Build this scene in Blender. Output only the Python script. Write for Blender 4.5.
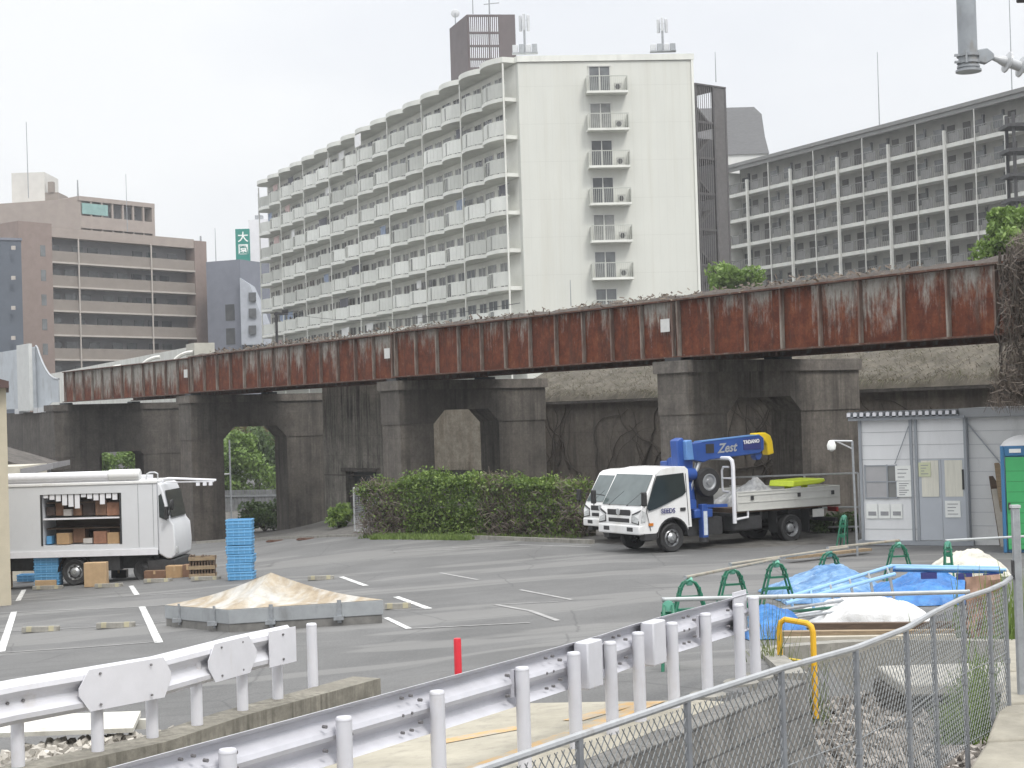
import bpy, math, random
from mathutils import Vector, Matrix, Euler, noise
R_ = math.radians
sc = bpy.context.scene
C = sc.collection
for o in list(bpy.data.objects):
    bpy.data.objects.remove(o)

# ------------------------------------------------------------------ camera
F = 1600.0
CAM = Vector((0, 0, 3.7))
PITCH = math.atan(29 / F)
ROLL = -R_(1.77)
RM = Euler((math.pi / 2 + PITCH, 0, 0)).to_matrix() @ Matrix.Rotation(ROLL, 3, 'Z')
cd = bpy.data.cameras.new('camera')
cam = bpy.data.objects.new('camera', cd)
C.objects.link(cam)
cam.matrix_world = Matrix.Translation(CAM) @ RM.to_4x4()
cd.sensor_width = 36
cd.lens = F / 1024 * 36
cd.clip_start = 0.1
cd.clip_end = 5000
sc.camera = cam

# ------------------------------------------------------------------ overcast sky
SUN_EL, SUN_AZ = R_(52), R_(150)      # azimuth from +Y towards +X
w = bpy.data.worlds.new('World')
sc.world = w
w.use_nodes = True
nt = w.node_tree
nt.nodes.clear()
N = nt.nodes.new
L = nt.links.new
wo = N('ShaderNodeOutputWorld'); bg = N('ShaderNodeBackground')
sky = N('ShaderNodeTexSky'); sky.sky_type = 'NISHITA'; sky.sun_disc = False
sky.sun_elevation = SUN_EL; sky.sun_rotation = SUN_AZ
tc = N('ShaderNodeTexCoord'); sx = N('ShaderNodeSeparateXYZ')
L(tc.outputs['Generated'], sx.inputs[0])
rp = N('ShaderNodeValToRGB')          # overcast: zenith about twice as bright as the horizon
rp.color_ramp.elements[0].position = 0.0; rp.color_ramp.elements[0].color = (0.325, 0.325, 0.325, 1)
rp.color_ramp.elements[1].position = 1.0; rp.color_ramp.elements[1].color = (1.08, 1.08, 1.07, 1)
e = rp.color_ramp.elements.new(0.26); e.color = (0.335, 0.34, 0.35, 1)
L(sx.outputs['Z'], rp.inputs[0])
nz = N('ShaderNodeTexNoise'); nz.inputs['Scale'].default_value = 1.9; nz.inputs['Detail'].default_value = 6
mp = N('ShaderNodeMapping'); mp.inputs['Scale'].default_value = (1, 1, 2.2)
L(tc.outputs['Generated'], mp.inputs[0]); L(mp.outputs[0], nz.inputs['Vector'])
cr = N('ShaderNodeValToRGB')
cr.color_ramp.elements[0].position = 0.35; cr.color_ramp.elements[0].color = (0.87, 0.89, 0.93, 1)
cr.color_ramp.elements[1].position = 0.65; cr.color_ramp.elements[1].color = (1.07, 1.07, 1.06, 1)
L(nz.outputs['Fac'], cr.inputs[0])
mu = N('ShaderNodeMix'); mu.data_type = 'RGBA'; mu.blend_type = 'MULTIPLY'; mu.inputs[0].default_value = 1
L(rp.outputs[0], mu.inputs[6]); L(cr.outputs[0], mu.inputs[7])
ml = N('ShaderNodeMix'); ml.data_type = 'RGBA'; ml.blend_type = 'MULTIPLY'; ml.inputs[0].default_value = 1
L(mu.outputs[2], ml.inputs[6]); ml.inputs[7].default_value = (22.5, 22.5, 22.5, 1)
mx = N('ShaderNodeMix'); mx.data_type = 'RGBA'; mx.inputs[0].default_value = 0.05
L(ml.outputs[2], mx.inputs[6]); L(sky.outputs[0], mx.inputs[7])
L(mx.outputs[2], bg.inputs[0]); bg.inputs[1].default_value = 0.1
L(bg.outputs[0], wo.inputs[0])
sl = bpy.data.lights.new('sun', 'SUN'); sl.energy = 1.5; sl.angle = R_(14); sl.color = (1, 0.97, 0.92)
so = bpy.data.objects.new('sun', sl); C.objects.link(so)
sd = Vector((math.sin(SUN_AZ) * math.cos(SUN_EL), math.cos(SUN_AZ) * math.cos(SUN_EL), math.sin(SUN_EL)))
so.rotation_euler = sd.to_track_quat('Z', 'Y').to_euler(); so.location = (0, 0, 60)
sc.view_settings.view_transform = 'Standard'
sc.view_settings.look = 'None'
sc.view_settings.gamma = 1
sc.view_settings.use_curve_mapping = False
sc.view_settings.exposure = 0.33

# ------------------------------------------------------------------ geometry of the place
def clamp(v, a, b): return max(a, min(b, v))
def smooth(a, b, v):
    t = clamp((v - a) / (b - a), 0, 1)
    return t * t * (3 - 2 * t)
def lot(x, y):
    return 0.05 * clamp(x - 2, -36, 0) + (clamp(0.03 * (41 - y), 0, 0.6) if y < 41 else -clamp(0.03 * (y - 41), 0, 1.3) * smooth(-3.5, -13, x))
RA = Vector((-0.51, 10.9)); RU = Vector((0.526, 0.850)).normalized(); RN = Vector((RU.y, -RU.x))
def st(x, y):
    d = Vector((x, y)) - RA
    return d.dot(RU), d.dot(RN)
def xy(s, t): return RA + RU * s + RN * t
BED_Z = 0.1
def edge_y(x): return 18.6 + 0.75 * smooth(2.8, 4.4, x)
def ramp_z(t): return 1.08 - 0.085 * clamp(-t, 0, 4)
def H(x, y):
    z = lot(x, y)
    s, t = st(x, y)
    a = 1 - smooth(5.2, 13.5, s)
    wl = smooth(-6.5, -4.2, t) if s > 3.6 else (1.0 if t > -4.05 else smooth(-4.6, -4.06, t))
    wr = 1 - smooth(0.3, 2.6, t)
    zz = z + (ramp_z(t) - z) * a * wl * wr if t > -7 else z
    # low gravel bed beside the raised road
    xl = 2.56 + 0.07 * (y - 15.26)
    if (s < 5.3 and t > 0.28) or (s >= 5.3 and x > xl and y < 19.6):
        k = 1 - smooth(edge_y(x) - 0.35, edge_y(x), y)
        if s >= 5.3: k *= smooth(xl, xl + 0.3, x)
        zz = zz + (BED_Z - zz) * k
    return zz
def ray(px, py): return RM @ Vector(((px - 512) / F, (384 - py) / F, -1))
def at(px, py, Y):
    d = ray(px, py)
    return CAM + d * (Y / d.y)
def gnd(px, py, fn=lot):
    d = ray(px, py); Y = 30.0
    for i in range(60):
        p = CAM + d * (Y / d.y)
        z = fn(p.x, p.y)
        Yn = (z - CAM.z) / (d.z / d.y)
        if abs(Yn - Y) < 1e-4: break
        Y = Y + 0.6 * (Yn - Y)
    p = CAM + d * (Y / d.y)
    return Vector((p.x, p.y, fn(p.x, p.y)))
def onz(px, py, z):
    d = ray(px, py)
    return CAM + d * ((z - CAM.z) / d.z)

# ------------------------------------------------------------------ mesh builder
class MB:
    def __init__(s): s.v = []; s.f = []
    def add(s, vs, fs):
        o = len(s.v); s.v += [Vector(v) for v in vs]; s.f += [tuple(i + o for i in f) for f in fs]
    def hexa(s, p):   # 0-3 bottom ring, 4-7 top ring
        s.add(p, [(0, 3, 2, 1), (4, 5, 6, 7), (0, 1, 5, 4), (1, 2, 6, 5), (2, 3, 7, 6), (3, 0, 4, 7)])
    def box(s, x0, x1, y0, y1, z0, z1):
        s.hexa([(x0, y0, z0), (x1, y0, z0), (x1, y1, z0), (x0, y1, z0), (x0, y0, z1), (x1, y0, z1), (x1, y1, z1), (x0, y1, z1)])
    def rbox(s, c, sz, m=None):
        c = Vector(c); hx, hy, hz = sz[0] / 2, sz[1] / 2, sz[2] / 2
        m = m or Matrix.Identity(3)
        p = [c + m @ Vector(q) for q in [(-hx, -hy, -hz), (hx, -hy, -hz), (hx, hy, -hz), (-hx, hy, -hz), (-hx, -hy, hz), (hx, -hy, hz), (hx, hy, hz), (-hx, hy, hz)]]
        s.hexa(p)
    def tube(s, a, b, r, n=8, r2=None, cap=True):
        a = Vector(a); b = Vector(b); r2 = r if r2 is None else r2
        d = (b - a).normalized()
        u = d.orthogonal().normalized(); w_ = d.cross(u)
        vs = []
        for (p, rr) in ((a, r), (b, r2)):
            for i in range(n):
                t = 2 * math.pi * i / n
                vs.append(p + (u * math.cos(t) + w_ * math.sin(t)) * rr)
        fs = [(i, (i + 1) % n, n + (i + 1) % n, n + i) for i in range(n)]
        if cap: fs += [tuple(reversed(range(n))), tuple(range(n, 2 * n))]
        s.add(vs, fs)
    def path(s, pts, r, n=8, radii=None):
        pts = [Vector(p) for p in pts]
        vs = []; m = len(pts); u = None
        for k, p in enumerate(pts):
            d = (pts[min(k + 1, m - 1)] - pts[max(k - 1, 0)]).normalized()
            if u is None: u = d.orthogonal().normalized()
            u = (u - d * u.dot(d)).normalized(); w_ = d.cross(u)
            rr = radii[k] if radii else r
            for i in range(n):
                t = 2 * math.pi * i / n
                vs.append(p + (u * math.cos(t) + w_ * math.sin(t)) * rr)
        fs = []
        for k in range(m - 1):
            for i in range(n):
                j = (i + 1) % n
                fs.append((k * n + i, k * n + j, (k + 1) * n + j, (k + 1) * n + i))
        fs += [tuple(reversed(range(n))), tuple(range((m - 1) * n, m * n))]
        s.add(vs, fs)
    def bar(s, a, b, w_, h, up=Vector((0, 0, 1))):
        a = Vector(a); b = Vector(b); d = (b - a).normalized()
        r = d.cross(up)
        r = r.normalized() if r.length > 1e-5 else Vector((1, 0, 0))
        q = r.cross(d).normalized()
        p = []
        for e_ in (a, b):
            p += [e_ - r * w_ / 2 - q * h / 2, e_ + r * w_ / 2 - q * h / 2, e_ + r * w_ / 2 + q * h / 2, e_ - r * w_ / 2 + q * h / 2]
        s.hexa(p)
    def prism(s, poly, a, b):   # poly: list of Vector-like; a,b offset vectors
        n = len(poly); a = Vector(a); b = Vector(b)
        vs = [Vector(p) + a for p in poly] + [Vector(p) + b for p in poly]
        s.add(vs, [tuple(reversed(range(n))), tuple(range(n, 2 * n))] + [(i, (i + 1) % n, n + (i + 1) % n, n + i) for i in range(n)])
    def lathe(s, prof, c=(0, 0, 0), ax='z', n=16, caps=True, ring=False):  # prof (r, h)
        c = Vector(c); vs = []; m = len(prof)
        for r, h in prof:
            for i in range(n):
                t = 2 * math.pi * i / n; a = r * math.cos(t); b = r * math.sin(t)
                vs.append(c + (Vector((a, b, h)) if ax == 'z' else Vector((a, h, b)) if ax == 'y' else Vector((h, a, b))))
        fs = [(k * n + i, k * n + (i + 1) % n, (k + 1) * n + (i + 1) % n, (k + 1) * n + i) for k in range(m - 1) for i in range(n)]
        if caps: fs += [tuple(range(n)), tuple(range((m - 1) * n, m * n))]
        if ring: fs += [((m - 1) * n + i, (m - 1) * n + (i + 1) % n, (i + 1) % n, i) for i in range(n)]
        s.add(vs, fs)
    def quad(s, a, b, c, d): s.add([a, b, c, d], [(0, 1, 2, 3)])
    def grid(s, fn, nu, nv, thick=None):
        vs = [fn(i / nu, j / nv) for j in range(nv + 1) for i in range(nu + 1)]
        fs = [(j * (nu + 1) + i, j * (nu + 1) + i + 1, (j + 1) * (nu + 1) + i + 1, (j + 1) * (nu + 1) + i) for j in range(nv) for i in range(nu)]
        s.add(vs, fs)
    def build(s, name, mat, parent=None, world=False, label=None, bevel=0, angle=35, segs=2):
        me = bpy.data.meshes.new(name)
        vs = s.v
        if world and parent is not None:
            inv = MW[parent.name].inverted()
            vs = [inv @ v for v in s.v]
        me.from_pydata([tuple(v) for v in vs], [], s.f)
        me.materials.append(mat)
        import bmesh
        bm = bmesh.new(); bm.from_mesh(me)
        bmesh.ops.recalc_face_normals(bm, faces=bm.faces) if len(bm.faces) < 60000 else None
        bm.to_mesh(me); bm.free()
        me.polygons.foreach_set('use_smooth', [True] * len(me.polygons))
        me.set_sharp_from_angle(angle=R_(angle))
        o = bpy.data.objects.new(name, me); C.objects.link(o)
        if parent is not None:
            o.parent = parent
            MW[o.name] = MW[parent.name]
        else:
            MW[o.name] = Matrix.Identity(4)
        if bevel:
            b = o.modifiers.new('bevel', 'BEVEL'); b.width = bevel; b.segments = segs; b.limit_method = 'ANGLE'; b.angle_limit = R_(40)
        if label: o['label'] = label
        return o
MW = {}
def thing(name, label, cat, loc=(0, 0, 0), rotz=0, group=None, mat4=None):
    o = bpy.data.objects.new(name, None); C.objects.link(o)
    o.empty_display_size = 0.3
    m = mat4 if mat4 is not None else Matrix.Translation(Vector(loc)) @ Matrix.Rotation(rotz, 4, 'Z')
    o.matrix_world = m
    MW[o.name] = m.copy()
    return tag(o, label, cat, group)
def tag(o, label, cat, group=None, kind=None):
    o['label'] = label; o['category'] = cat
    if group: o['group'] = group
    if kind: o['kind'] = kind
    return o
def structure(o): o['kind'] = 'structure'; return o
def solo(mb, name, mat, label, cat, group=None, loc=None, kind=None, **k):
    """a thing that is one mesh; mesh given in world coordinates, origin moved to loc"""
    if loc is not None:
        l = Vector(loc); mb.v = [v - l for v in mb.v]
    o = mb.build(name, mat, None, **k)
    if loc is not None: o.location = loc
    return tag(o, label, cat, group, kind)
def dup(root, mat4=None, label=None, group=None):
    r = root.copy(); C.objects.link(r)
    if mat4 is not None: r.matrix_world = mat4
    if label: r['label'] = label
    if group: r['group'] = group
    MW[r.name] = r.matrix_world.copy() if mat4 is None else mat4.copy()
    for ch in list(root.children):
        c = ch.copy(); C.objects.link(c); c.parent = r
        for g in ch.children:
            d = g.copy(); C.objects.link(d); d.parent = c
    return r
class Fr:     # a facade frame: u along, n outwards, z up
    def __init__(s, O, u, n=None):
        s.O = Vector(O); s.u = Vector((u[0], u[1], 0)).normalized()
        s.n = Vector((s.u.y, -s.u.x, 0)) if n is None else Vector((n[0], n[1], 0)).normalized()
    def p(s, u, z, n=0): return Vector((s.O.x, s.O.y, 0)) + s.u * u + s.n * n + Vector((0, 0, z))
    def box(s, mb, u0, u1, z0, z1, n0, n1):
        mb.hexa([s.p(u0, z0, n0), s.p(u1, z0, n0), s.p(u1, z0, n1), s.p(u0, z0, n1), s.p(u0, z1, n0), s.p(u1, z1, n0), s.p(u1, z1, n1), s.p(u0, z1, n1)])
def lettering(txt, size, mat, parent, m4, extrude=0.002, bold=0.0, name='lettering', shear=0):
    cu = bpy.data.curves.new(name, 'FONT'); cu.body = txt; cu.size = size; cu.extrude = extrude; cu.offset = bold
    cu.align_x = 'CENTER'; cu.align_y = 'CENTER'; cu.shear = shear; cu.resolution_u = 3
    t = bpy.data.objects.new(name + '_source', cu); C.objects.link(t)
    dg = bpy.context.evaluated_depsgraph_get()
    me = bpy.data.meshes.new_from_object(t.evaluated_get(dg))
    bpy.data.objects.remove(t)
    me.name = name; me.materials.clear(); me.materials.append(mat)
    o = bpy.data.objects.new(name, me); C.objects.link(o)
    o.parent = parent; o.matrix_local = m4
    return o
def basis(ux, uy, uz, loc):
    m = Matrix((ux, uy, uz)).transposed().to_4x4(); m.translation = Vector(loc); return m

# ------------------------------------------------------------------ materials
def newmat(name):
    m = bpy.data.materials.new(name); m.use_nodes = True
    t = m.node_tree; b = t.nodes['Principled BSDF']
    return m, t, b
def coords(t, scale=(1, 1, 1), kind='Object'):
    c = t.nodes.new('ShaderNodeTexCoord'); mp = t.nodes.new('ShaderNodeMapping')
    mp.inputs['Scale'].default_value = scale
    t.links.new(c.outputs[kind], mp.inputs[0]); return mp.outputs[0]
def noisen(t, vec, scale, detail=5, rough=0.6, dist=0):
    n = t.nodes.new('ShaderNodeTexNoise'); n.inputs['Scale'].default_value = scale
    n.inputs['Detail'].default_value = detail; n.inputs['Roughness'].default_value = rough; n.inputs['Distortion'].default_value = dist
    t.links.new(vec, n.inputs['Vector']); return n.outputs['Fac']
def ramp(t, fac, stops):
    r = t.nodes.new('ShaderNodeValToRGB'); el = r.color_ramp.elements
    while len(el) < len(stops): el.new(0.5)
    for e_, (p, c) in zip(el, stops):
        e_.position = p; e_.color = (c, c, c, 1) if isinstance(c, (int, float)) else (*c, 1)
    t.links.new(fac, r.inputs[0]); return r.outputs[0]
def mixc(t, fac, a, b, mode='MIX'):
    m = t.nodes.new('ShaderNodeMix'); m.data_type = 'RGBA'; m.blend_type = mode
    for sock, val in ((0, fac), (6, a), (7, b)):
        if hasattr(val, 'links') or hasattr(val, 'is_linked'): t.links.new(val, m.inputs[sock])
        elif isinstance(val, (int, float)): m.inputs[sock].default_value = val if sock == 0 else (val, val, val, 1)
        else: m.inputs[sock].default_value = (*val, 1)
    return m.outputs[2]
def math_(t, op, a, b=0.0):
    m = t.nodes.new('ShaderNodeMath'); m.operation = op
    for i, v in enumerate((a, b)):
        if isinstance(v, (int, float)): m.inputs[i].default_value = v
        else: t.links.new(v, m.inputs[i])
    return m.outputs[0]
def bump(t, b, fac, s=0.3, d=0.02):
    n = t.nodes.new('ShaderNodeBump'); n.inputs['Strength'].default_value = s; n.inputs['Distance'].default_value = d
    t.links.new(fac, n.inputs['Height']); t.links.new(n.outputs[0], b.inputs['Normal'])
def M(name, col, rough=0.6, var=0.18, scale=3.0, metal=0, bmp=0, stretch=(1, 1, 1), dirt=None, dirt_at=(0.55, 0.75), alpha=None, spec=None):
    m, t, b = newmat(name)
    v = coords(t, stretch)
    n = noisen(t, v, scale, 6, 0.65)
    lo = tuple(c * (1 - var) for c in col); hi = tuple(min(1, c * (1 + var)) for c in col)
    c = ramp(t, n, [(0.3, lo), (0.7, hi)])
    if dirt:
        n2 = noisen(t, coords(t, (stretch[0] * 1.0, stretch[1] * 1.0, stretch[2] * 0.35)), scale * 0.8, 8, 0.7)
        c = mixc(t, ramp(t, n2, [(dirt_at[0], 0.0), (dirt_at[1], 0.75)]), c, dirt)
    t.links.new(c, b.inputs['Base Color'])
    b.inputs['Roughness'].default_value = rough; b.inputs['Metallic'].default_value = metal
    if spec is not None: b.inputs['Specular IOR Level'].default_value = spec
    if bmp: bump(t, b, noisen(t, v, scale * 6, 6, 0.7), bmp)
    if alpha is not None: b.inputs['Alpha'].default_value = alpha
    return m
def leafmat(name, cols, rough=0.55, big=0.5):
    m, t, b = newmat(name)
    g = t.nodes.new('ShaderNodeNewGeometry')
    n = noisen(t, coords(t), big, 3, 0.5)
    f = math_(t, 'ADD', math_(t, 'MULTIPLY', g.outputs['Random Per Island'], 0.55), math_(t, 'MULTIPLY', n, 0.5))
    k = len(cols)
    c = ramp(t, f, [(0.15 + 0.7 * i / (k - 1), cc) for i, cc in enumerate(cols)])
    t.links.new(c, b.inputs['Base Color']); b.inputs['Roughness'].default_value = rough
    tr = t.nodes.new('ShaderNodeBsdfTranslucent'); t.links.new(c, tr.inputs[0])
    mxs = t.nodes.new('ShaderNodeMixShader'); mxs.inputs[0].default_value = 0.3
    out = t.nodes['Material Output']
    t.links.new(b.outputs[0], mxs.inputs[1]); t.links.new(tr.outputs[0], mxs.inputs[2]); t.links.new(mxs.outputs[0], out.inputs[0])
    return m
def glassmat(name, col, rough=0.08):
    m, t, b = newmat(name)
    n = noisen(t, coords(t), 0.9, 3)
    t.links.new(ramp(t, n, [(0.35, tuple(c * 0.6 for c in col)), (0.65, col)]), b.inputs['Base Color'])
    b.inputs['Roughness'].default_value = rough; b.inputs['Specular IOR Level'].default_value = 0.7
    return m
def concrete(name, col, stain=(0.05, 0.045, 0.04), amt=0.8, lines=0.9, streak=1.0, rough=0.9):
    """board-marked concrete with rain streaks, pour lines and blotches of its own"""
    m, t, b = newmat(name)
    v = coords(t)
    base = ramp(t, noisen(t, v, 1.3, 8, 0.75), [(0.28, tuple(c * 0.55 for c in col)), (0.5, col), (0.72, tuple(c * 1.45 for c in col))])
    base = mixc(t, 1.0, base, ramp(t, noisen(t, v, 9, 6, 0.8), [(0.3, 0.72), (0.7, 1.25)]), 'MULTIPLY')
    pale = ramp(t, noisen(t, coords(t, (1.8, 1.8, 0.3)), 1.9, 7, 0.75), [(0.6, 0.0), (0.72, 0.6)])
    base = mixc(t, pale, base, tuple(min(0.6, c * 2.0) for c in col))
    st_ = ramp(t, noisen(t, coords(t, (2.6 * streak, 2.6 * streak, 0.13)), 1.6, 8, 0.72), [(0.44, 0.0), (0.6, 1.0)])
    bl = ramp(t, noisen(t, coords(t, (0.5, 0.5, 0.35)), 1.1, 6, 0.7), [(0.4, 0.2), (0.66, 1.0)])
    f = math_(t, 'MULTIPLY', math_(t, 'MULTIPLY', st_, bl), amt)
    c = mixc(t, f, base, stain)
    if lines:
        s = t.nodes.new('ShaderNodeSeparateXYZ'); t.links.new(v, s.inputs[0])
        fr = math_(t, 'FRACT', math_(t, 'MULTIPLY', s.outputs['Z'], 1 / lines))
        ln = ramp(t, fr, [(0.0, 1.0), (0.03, 0.0)])
        c = mixc(t, math_(t, 'MULTIPLY', ln, 0.35), c, stain)
    t.links.new(c, b.inputs['Base Color']); b.inputs['Roughness'].default_value = rough
    bump(t, b, noisen(t, v, 14, 8, 0.7), 0.35, 0.02)
    return m

# ------------------------------------------------------------------ shared materials
def asphalt_mat():
    m, t, b = newmat('asphalt')
    v = coords(t)
    base = ramp(t, noisen(t, v, 0.35, 8, 0.65), [(0.3, (0.092, 0.0915, 0.0905)), (0.7, (0.146, 0.145, 0.143))])
    fine = ramp(t, noisen(t, v, 34, 5, 0.85), [(0.3, 0.6), (0.7, 1.35)])
    c = mixc(t, 1.0, base, fine, 'MULTIPLY')
    # long worn streaks and repaired patches
    pt = ramp(t, noisen(t, coords(t, (0.25, 1.0, 1)), 0.45, 4, 0.5, 0.4), [(0.54, 0.0), (0.57, 1.0)])
    c = mixc(t, math_(t, 'MULTIPLY', pt, 0.5), c, (0.20, 0.197, 0.19))
    oil = ramp(t, noisen(t, v, 1.1, 5, 0.7), [(0.66, 0.0), (0.78, 1.0)])
    c = mixc(t, math_(t, 'MULTIPLY', oil, 0.4), c, (0.07, 0.07, 0.068))
    ty = ramp(t, noisen(t, coords(t, (0.06, 2.2, 1)), 1.0, 5, 0.6, 0.3), [(0.58, 0.0), (0.70, 1.0)])
    c = mixc(t, math_(t, 'MULTIPLY', ty, 0.45), c, (0.07, 0.07, 0.069))
    vo = t.nodes.new('ShaderNodeTexVoronoi'); vo.feature = 'DISTANCE_TO_EDGE'; vo.inputs['Scale'].default_value = 0.33
    wv = t.nodes.new('ShaderNodeMix'); wv.data_type = 'RGBA'; wv.inputs[0].default_value = 0.12
    nn = t.nodes.new('ShaderNodeTexNoise'); nn.inputs['Scale'].default_value = 1.5; t.links.new(v, nn.inputs['Vector'])
    t.links.new(v, wv.inputs[6]); t.links.new(nn.outputs['Color'], wv.inputs[7]); t.links.new(wv.outputs[2], vo.inputs['Vector'])
    ck = ramp(t, vo.outputs['Distance'], [(0.0, 1.0), (0.007, 0.0)])
    c = mixc(t, math_(t, 'MULTIPLY', ck, 0.6), c, (0.06, 0.06, 0.06))
    t.links.new(c, b.inputs['Base Color']); b.inputs['Roughness'].default_value = 0.85
    bump(t, b, noisen(t, v, 70, 3, 0.8), 0.3, 0.01)
    return m
ASPH = asphalt_mat()
CONC = concrete('aged_concrete', (0.14, 0.125, 0.11), amt=0.9, streak=1.0)
CONC_DARK = concrete('sooty_concrete', (0.085, 0.075, 0.066), stain=(0.028, 0.025, 0.022))
CONC_LIGHT = concrete('pale_concrete', (0.25, 0.235, 0.205), stain=(0.11, 0.10, 0.085), amt=0.6)
KERB = M('kerb_concrete', (0.25, 0.24, 0.215), 0.9, 0.25, 5, bmp=0.4, dirt=(0.10, 0.09, 0.075))
WHITEPAINT = M('white_paint', (0.72, 0.72, 0.75), 0.35, 0.05, 6, dirt=(0.5, 0.48, 0.46), dirt_at=(0.62, 0.85))
RAILWHITE = M('guardrail_white', (0.575, 0.575, 0.61), 0.38, 0.05, 4, dirt=(0.44, 0.40, 0.35), dirt_at=(0.56, 0.80), bmp=0.05)
RAILBACK = M('guardrail_zinc', (0.54, 0.54, 0.58), 0.4, 0.08, 4, dirt=(0.44, 0.44, 0.45), dirt_at=(0.58, 0.85))
BOLT = M('bolt_dark', (0.16, 0.155, 0.16), 0.5, 0.2, 10)
GALV = M('galvanised_steel', (0.30, 0.315, 0.33), 0.45, 0.2, 12, metal=0.35, dirt=(0.2, 0.18, 0.16))
GALV_LT = M('bright_galvanised', (0.52, 0.53, 0.54), 0.4, 0.12, 10, metal=0.35)
BLACK = M('black_rubber', (0.022, 0.022, 0.023), 0.7, 0.3, 8)
DARKMET = M('dark_chassis', (0.035, 0.035, 0.037), 0.6, 0.4, 6)
ALU = M('aluminium', (0.55, 0.56, 0.57), 0.35, 0.1, 5, metal=0.6)
WOOD = M('weathered_wood', (0.27, 0.20, 0.125), 0.8, 0.3, 4, stretch=(1, 8, 8), bmp=0.3)
WOODDARK = M('dark_wood', (0.10, 0.066, 0.045), 0.8, 0.3, 4, stretch=(1, 8, 8))
CARD = M('cardboard', (0.36, 0.235, 0.125), 0.85, 0.12, 5)
CARD2 = M('pale_cardboard', (0.43, 0.30, 0.175), 0.85, 0.12, 5)
BLUEPL = M('blue_plastic', (0.09, 0.28, 0.50), 0.45, 0.1, 4, dirt=(0.16, 0.31, 0.46), dirt_at=(0.55, 0.8))
ROAD_LINE = None
def line_mat():
    m, t, b = newmat('road_marking_white')
    v = coords(t)
    n = noisen(t, v, 9, 6, 0.75)
    c = ramp(t, n, [(0.40, (0.24, 0.24, 0.235)), (0.54, (0.70, 0.70, 0.69))])
    t.links.new(c, b.inputs['Base Color']); b.inputs['Roughness'].default_value = 0.7
    return m
LINE = line_mat()
LINE_FAINT = M('worn_road_marking', (0.30, 0.295, 0.29), 0.8, 0.25, 4)

# ------------------------------------------------------------------ ground
def breaks(rngs):
    out = []
    for a, b, stp in rngs:
        k = a
        while k < b - 1e-6: out.append(k); k += stp
    out.append(rngs[-1][1]); return out
xs = breaks([(-500, -100, 100), (-100, -40, 20), (-40, -12, 2), (-12, 10, 0.3), (10, 40, 2), (40, 100, 20), (100, 500, 100)])
ys = breaks([(-60, 0, 10), (0, 9, 1), (9, 27, 0.3), (27, 100, 1.5), (100, 400, 60), (400, 1000, 200)])
mb = MB()
mb.v = [Vector((x, y, H(x, y))) for y in ys for x in xs]
nx = len(xs)
mb.f = [(j * nx + i, j * nx + i + 1, (j + 1) * nx + i + 1, (j + 1) * nx + i) for j in range(len(ys) - 1) for i in range(nx - 1)]
structure(mb.build('parking_lot', ASPH, angle=60))

# painted lines on the lot
def strip(mb, pts, wd, dz=0.008, fn=H):
    """a painted line through ground points, following the ground"""
    P = [Vector((p.x, p.y)) for p in pts]
    for a, b in zip(P[:-1], P[1:]):
        n = max(1, int((b - a).length / 0.3)); d = (b - a).normalized(); q = Vector((d.y, -d.x)) * wd / 2
        for k in range(n):
            p0 = a + (b - a) * (k / n); p1 = a + (b - a) * ((k + 1) / n)
            mb.add([(c.x, c.y, fn(c.x, c.y) + dz) for c in (p0 - q, p0 + q, p1 + q, p1 - q)], [(0, 1, 2, 3)])
mb = MB()
def L2(pts, wd, m=None): strip(m or mb, [gnd(*p, fn=H) for p in pts], wd)
L2([(14, 612), (1, 652)], 0.14); L2([(24, 590), (18, 601)], 0.13)
L2([(142, 607), (159, 643)], 0.14); L2([(131, 586), (137, 595)], 0.13)
L2([(396, 597), (429, 609)], 0.13); L2([(341, 577), (366, 586)], 0.13)
L2([(386, 618), (409, 629)], 0.1)
structure(mb.build('bay_markings', LINE))
mb = MB()
L2([(0, 653), (80, 648), (158, 642)], 0.07); L2([(0, 613), (140, 607), (170, 605)], 0.07)
L2([(0, 632), (140, 625), (165, 622)], 0.07); L2([(0, 601), (137, 596), (200, 592)], 0.07)
L2([(409, 629), (470, 626), (530, 623)], 0.08); L2([(496, 605), (530, 611), (558, 621)], 0.09); L2([(520, 590), (572, 600)], 0.08)
L2([(440, 573), (478, 580)], 0.09); L2([(392, 552), (560, 546)], 0.08); L2([(452, 548), (520, 545), (590, 547)], 0.1)
L2([(496, 605), (558, 602)], 0.05); L2([(390, 610), (428, 609)], 0.05)
structure(mb.build('worn_markings', LINE_FAINT))

# road on the raised ramp: pale concrete with worn orange stripes
def road_mat():
    m, t, b = newmat('pale_road')
    v = coords(t)
    c = ramp(t, noisen(t, v, 1.6, 8, 0.7), [(0.3, (0.27, 0.25, 0.20)), (0.7, (0.40, 0.37, 0.30))])
    d = ramp(t, noisen(t, v, 5, 6, 0.7), [(0.52, 0.0), (0.7, 0.6)])
    c = mixc(t, d, c, (0.20, 0.185, 0.16))
    t.links.new(c, b.inputs['Base Color']); b.inputs['Roughness'].default_value = 0.85
    bump(t, b, noisen(t, v, 40, 4, 0.7), 0.3, 0.01)
    return m
def rsheet(mb, s0, s1, t0, t1, dz, n=30):
    for k in range(n):
        a = s0 + (s1 - s0) * k / n; c = s0 + (s1 - s0) * (k + 1) / n
        ps = [xy(a, t0), xy(a, t1), xy(c, t1), xy(c, t0)]
        mb.add([(p.x, p.y, max(H(p.x, p.y), ramp_z(t_q) if a < 5 else 0) + dz) for p, t_q in zip(ps, (t0, t1, t1, t0))], [(0, 1, 2, 3)])
mb = MB(); rsheet(mb, -12, 4.0, -2.6, -0.001, 0.014, 40); rsheet(mb, -12, 4.0, -0.001, 0.24, 0.014, 40)
structure(mb.build('road', road_mat()))
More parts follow.
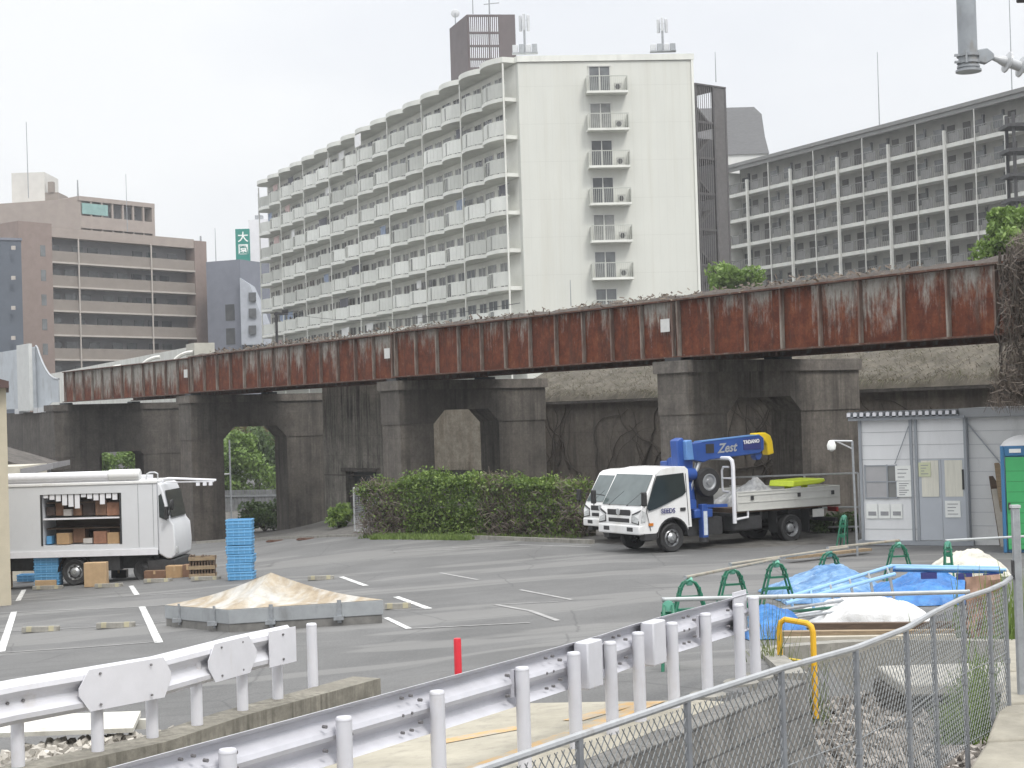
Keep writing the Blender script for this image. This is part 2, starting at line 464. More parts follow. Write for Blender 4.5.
def orange_mat():
    m, t, b = newmat('worn_orange_marking')
    n = noisen(t, coords(t), 5, 7, 0.75)
    c = ramp(t, n, [(0.40, (0.36, 0.33, 0.27)), (0.62, (0.50, 0.31, 0.12))])
    t.links.new(c, b.inputs['Base Color']); b.inputs['Roughness'].default_value = 0.8
    return m
ORM = orange_mat()
mb = MB()
strip(mb, [Vector((*xy(-8, -0.52), 0)), Vector((*xy(3.95, -0.42), 0))], 0.2, 0.021)
for s0, s1, t0, t1 in ((-1.2, 0.6, -1.15, -1.10), (2.0, 2.7, -1.5, -1.1), (0.2, 0.9, -1.9, -1.6), (3.0, 3.9, -0.75, -0.6)):
    strip(mb, [Vector((*xy(s0, t0), 0)), Vector((*xy(s1, t1), 0))], 0.22, 0.020)
structure(mb.build('road_stripes', ORM))

# retaining block wall of the raised road (right side) and its end return
def block_mat():
    m, t, b = newmat('grey_block_wall')
    br = t.nodes.new('ShaderNodeTexBrick'); v = coords(t)
    s = t.nodes.new('ShaderNodeSeparateXYZ'); t.links.new(v, s.inputs[0])
    cb = t.nodes.new('ShaderNodeCombineXYZ')
    t.links.new(math_(t, 'ADD', s.outputs['X'], s.outputs['Y']), cb.inputs[0]); t.links.new(s.outputs['Z'], cb.inputs[1])
    t.links.new(cb.outputs[0], br.inputs['Vector'])
    br.inputs['Scale'].default_value = 1.0; br.inputs['Brick Width'].default_value = 0.8; br.inputs['Row Height'].default_value = 0.27
    br.inputs['Mortar Size'].default_value = 0.014; br.inputs['Mortar Smooth'].default_value = 0.6
    br.inputs['Color1'].default_value = (0.20, 0.19, 0.175, 1); br.inputs['Color2'].default_value = (0.145, 0.14, 0.13, 1); br.inputs['Mortar'].default_value = (0.085, 0.082, 0.078, 1)
    n = ramp(t, noisen(t, v, 3, 9, 0.8), [(0.3, 0.4), (0.7, 1.45)])
    c = mixc(t, 1.0, br.outputs['Color'], n, 'MULTIPLY')
    t.links.new(c, b.inputs['Base Color']); b.inputs['Roughness'].default_value = 0.95
    bump(t, b, noisen(t, v, 10, 6, 0.7), 0.5, 0.03)
    return m
mb = MB()
P = [(xy(-14, 0.26), xy(-14, 0.5)), (xy(-5, 0.26), xy(-5, 0.5)), (xy(5.25, 0.26), xy(5.25, 0.5))]
poly = []
zt = 1.10; zb = -0.2
for (a0, b0), (a1, b1) in zip(P[:-1], P[1:]):
    # battered face: the foot stands 0.25 m further out
    n = Vector((RN.x, RN.y, 0))
    q = [Vector((a0.x, a0.y, zb)), Vector((b0.x, b0.y, zb)) + n * 0.16, Vector((b1.x, b1.y, zb)) + n * 0.16, Vector((a1.x, a1.y, zb)),
         Vector((a0.x, a0.y, zt)), Vector((b0.x, b0.y, zt)), Vector((b1.x, b1.y, zt)), Vector((a1.x, a1.y, zt))]
    mb.hexa(q)
e0 = xy(5.25, 0.0)
solo(mb, 'block_wall', block_mat(), 'grey stone block retaining wall under the raised road, behind the wire fence', 'wall', loc=(xy(5.25, 0.3).x, xy(5.25, 0.3).y, 0))

# low concrete wall carrying the left guardrail
LEFT_RAIL = [Vector((-4.85, 11.2)), Vector((-4.0, 12.5)), Vector((-3.14, 13.5)), Vector((-2.66, 14.6)), Vector((-2.02, 15.7))]
def offset_poly(pts, d):
    out = []
    for i, p in enumerate(pts):
        a = pts[max(i - 1, 0)]; b = pts[min(i + 1, len(pts) - 1)]
        t = (b - a).normalized(); out.append(p + Vector((t.y, -t.x)) * d)
    return out
def extruded_wall(mb, pts, o0, o1, z0, z1):
    A = offset_poly(pts, o0); B = offset_poly(pts, o1)
    for i in range(len(pts) - 1):
        mb.hexa([(*A[i], z0), (*B[i], z0), (*B[i + 1], z0), (*A[i + 1], z0), (*A[i], z1), (*B[i], z1), (*B[i + 1], z1), (*A[i + 1], z1)])
wl = [Vector((-6.4, 8.6))] + LEFT_RAIL[:-1] + [Vector((-1.98, 15.75)), Vector((-1.6, 16.4))]
mb = MB(); extruded_wall(mb, wl, -0.14, 0.2, -0.3, 1.05)
solo(mb, 'kerb_wall', CONC_LIGHT if False else concrete('streaked_kerb_concrete', (0.22, 0.205, 0.17), stain=(0.05, 0.045, 0.035), amt=0.9, lines=0, streak=2.5),
     'low stained concrete wall under the left white guardrail', 'wall', loc=(-2, 15.7, 1.05))

# lot edge kerb above the gravel bed, culvert, gravel
mb = MB()
a = xy(5.4, 0.3)
EDGE = [Vector((2.62, 15.35)), Vector((2.70, 17.0)), Vector((2.80, 18.5)), Vector((3.6, 18.95)), Vector((4.4, 19.32)), Vector((6.2, 19.4)), Vector((9.5, 19.4))]
EL = offset_poly(EDGE, -0.10); ER = offset_poly(EDGE, 0.12)
ez = [max(H(p.x - 0.3, p.y), H(p.x, p.y + 0.4)) + 0.05 for p in EDGE]
for i in range(len(EDGE) - 1):
    mb.hexa([(*EL[i], -0.1), (*ER[i], -0.1), (*ER[i + 1], -0.1), (*EL[i + 1], -0.1), (*EL[i], ez[i]), (*ER[i], ez[i]), (*ER[i + 1], ez[i + 1]), (*EL[i + 1], ez[i + 1])])
solo(mb, 'lot_kerb', KERB, 'pale concrete kerb along the lot edge above the gravel bed', 'kerb', loc=(6, 19.7, 0))
GRAV = M('gravel_ground', (0.19, 0.175, 0.16), 0.95, 0.45, 14, bmp=0.9)
mb = MB()
def bedz(x, y): return BED_Z + 0.14 + 0.10 * noise.noise(Vector((x * 0.5, y * 0.5, 3))) + 0.05 * noise.noise(Vector((x * 2, y * 2, 1)))
def bedfn(u, v):
    y = 7.2 + v * 12.0
    s0 = xy((y - RA.y) / RU.y, 0)
    x0 = RA.x + RU.x / RU.y * (y - RA.y) + 0.62
    x1 = 3.6 + max(0, (y - 10)) * 0.55
    if y > 15.2: x0 = 2.75 + 0.06 * (y - 15.2)
    if y > 18.5: x0 = 2.9 + (y - 18.5) * 1.6
    x = x0 + (x1 - x0) * u
    return (x, y, bedz(x, y))
mb.grid(bedfn, 60, 90)
structure(mb.build('gravel_bed', GRAV, angle=80))
rg = random.Random(4)
mb = MB()
for k in range(5200):
    v = rg.random(); u = rg.random()
    x, y, z = bedfn(u, 0.4 + 0.6 * v)
    r = rg.uniform(0.018, 0.05)
    m = Euler((rg.uniform(0, 6), rg.uniform(0, 6), rg.uniform(0, 6))).to_matrix()
    p = [m @ Vector((sx_ * r * rg.uniform(0.6, 1.2), sy_ * r * rg.uniform(0.6, 1.2), sz_ * r * rg.uniform(0.4, 0.9))) + Vector((x, y, z + r * 0.3)) for sz_ in (-1, 1) for sx_, sy_ in ((-1, -1), (1, -1), (1, 1), (-1, 1))]
    mb.hexa(p)
def stone_mat(nm, a, b_):
    m, t, b = newmat(nm)
    g = t.nodes.new('ShaderNodeNewGeometry')
    t.links.new(ramp(t, g.outputs['Random Per Island'], [(0.1, a), (0.9, b_)]), b.inputs['Base Color']); b.inputs['Roughness'].default_value = 0.9
    return m
STONE = stone_mat('gravel_stone', (0.09, 0.08, 0.07), (0.34, 0.31, 0.28))
g = solo(mb, 'gravel', STONE, 'grey brown gravel lying below the wire fence', 'gravel', kind='stuff')
# gravel behind the left guardrail wall
mb = MB()
def lg(u, v):
    y = 10.5 + v * 6.3
    xr = -4.0 + (y - 12.5) * 0.63 - 0.3
    x = xr - u * 3.4
    return (x, y, max(lot(x, y), 0.05) + 0.15 + 0.05 * noise.noise(Vector((x, y, 0))))
mb.grid(lg, 20, 24); structure(mb.build('gravel_strip', M('pale_gravel_ground', (0.30, 0.28, 0.25), 0.95, 0.4, 16, bmp=0.9)))
mb = MB()
for k in range(2200):
    x, y, z = lg(rg.random(), rg.random()); r = rg.uniform(0.02, 0.05)
    m = Euler((rg.uniform(0, 6), rg.uniform(0, 6), rg.uniform(0, 6))).to_matrix()
    mb.hexa([m @ Vector((a_ * r * rg.uniform(0.6, 1.2), b_ * r * rg.uniform(0.6, 1.2), c_ * r * 0.7)) + Vector((x, y, z + r * 0.3)) for c_ in (-1, 1) for a_, b_ in ((-1, -1), (1, -1), (1, 1), (-1, 1))])
solo(mb, 'gravel', stone_mat('pale_stone', (0.20, 0.185, 0.16), (0.5, 0.47, 0.42)), 'pale gravel behind the left guardrail wall', 'gravel', kind='stuff')
# white board on the gravel behind the left rail
mb = MB(); p = onz(60, 726, 0.55)
mb.rbox((0, 0, 0), (3.0, 0.42, 0.05), Matrix.Rotation(R_(2), 3, 'Z') @ Matrix.Rotation(R_(14), 3, 'X'))
mb.rbox((0.1, 0.24, -0.06), (3.0, 0.08, 0.1))
o = solo(mb, 'white_board', M('dirty_white_board', (0.55, 0.54, 0.49), 0.7, 0.1, 3, dirt=(0.3, 0.28, 0.24)), 'long dirty white board lying behind the left guardrail', 'board')
o.location = (onz(-8, 727, 0.6).x, onz(-8, 727, 0.6).y, 0.6)

# culvert: pale slab over a dark opening
t_ = thing('culvert', 'pale concrete slab bridging a dark drain opening beside the gravel', 'culvert', (5.35, 18.0, BED_Z))
mb = MB(); mb.box(-1.2, 1.3, -0.55, 0.75, 0.38, 0.52); mb.build('slab', M('culvert_slab', (0.36, 0.345, 0.31), 0.9, 0.2, 3, bmp=0.3), t_, bevel=0.03)
mb = MB(); mb.box(-1.25, -1.0, -0.4, 0.7, -0.15, 0.378); mb.box(1.05, 1.3, -0.4, 0.7, -0.15, 0.378); mb.box(-1.0, 1.05, 0.5, 0.7, -0.15, 0.377); mb.build('side_wall', CONC_DARK, t_)
# walkway with slab joints, lower right, carrying the wire fence
WALK = M('walkway_slabs', (0.27, 0.25, 0.205), 0.9, 0.25, 3, bmp=0.3, dirt=(0.14, 0.125, 0.095))
t_ = thing('walkway_kerb', 'stepped row of weathered concrete kerb slabs, lower right beyond the fence', 'kerb', (3.4, 9.5, 1.7))
px = [(1052, 640, 1006), (1064, 672, 1004), (1064, 705, 999), (1064, 742, 986), (1064, 790, 955), (1080, 850, 900)]
for k in range(len(px) - 1):
    mb = MB()
    z = 1.80 - 0.012 * k
    a = onz(px[k][2], px[k][1], z); b = onz(px[k + 1][2], px[k + 1][1] - 2, z)
    c = Vector((a.x + 1.2, a.y + 0.1, z)); d = Vector((b.x + 1.2, b.y + 0.1, z))
    q = [a, c, d, b]
    mb.hexa([Vector((p.x, p.y, z - 0.35)) for p in q] + [Vector((p.x, p.y, z)) for p in q])
    mb.build('slab', WALK, t_, world=True, bevel=0.02)
# concrete slope right of the gravel, below the walkway
mb = MB()
pts0 = [(3.3, 7.0), (3.75, 9.5), (4.45, 11.7), (5.6, 14.5), (7.4, 17.6), (9.2, 19.7)]
def slopefn(u, v):
    k = v * (len(pts0) - 1); i = min(int(k), len(pts0) - 2); f = k - i
    x = pts0[i][0] + (pts0[i + 1][0] - pts0[i][0]) * f; y = pts0[i][1] + (pts0[i + 1][1] - pts0[i][1]) * f
    zt = 1.45 - 0.85 * smooth(0.45, 1, v)
    return (x - 0.55 * (1 - u) * 1.0, y, -0.1 + (zt + 0.1) * u)
mb.grid(slopefn, 4, 20); mb.grid(lambda u, v: (slopefn(1, v)[0] + u * 6, slopefn(1, v)[1], slopefn(1, v)[2]), 3, 20)
structure(mb.build('concrete_slope', M('bank_concrete', (0.20, 0.195, 0.185), 0.9, 0.25, 3, bmp=0.3, dirt=(0.10, 0.09, 0.07))))

# ------------------------------------------------------------------ railway bridge
BD = Vector((-0.5707, 0.8212)); BP = Vector((0.8212, 0.5707))      # along (away) and across (right, away)
def bpt(al, ac, z): 
    q = Vector((4.88, 46.5)) + BD * al + BP * ac
    return Vector((q.x, q.y, z))
ANG_B = math.atan2(BD.y, BD.x)
def girder_mat(b0=0.0, b1=0.0, Lg=17):
    m, t, b = newmat('rusted_girder_paint')
    v = coords(t)
    s = t.nodes.new('ShaderNodeSeparateXYZ'); t.links.new(v, s.inputs[0])
    paint = ramp(t, noisen(t, v, 2.5, 6, 0.7), [(0.3, (0.24, 0.225, 0.20)), (0.7, (0.38, 0.365, 0.33))])
    rust = ramp(t, noisen(t, v, 2.2, 8, 0.75), [(0.25, (0.04, 0.019, 0.013)), (0.42, (0.095, 0.028, 0.016)), (0.56, (0.15, 0.045, 0.022)), (0.75, (0.25, 0.105, 0.048))])
    pan = t.nodes.new('ShaderNodeTexWhiteNoise'); pan.noise_dimensions = '1D'
    info = t.nodes.new('ShaderNodeObjectInfo')
    t.links.new(math_(t, 'ADD', math_(t, 'FLOOR', math_(t, 'MULTIPLY', s.outputs['X'], 1 / 1.46)), math_(t, 'MULTIPLY', info.outputs['Random'], 37.0)), pan.inputs['W'])
    n1 = noisen(t, coords(t, (1.5, 1, 0.5)), 1.5, 9, 0.75)
    n2 = noisen(t, coords(t, (6, 2, 0.35)), 1.5, 6, 0.7)
    f = math_(t, 'ADD', math_(t, 'MULTIPLY', n1, 0.8), math_(t, 'MULTIPLY', n2, 0.32))
    f = math_(t, 'ADD', f, math_(t, 'ADD', b0, math_(t, 'MULTIPLY', s.outputs['X'], (b1 - b0) / Lg)))
    f = math_(t, 'ADD', f, math_(t, 'MULTIPLY', math_(t, 'SUBTRACT', pan.outputs['Value'], 0.5), 0.16))
    # paint survives under the top flange, rust eats the foot
    f = math_(t, 'ADD', f, math_(t, 'MULTIPLY', math_(t, 'SUBTRACT', 0.85, s.outputs['Z']), 0.16))
    mask = ramp(t, f, [(0.45, 0.0), (0.53, 0.65), (0.60, 1.0)])
    c = mixc(t, mask, paint, rust)
    dk = ramp(t, noisen(t, coords(t, (3, 3, 0.5)), 1.2, 6, 0.7), [(0.5, 0.0), (0.72, 0.7)])
    c = mixc(t, dk, c, (0.045, 0.03, 0.024))
    fl_ = ramp(t, noisen(t, coords(t, (1, 1, 0.6)), 5.5, 8, 0.8), [(0.60, 0.0), (0.66, 0.5)])
    c = mixc(t, fl_, c, (0.27, 0.22, 0.18))
    og = ramp(t, noisen(t, coords(t, (1.2, 1, 0.45)), 3.2, 7, 0.75), [(0.56, 0.0), (0.70, 0.6)])
    c = mixc(t, math_(t, 'MULTIPLY', og, mask), c, (0.21, 0.085, 0.035))
    t.links.new(c, b.inputs['Base Color']); b.inputs['Roughness'].default_value = 0.85; b.inputs['Specular IOR Level'].default_value = 0.25
    sk = ramp(t, noisen(t, coords(t, (7, 2, 0.22)), 1.3, 6, 0.7), [(0.58, 0.0), (0.68, 0.35)])
    c = mixc(t, sk, c, (0.17, 0.12, 0.09))
    t.links.new(c, b.inputs['Base Color'])
    bump(t, b, n1, 0.3, 0.02)
    return m
GIRDS = [girder_mat(-0.10, 0.17), girder_mat(0.08, 0.10), girder_mat(0.06, 0.08), girder_mat(0.02, -0.06)]
GIRD_EDGE = M('girder_rust_edge', (0.10, 0.045, 0.03), 0.9, 0.4, 4, dirt=(0.2, 0.19, 0.16), dirt_at=(0.5, 0.7))
STIFF = M('girder_stiffener_paint', (0.24, 0.215, 0.185), 0.85, 0.35, 5, stretch=(1, 1, 0.4), dirt=(0.10, 0.04, 0.025), dirt_at=(0.42, 0.58))
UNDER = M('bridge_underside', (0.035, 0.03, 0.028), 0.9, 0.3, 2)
SIGNW = M('white_placard', (0.6, 0.6, 0.58), 0.6, 0.08, 5)
BALLAST = M('brown_ballast', (0.06, 0.048, 0.04), 0.95, 0.5, 9, bmp=0.8)
JO = [-17.1, 0.0, 16.07, 34.83, 52.25]
SPAN_LABEL = ['rusty girder span right of the pier behind the crane truck, largest of the spans',
              'rusty girder span above the hedge, between the hedge pier and the crane truck pier',
              'rusty girder span over the stained block wall and dark doorway, second from the left',
              'rusty girder span at the far left end, next to the white plate girder']
for k in range(4):
    a0, a1 = JO[k] + 0.04, JO[k + 1] - 0.04
    Lg = a1 - a0
    zb = 5.15 - 0.0025 * max(a0, 0)
    t_ = thing('girder_span', SPAN_LABEL[k], 'bridge span', bpt(a0, 0, zb), ANG_B, 'rusty girder spans of the railway bridge')
    hh = 1.70
    m1 = MB(); m1.box(0, Lg, -0.012, 0.012, 0.05, hh - 0.05); m1.build('web', GIRDS[k], t_)
    m1 = MB(); m1.box(0, Lg, -0.22, 0.22, 0, 0.045); m1.build('bottom_flange', GIRD_EDGE, t_)
    m1 = MB(); m1.box(0, Lg, -0.22, 0.22, hh - 0.045, hh); m1.build('top_flange', GIRD_EDGE, t_)
    n = int(round(Lg / 1.46))
    for i in range(n + 1):
        x = 0.08 + (Lg - 0.16) * i / n
        m1 = MB(); m1.box(x - 0.03, x + 0.03, 0.0125, 0.14, 0.047, hh - 0.047); m1.build('stiffener', STIFF, t_)
    # far girder and deck (local y is towards the camera side: positive y = -BP)
    m1 = MB(); m1.box(0, Lg, -4.0, -3.9, 0.05, hh - 0.05); m1.box(0, Lg, -4.15, -3.75, 0, 0.045); m1.build('far_girder', GIRD_EDGE, t_)
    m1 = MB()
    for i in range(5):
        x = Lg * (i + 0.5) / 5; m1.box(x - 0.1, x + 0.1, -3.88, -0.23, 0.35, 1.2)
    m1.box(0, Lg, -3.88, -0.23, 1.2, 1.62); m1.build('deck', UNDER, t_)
    m1 = MB()
    def bfn(u, v, Lg=Lg, k=k):
        x = u * Lg; y = 0.2 - v * 4.3
        z = hh + 0.02 + (0.16, 0.15, 0.10, -0.01)[k] * math.sin(min(1, v * 5) * math.pi / 2) + (0.07 if k < 3 else 0.01) * noise.noise(Vector((x * 1.7 + k * 30, y * 2, 0))) + 0.05 * noise.noise(Vector((x * 6, y * 5, k)))
        if v == 0: z = hh - 0.01
        return (x, y, z)
    m1.grid(bfn, int(Lg * 4), 8); m1.build('track_bed', BALLAST, t_, angle=80)
    if k > 0:
        m1 = MB(); m1.box(0.05, 0.34, 0.15, 0.17, 0.55, 1.0) if False else m1.box(0.16, 0.56, 0.145, 0.16, 0.78, 1.16); m1.build('placard', SIGNW, t_)
# dry vines hanging over the bridge edge
mb = MB(); rg = random.Random(8)
for k in range(2600):
    al = rg.uniform(-9, 33); dens = 0.5 + 0.5 * noise.noise(Vector((al * 0.25, 0, 0)))
    if rg.random() > dens: continue
    p = bpt(al, rg.uniform(-0.24, 0.5), 5.15 - 0.0025 * max(al, 0) + 1.70 + rg.uniform(-0.02, 0.22))
    d = Vector((rg.uniform(-1, 1), rg.uniform(-1, 1), rg.uniform(-0.5, 0.6))).normalized() * rg.uniform(0.05, 0.2)
    q = d.orthogonal().normalized() * 0.025
    mb.quad(p - q, p + q, p + d + q, p + d - q)
DRY = leafmat('dry_vine', [(0.06, 0.045, 0.035), (0.13, 0.10, 0.075), (0.19, 0.15, 0.11)])
solo(mb, 'dry_vines', DRY, 'dry brown vines creeping along the top of the rusty girders', 'vines', loc=bpt(0, 0, 6.9), kind='stuff')

# piers: portal frames across the bridge
def pier(al, label, w0, cols, zbeam, cham, mats, t=1.3, zbase=None, ztop=5.06):
    O = bpt(al, 0, 0)
    zb = H(O.x, O.y) - 0.4
    zt = ztop - 0.0025 * max(al, 0)
    r = thing('bridge_pier', label, 'pier', (O.x, O.y, zb), ANG_B, 'concrete portal piers under the railway bridge')
    Zt = zt - zb
    # local x along the bridge (away), local -y across (right/away)
    def B(m1, s0, s1, z0, z1, dt=0): m1.box(-t / 2 - dt, t / 2 + dt, -s1, -s0, z0, z1)
    (n0, n1), (f0, f1) = cols
    m1 = MB(); B(m1, n0, n1, 0, zbeam - zb); m1.build('column', mats[0], r)
    m1 = MB(); B(m1, f0, f1, 0, zbeam - zb - 0.002); m1.build('column', mats[1], r)
    m1 = MB()
    zbm = zbeam - zb
    c = cham
    poly = [(-n0 + 0.03, Zt), (-n0 + 0.03, zbm), (-n1, zbm), (-n1 - c, zbm + c), (-f0 + c, zbm + c), (-f0, zbm), (-f1 - 0.03, zbm), (-f1 - 0.03, Zt)]
    m1.prism([(0, y, z) for y, z in poly], (-t / 2 - 0.03, 0, 0), (t / 2 + 0.03, 0, 0)); m1.build('cross_beam', mats[2], r)
    m1 = MB(); B(m1, n0 - 0.12, f1 + 0.1, Zt - 0.35, Zt, 0.12); m1.build('cap', mats[3], r)
    for y in (0.0, 3.95):
        m1 = MB(); m1.box(-0.35, 0.35, -y - 0.25, -y + 0.25, Zt + 0.002, Zt + 0.1); m1.build('bearing', DARKMET, r)
    return r
C_MID = concrete('pier_concrete_grey', (0.128, 0.113, 0.098), stain=(0.04, 0.036, 0.03), amt=0.95)
C_WARM = concrete('pier_concrete_brown', (0.105, 0.091, 0.078), stain=(0.035, 0.03, 0.026), amt=0.9)
C_BEAM = concrete('pier_concrete_beam', (0.095, 0.084, 0.073), stain=(0.03, 0.027, 0.024), amt=0.9)
pier(0.0, 'grey brown concrete portal pier behind the crane truck', 0, ((-0.25, 1.2), (4.2, 6.7)), 3.5, 0.45, (CONC, C_MID, C_MID, CONC))
pier(16.07, 'concrete portal pier above the hedge with a pale block seen through it', 0, ((-0.3, 1.15), (4.1, 6.3)), 3.4, 0.5, (C_MID, C_BEAM, C_BEAM, C_MID))
pier(34.83, 'dark concrete portal pier behind the tall blue crate stack, trees seen through it', 0, ((-0.4, 1.2), (4.5, 6.9)), 2.9, 0.55, (C_WARM, C_BEAM, C_BEAM, C_MID))
pier(52.25, 'sooty concrete pier with a low opening at the left end of the rusty girders', 0, ((-0.9, 1.6), (4.2, 7.3)), 2.0, 0.2, (CONC_DARK, CONC_DARK, CONC_DARK, CONC_DARK))

# abutment wall left of the last pier, carrying the pale plate girders
mb = MB()
fr = Fr(bpt(53.4, -0.6, 0), BD, -BP)
fr.box(mb, 0.0, 1.6, -4, 4.55, -3.0, 0.0)
fr.box(mb, 1.6, 16, -4, 4.62, -3.0, -0.25)
solo(mb, 'abutment', CONC_DARK, 'dark stained concrete abutment under the pale plate girder at far left', 'wall', loc=bpt(53.4, -0.6, 0))
PALE = M('pale_blue_grey_paint', (0.42, 0.45, 0.48), 0.6, 0.1, 1.5, dirt=(0.25, 0.25, 0.25))
PALE2 = M('pale_white_paint', (0.60, 0.60, 0.56), 0.6, 0.1, 2, stretch=(1, 1, 0.3), dirt=(0.36, 0.33, 0.28), dirt_at=(0.5, 0.75))
t_ = thing('plate_girder', 'pale blue grey plate girder with a rounded end at the left edge', 'bridge girder', bpt(52.5, -0.25, 4.85), ANG_B)
prof = [(0.15, 0.25), (0.15, 1.5)]
for i in range(1, 10):
    prof.append((0.15 + 3.55 * i / 9, 1.5 + 1.95 * (i / 9) ** 2.2))
prof += [(3.9, 3.55), (30, 3.55), (30, 0.0), (2.4, 0.0), (1.4, 0.25)]
m1 = MB(); m1.prism([(x, 0, z) for x, z in prof], (0, -0.03, 0), (0, 0.03, 0)); m1.build('web', PALE, t_)
m1 = MB(); m1.box(3.9, 30, 0.031, 0.3, 0.0, 3.5); m1.build('outer_cover', PALE, t_)
m1 = MB(); m1.box(3.7, 5.9, 0.302, 0.5, -0.15, 3.72); m1.build('end_post', M('end_post_paint', (0.52, 0.53, 0.52), 0.6, 0.08, 2), t_)
m1 = MB(); m1.path([(x, 0, z + 0.03) for x, z in prof[1:12]], 0.07, 6); m1.build('edge_flange', GALV, t_)
m1 = MB(); m1.box(0.2, 2.6, -0.5, 0.4, -0.28, 0.0); m1.build('bearing', GALV_LT, t_)
for xa, xb_ in ((3.0, 3.6), (6.2, 7.0)):
    m1 = MB(); m1.box(xa, xb_, -0.3, 0.35, -0.3, -0.002); m1.build('bearing', GALV_LT, t_)
# far plate girder: seen from inside, with curved brackets
A = at(203, 343, 93.5); Bq = at(46, 375, 140)
t_ = thing('plate_girder', 'dirty white plate girder with small curved brackets behind the rusty girders', 'bridge girder', (A.x, A.y, 5.0))
f2 = Fr((A.x, A.y, 0), (Bq.x - A.x, Bq.y - A.y)); 
if f2.n.y > 0: f2.n = -f2.n
Lf = math.hypot(Bq.x - A.x, Bq.y - A.y)
m1 = MB(); m1.hexa([f2.p(1.2, 4.8, -0.15), f2.p(Lf, 4.8, -0.15), f2.p(Lf, 4.8, 0.15), f2.p(1.2, 4.8, 0.15), f2.p(1.2, A.z - 0.1, -0.15), f2.p(Lf, Bq.z, -0.15), f2.p(Lf, Bq.z, 0.15), f2.p(1.2, A.z - 0.1, 0.15)])
m1.build('web', PALE2, t_, world=True)
m1 = MB(); f2.box(m1, -0.3, 1.6, 4.8, A.z, -0.6, 0.6); m1.build('end_post', M('end_post_stone', (0.42, 0.41, 0.36), 0.8, 0.1, 3), t_, world=True)
for (px, py) in ((193, 352), (160, 357), (121, 366), (83, 373)):
    yy = (A.y + (203 - px) / 155 * 16) 
    m1 = MB(); c = at(px, py, 92 + (203 - px) * 0.12)
    pts = [c + Vector((-1.3 * math.sin(a_) , 0, 1.0 * math.cos(a_) - 1.0)) for a_ in [i * 0.2 for i in range(8)]]
    m1.path(pts, 0.11, 6); m1.build('bracket', PALE2, t_, world=True)

# ------------------------------------------------------------------ retaining walls behind the bridge
def wline(px, off=9.5):
    # point of the wall line at column px
    k = (px - 512) / F
    # 4.88 -.5707 a +.8212*off = k*(46.5+.8212 a+.5707 off)
    a = (4.88 + 0.8212 * off - k * (46.5 + 0.5707 * off)) / (0.5707 + k * 0.8212)
    return a
WALLM = concrete('vine_stained_wall', (0.125, 0.108, 0.09), stain=(0.04, 0.034, 0.028), amt=0.85, streak=0.7, lines=1.4)
t_ = thing('retaining_wall', 'long brown stained retaining wall with a sloping mossy coping behind the bridge', 'wall', bpt(10, 9.5, 0), ANG_B)
mb = MB(); mb.box(-45, 13.0, -0.6, 0.0, -3, 4.35); mb.build('wall', WALLM, t_)
mb = MB()
def cop(u, v):
    x = -45 + u * 58; z = 4.35 + v * 1.2 + 0.16 * noise.noise(Vector((x * 0.7, v * 3, 0))) + 0.07 * noise.noise(Vector((x * 3, v * 9, 5))); y = 0.35 - v * 2.8
    if v == 0: z = 4.12
    return (x, y, z)
mb.grid(cop, 160, 10)
mb.build('coping', M('mossy_coping', (0.095, 0.083, 0.065), 0.95, 0.4, 2.2, bmp=0.7, dirt=(0.06, 0.055, 0.035), dirt_at=(0.48, 0.66)), t_, angle=80)
mb = MB(); mb.box(-45, 13.0, -30, -2.3, -3, 5.3); mb.build('bank', BALLAST, t_)
mb = MB(); mb.box(-45, 13.0, 0.02, 0.34, 4.02, 4.13); mb.build('ledge', CONC_DARK, t_)
# dry grass on the coping
mb = MB(); rg = random.Random(5)
for k in range(20000):
    u = 0.25 + 0.75 * rg.random() if False else rg.random(); v = rg.random() ** 1.5 * 0.98; p = Vector(cop(u, v)); d = Vector((rg.uniform(-0.5, 0.5), rg.uniform(-0.1, 1.0), rg.uniform(-0.9, 0.5))) * rg.uniform(0.08, 0.34)
    q = Vector((0.014, 0, 0)); mb.quad(p - q, p + q, p + d + q * 0.3, p + d - q * 0.3)
mb.v = [MW[t_.name] @ v for v in mb.v]
solo(mb, 'dry_grass', leafmat('dry_grass', [(0.06, 0.05, 0.038), (0.14, 0.12, 0.085), (0.17, 0.15, 0.10), (0.09, 0.105, 0.04)]), 'dry grass and moss on the sloping coping of the retaining wall', 'grass', loc=bpt(10, 9.5, 4.5), kind='stuff')
# bare creeper stems on the wall
BARK = M('dark_bark', (0.05, 0.04, 0.032), 0.9, 0.4, 6)
mb = MB(); rg = random.Random(21)
def wallpt(x, z, off=0.05): return MW[t_.name] @ Vector((x, off, z))
for k in range(110):
    x = rg.uniform(-26, 11); z = rg.uniform(-0.5, 1.5); a = rg.uniform(0.3, 2.6); pts = []; r0 = rg.uniform(0.015, 0.045) * (1.9 if k < 14 else 0.8)
    for i in range(14):
        pts.append(wallpt(x, z)); a += rg.uniform(-0.55, 0.55); a = clamp(a, 0.05, 3.0)
        x += math.cos(a) * 0.42; z += math.sin(a) * 0.30
        if z > 4.0: break
    if len(pts) > 2: mb.path(pts, r0, 5, [r0 * (1 - 0.7 * i / len(pts)) for i in range(len(pts))])
solo(mb, 'creeper_stems', BARK, 'bare dark creeper stems spread over the brown retaining wall', 'vines', loc=bpt(10, 9.5, 0))
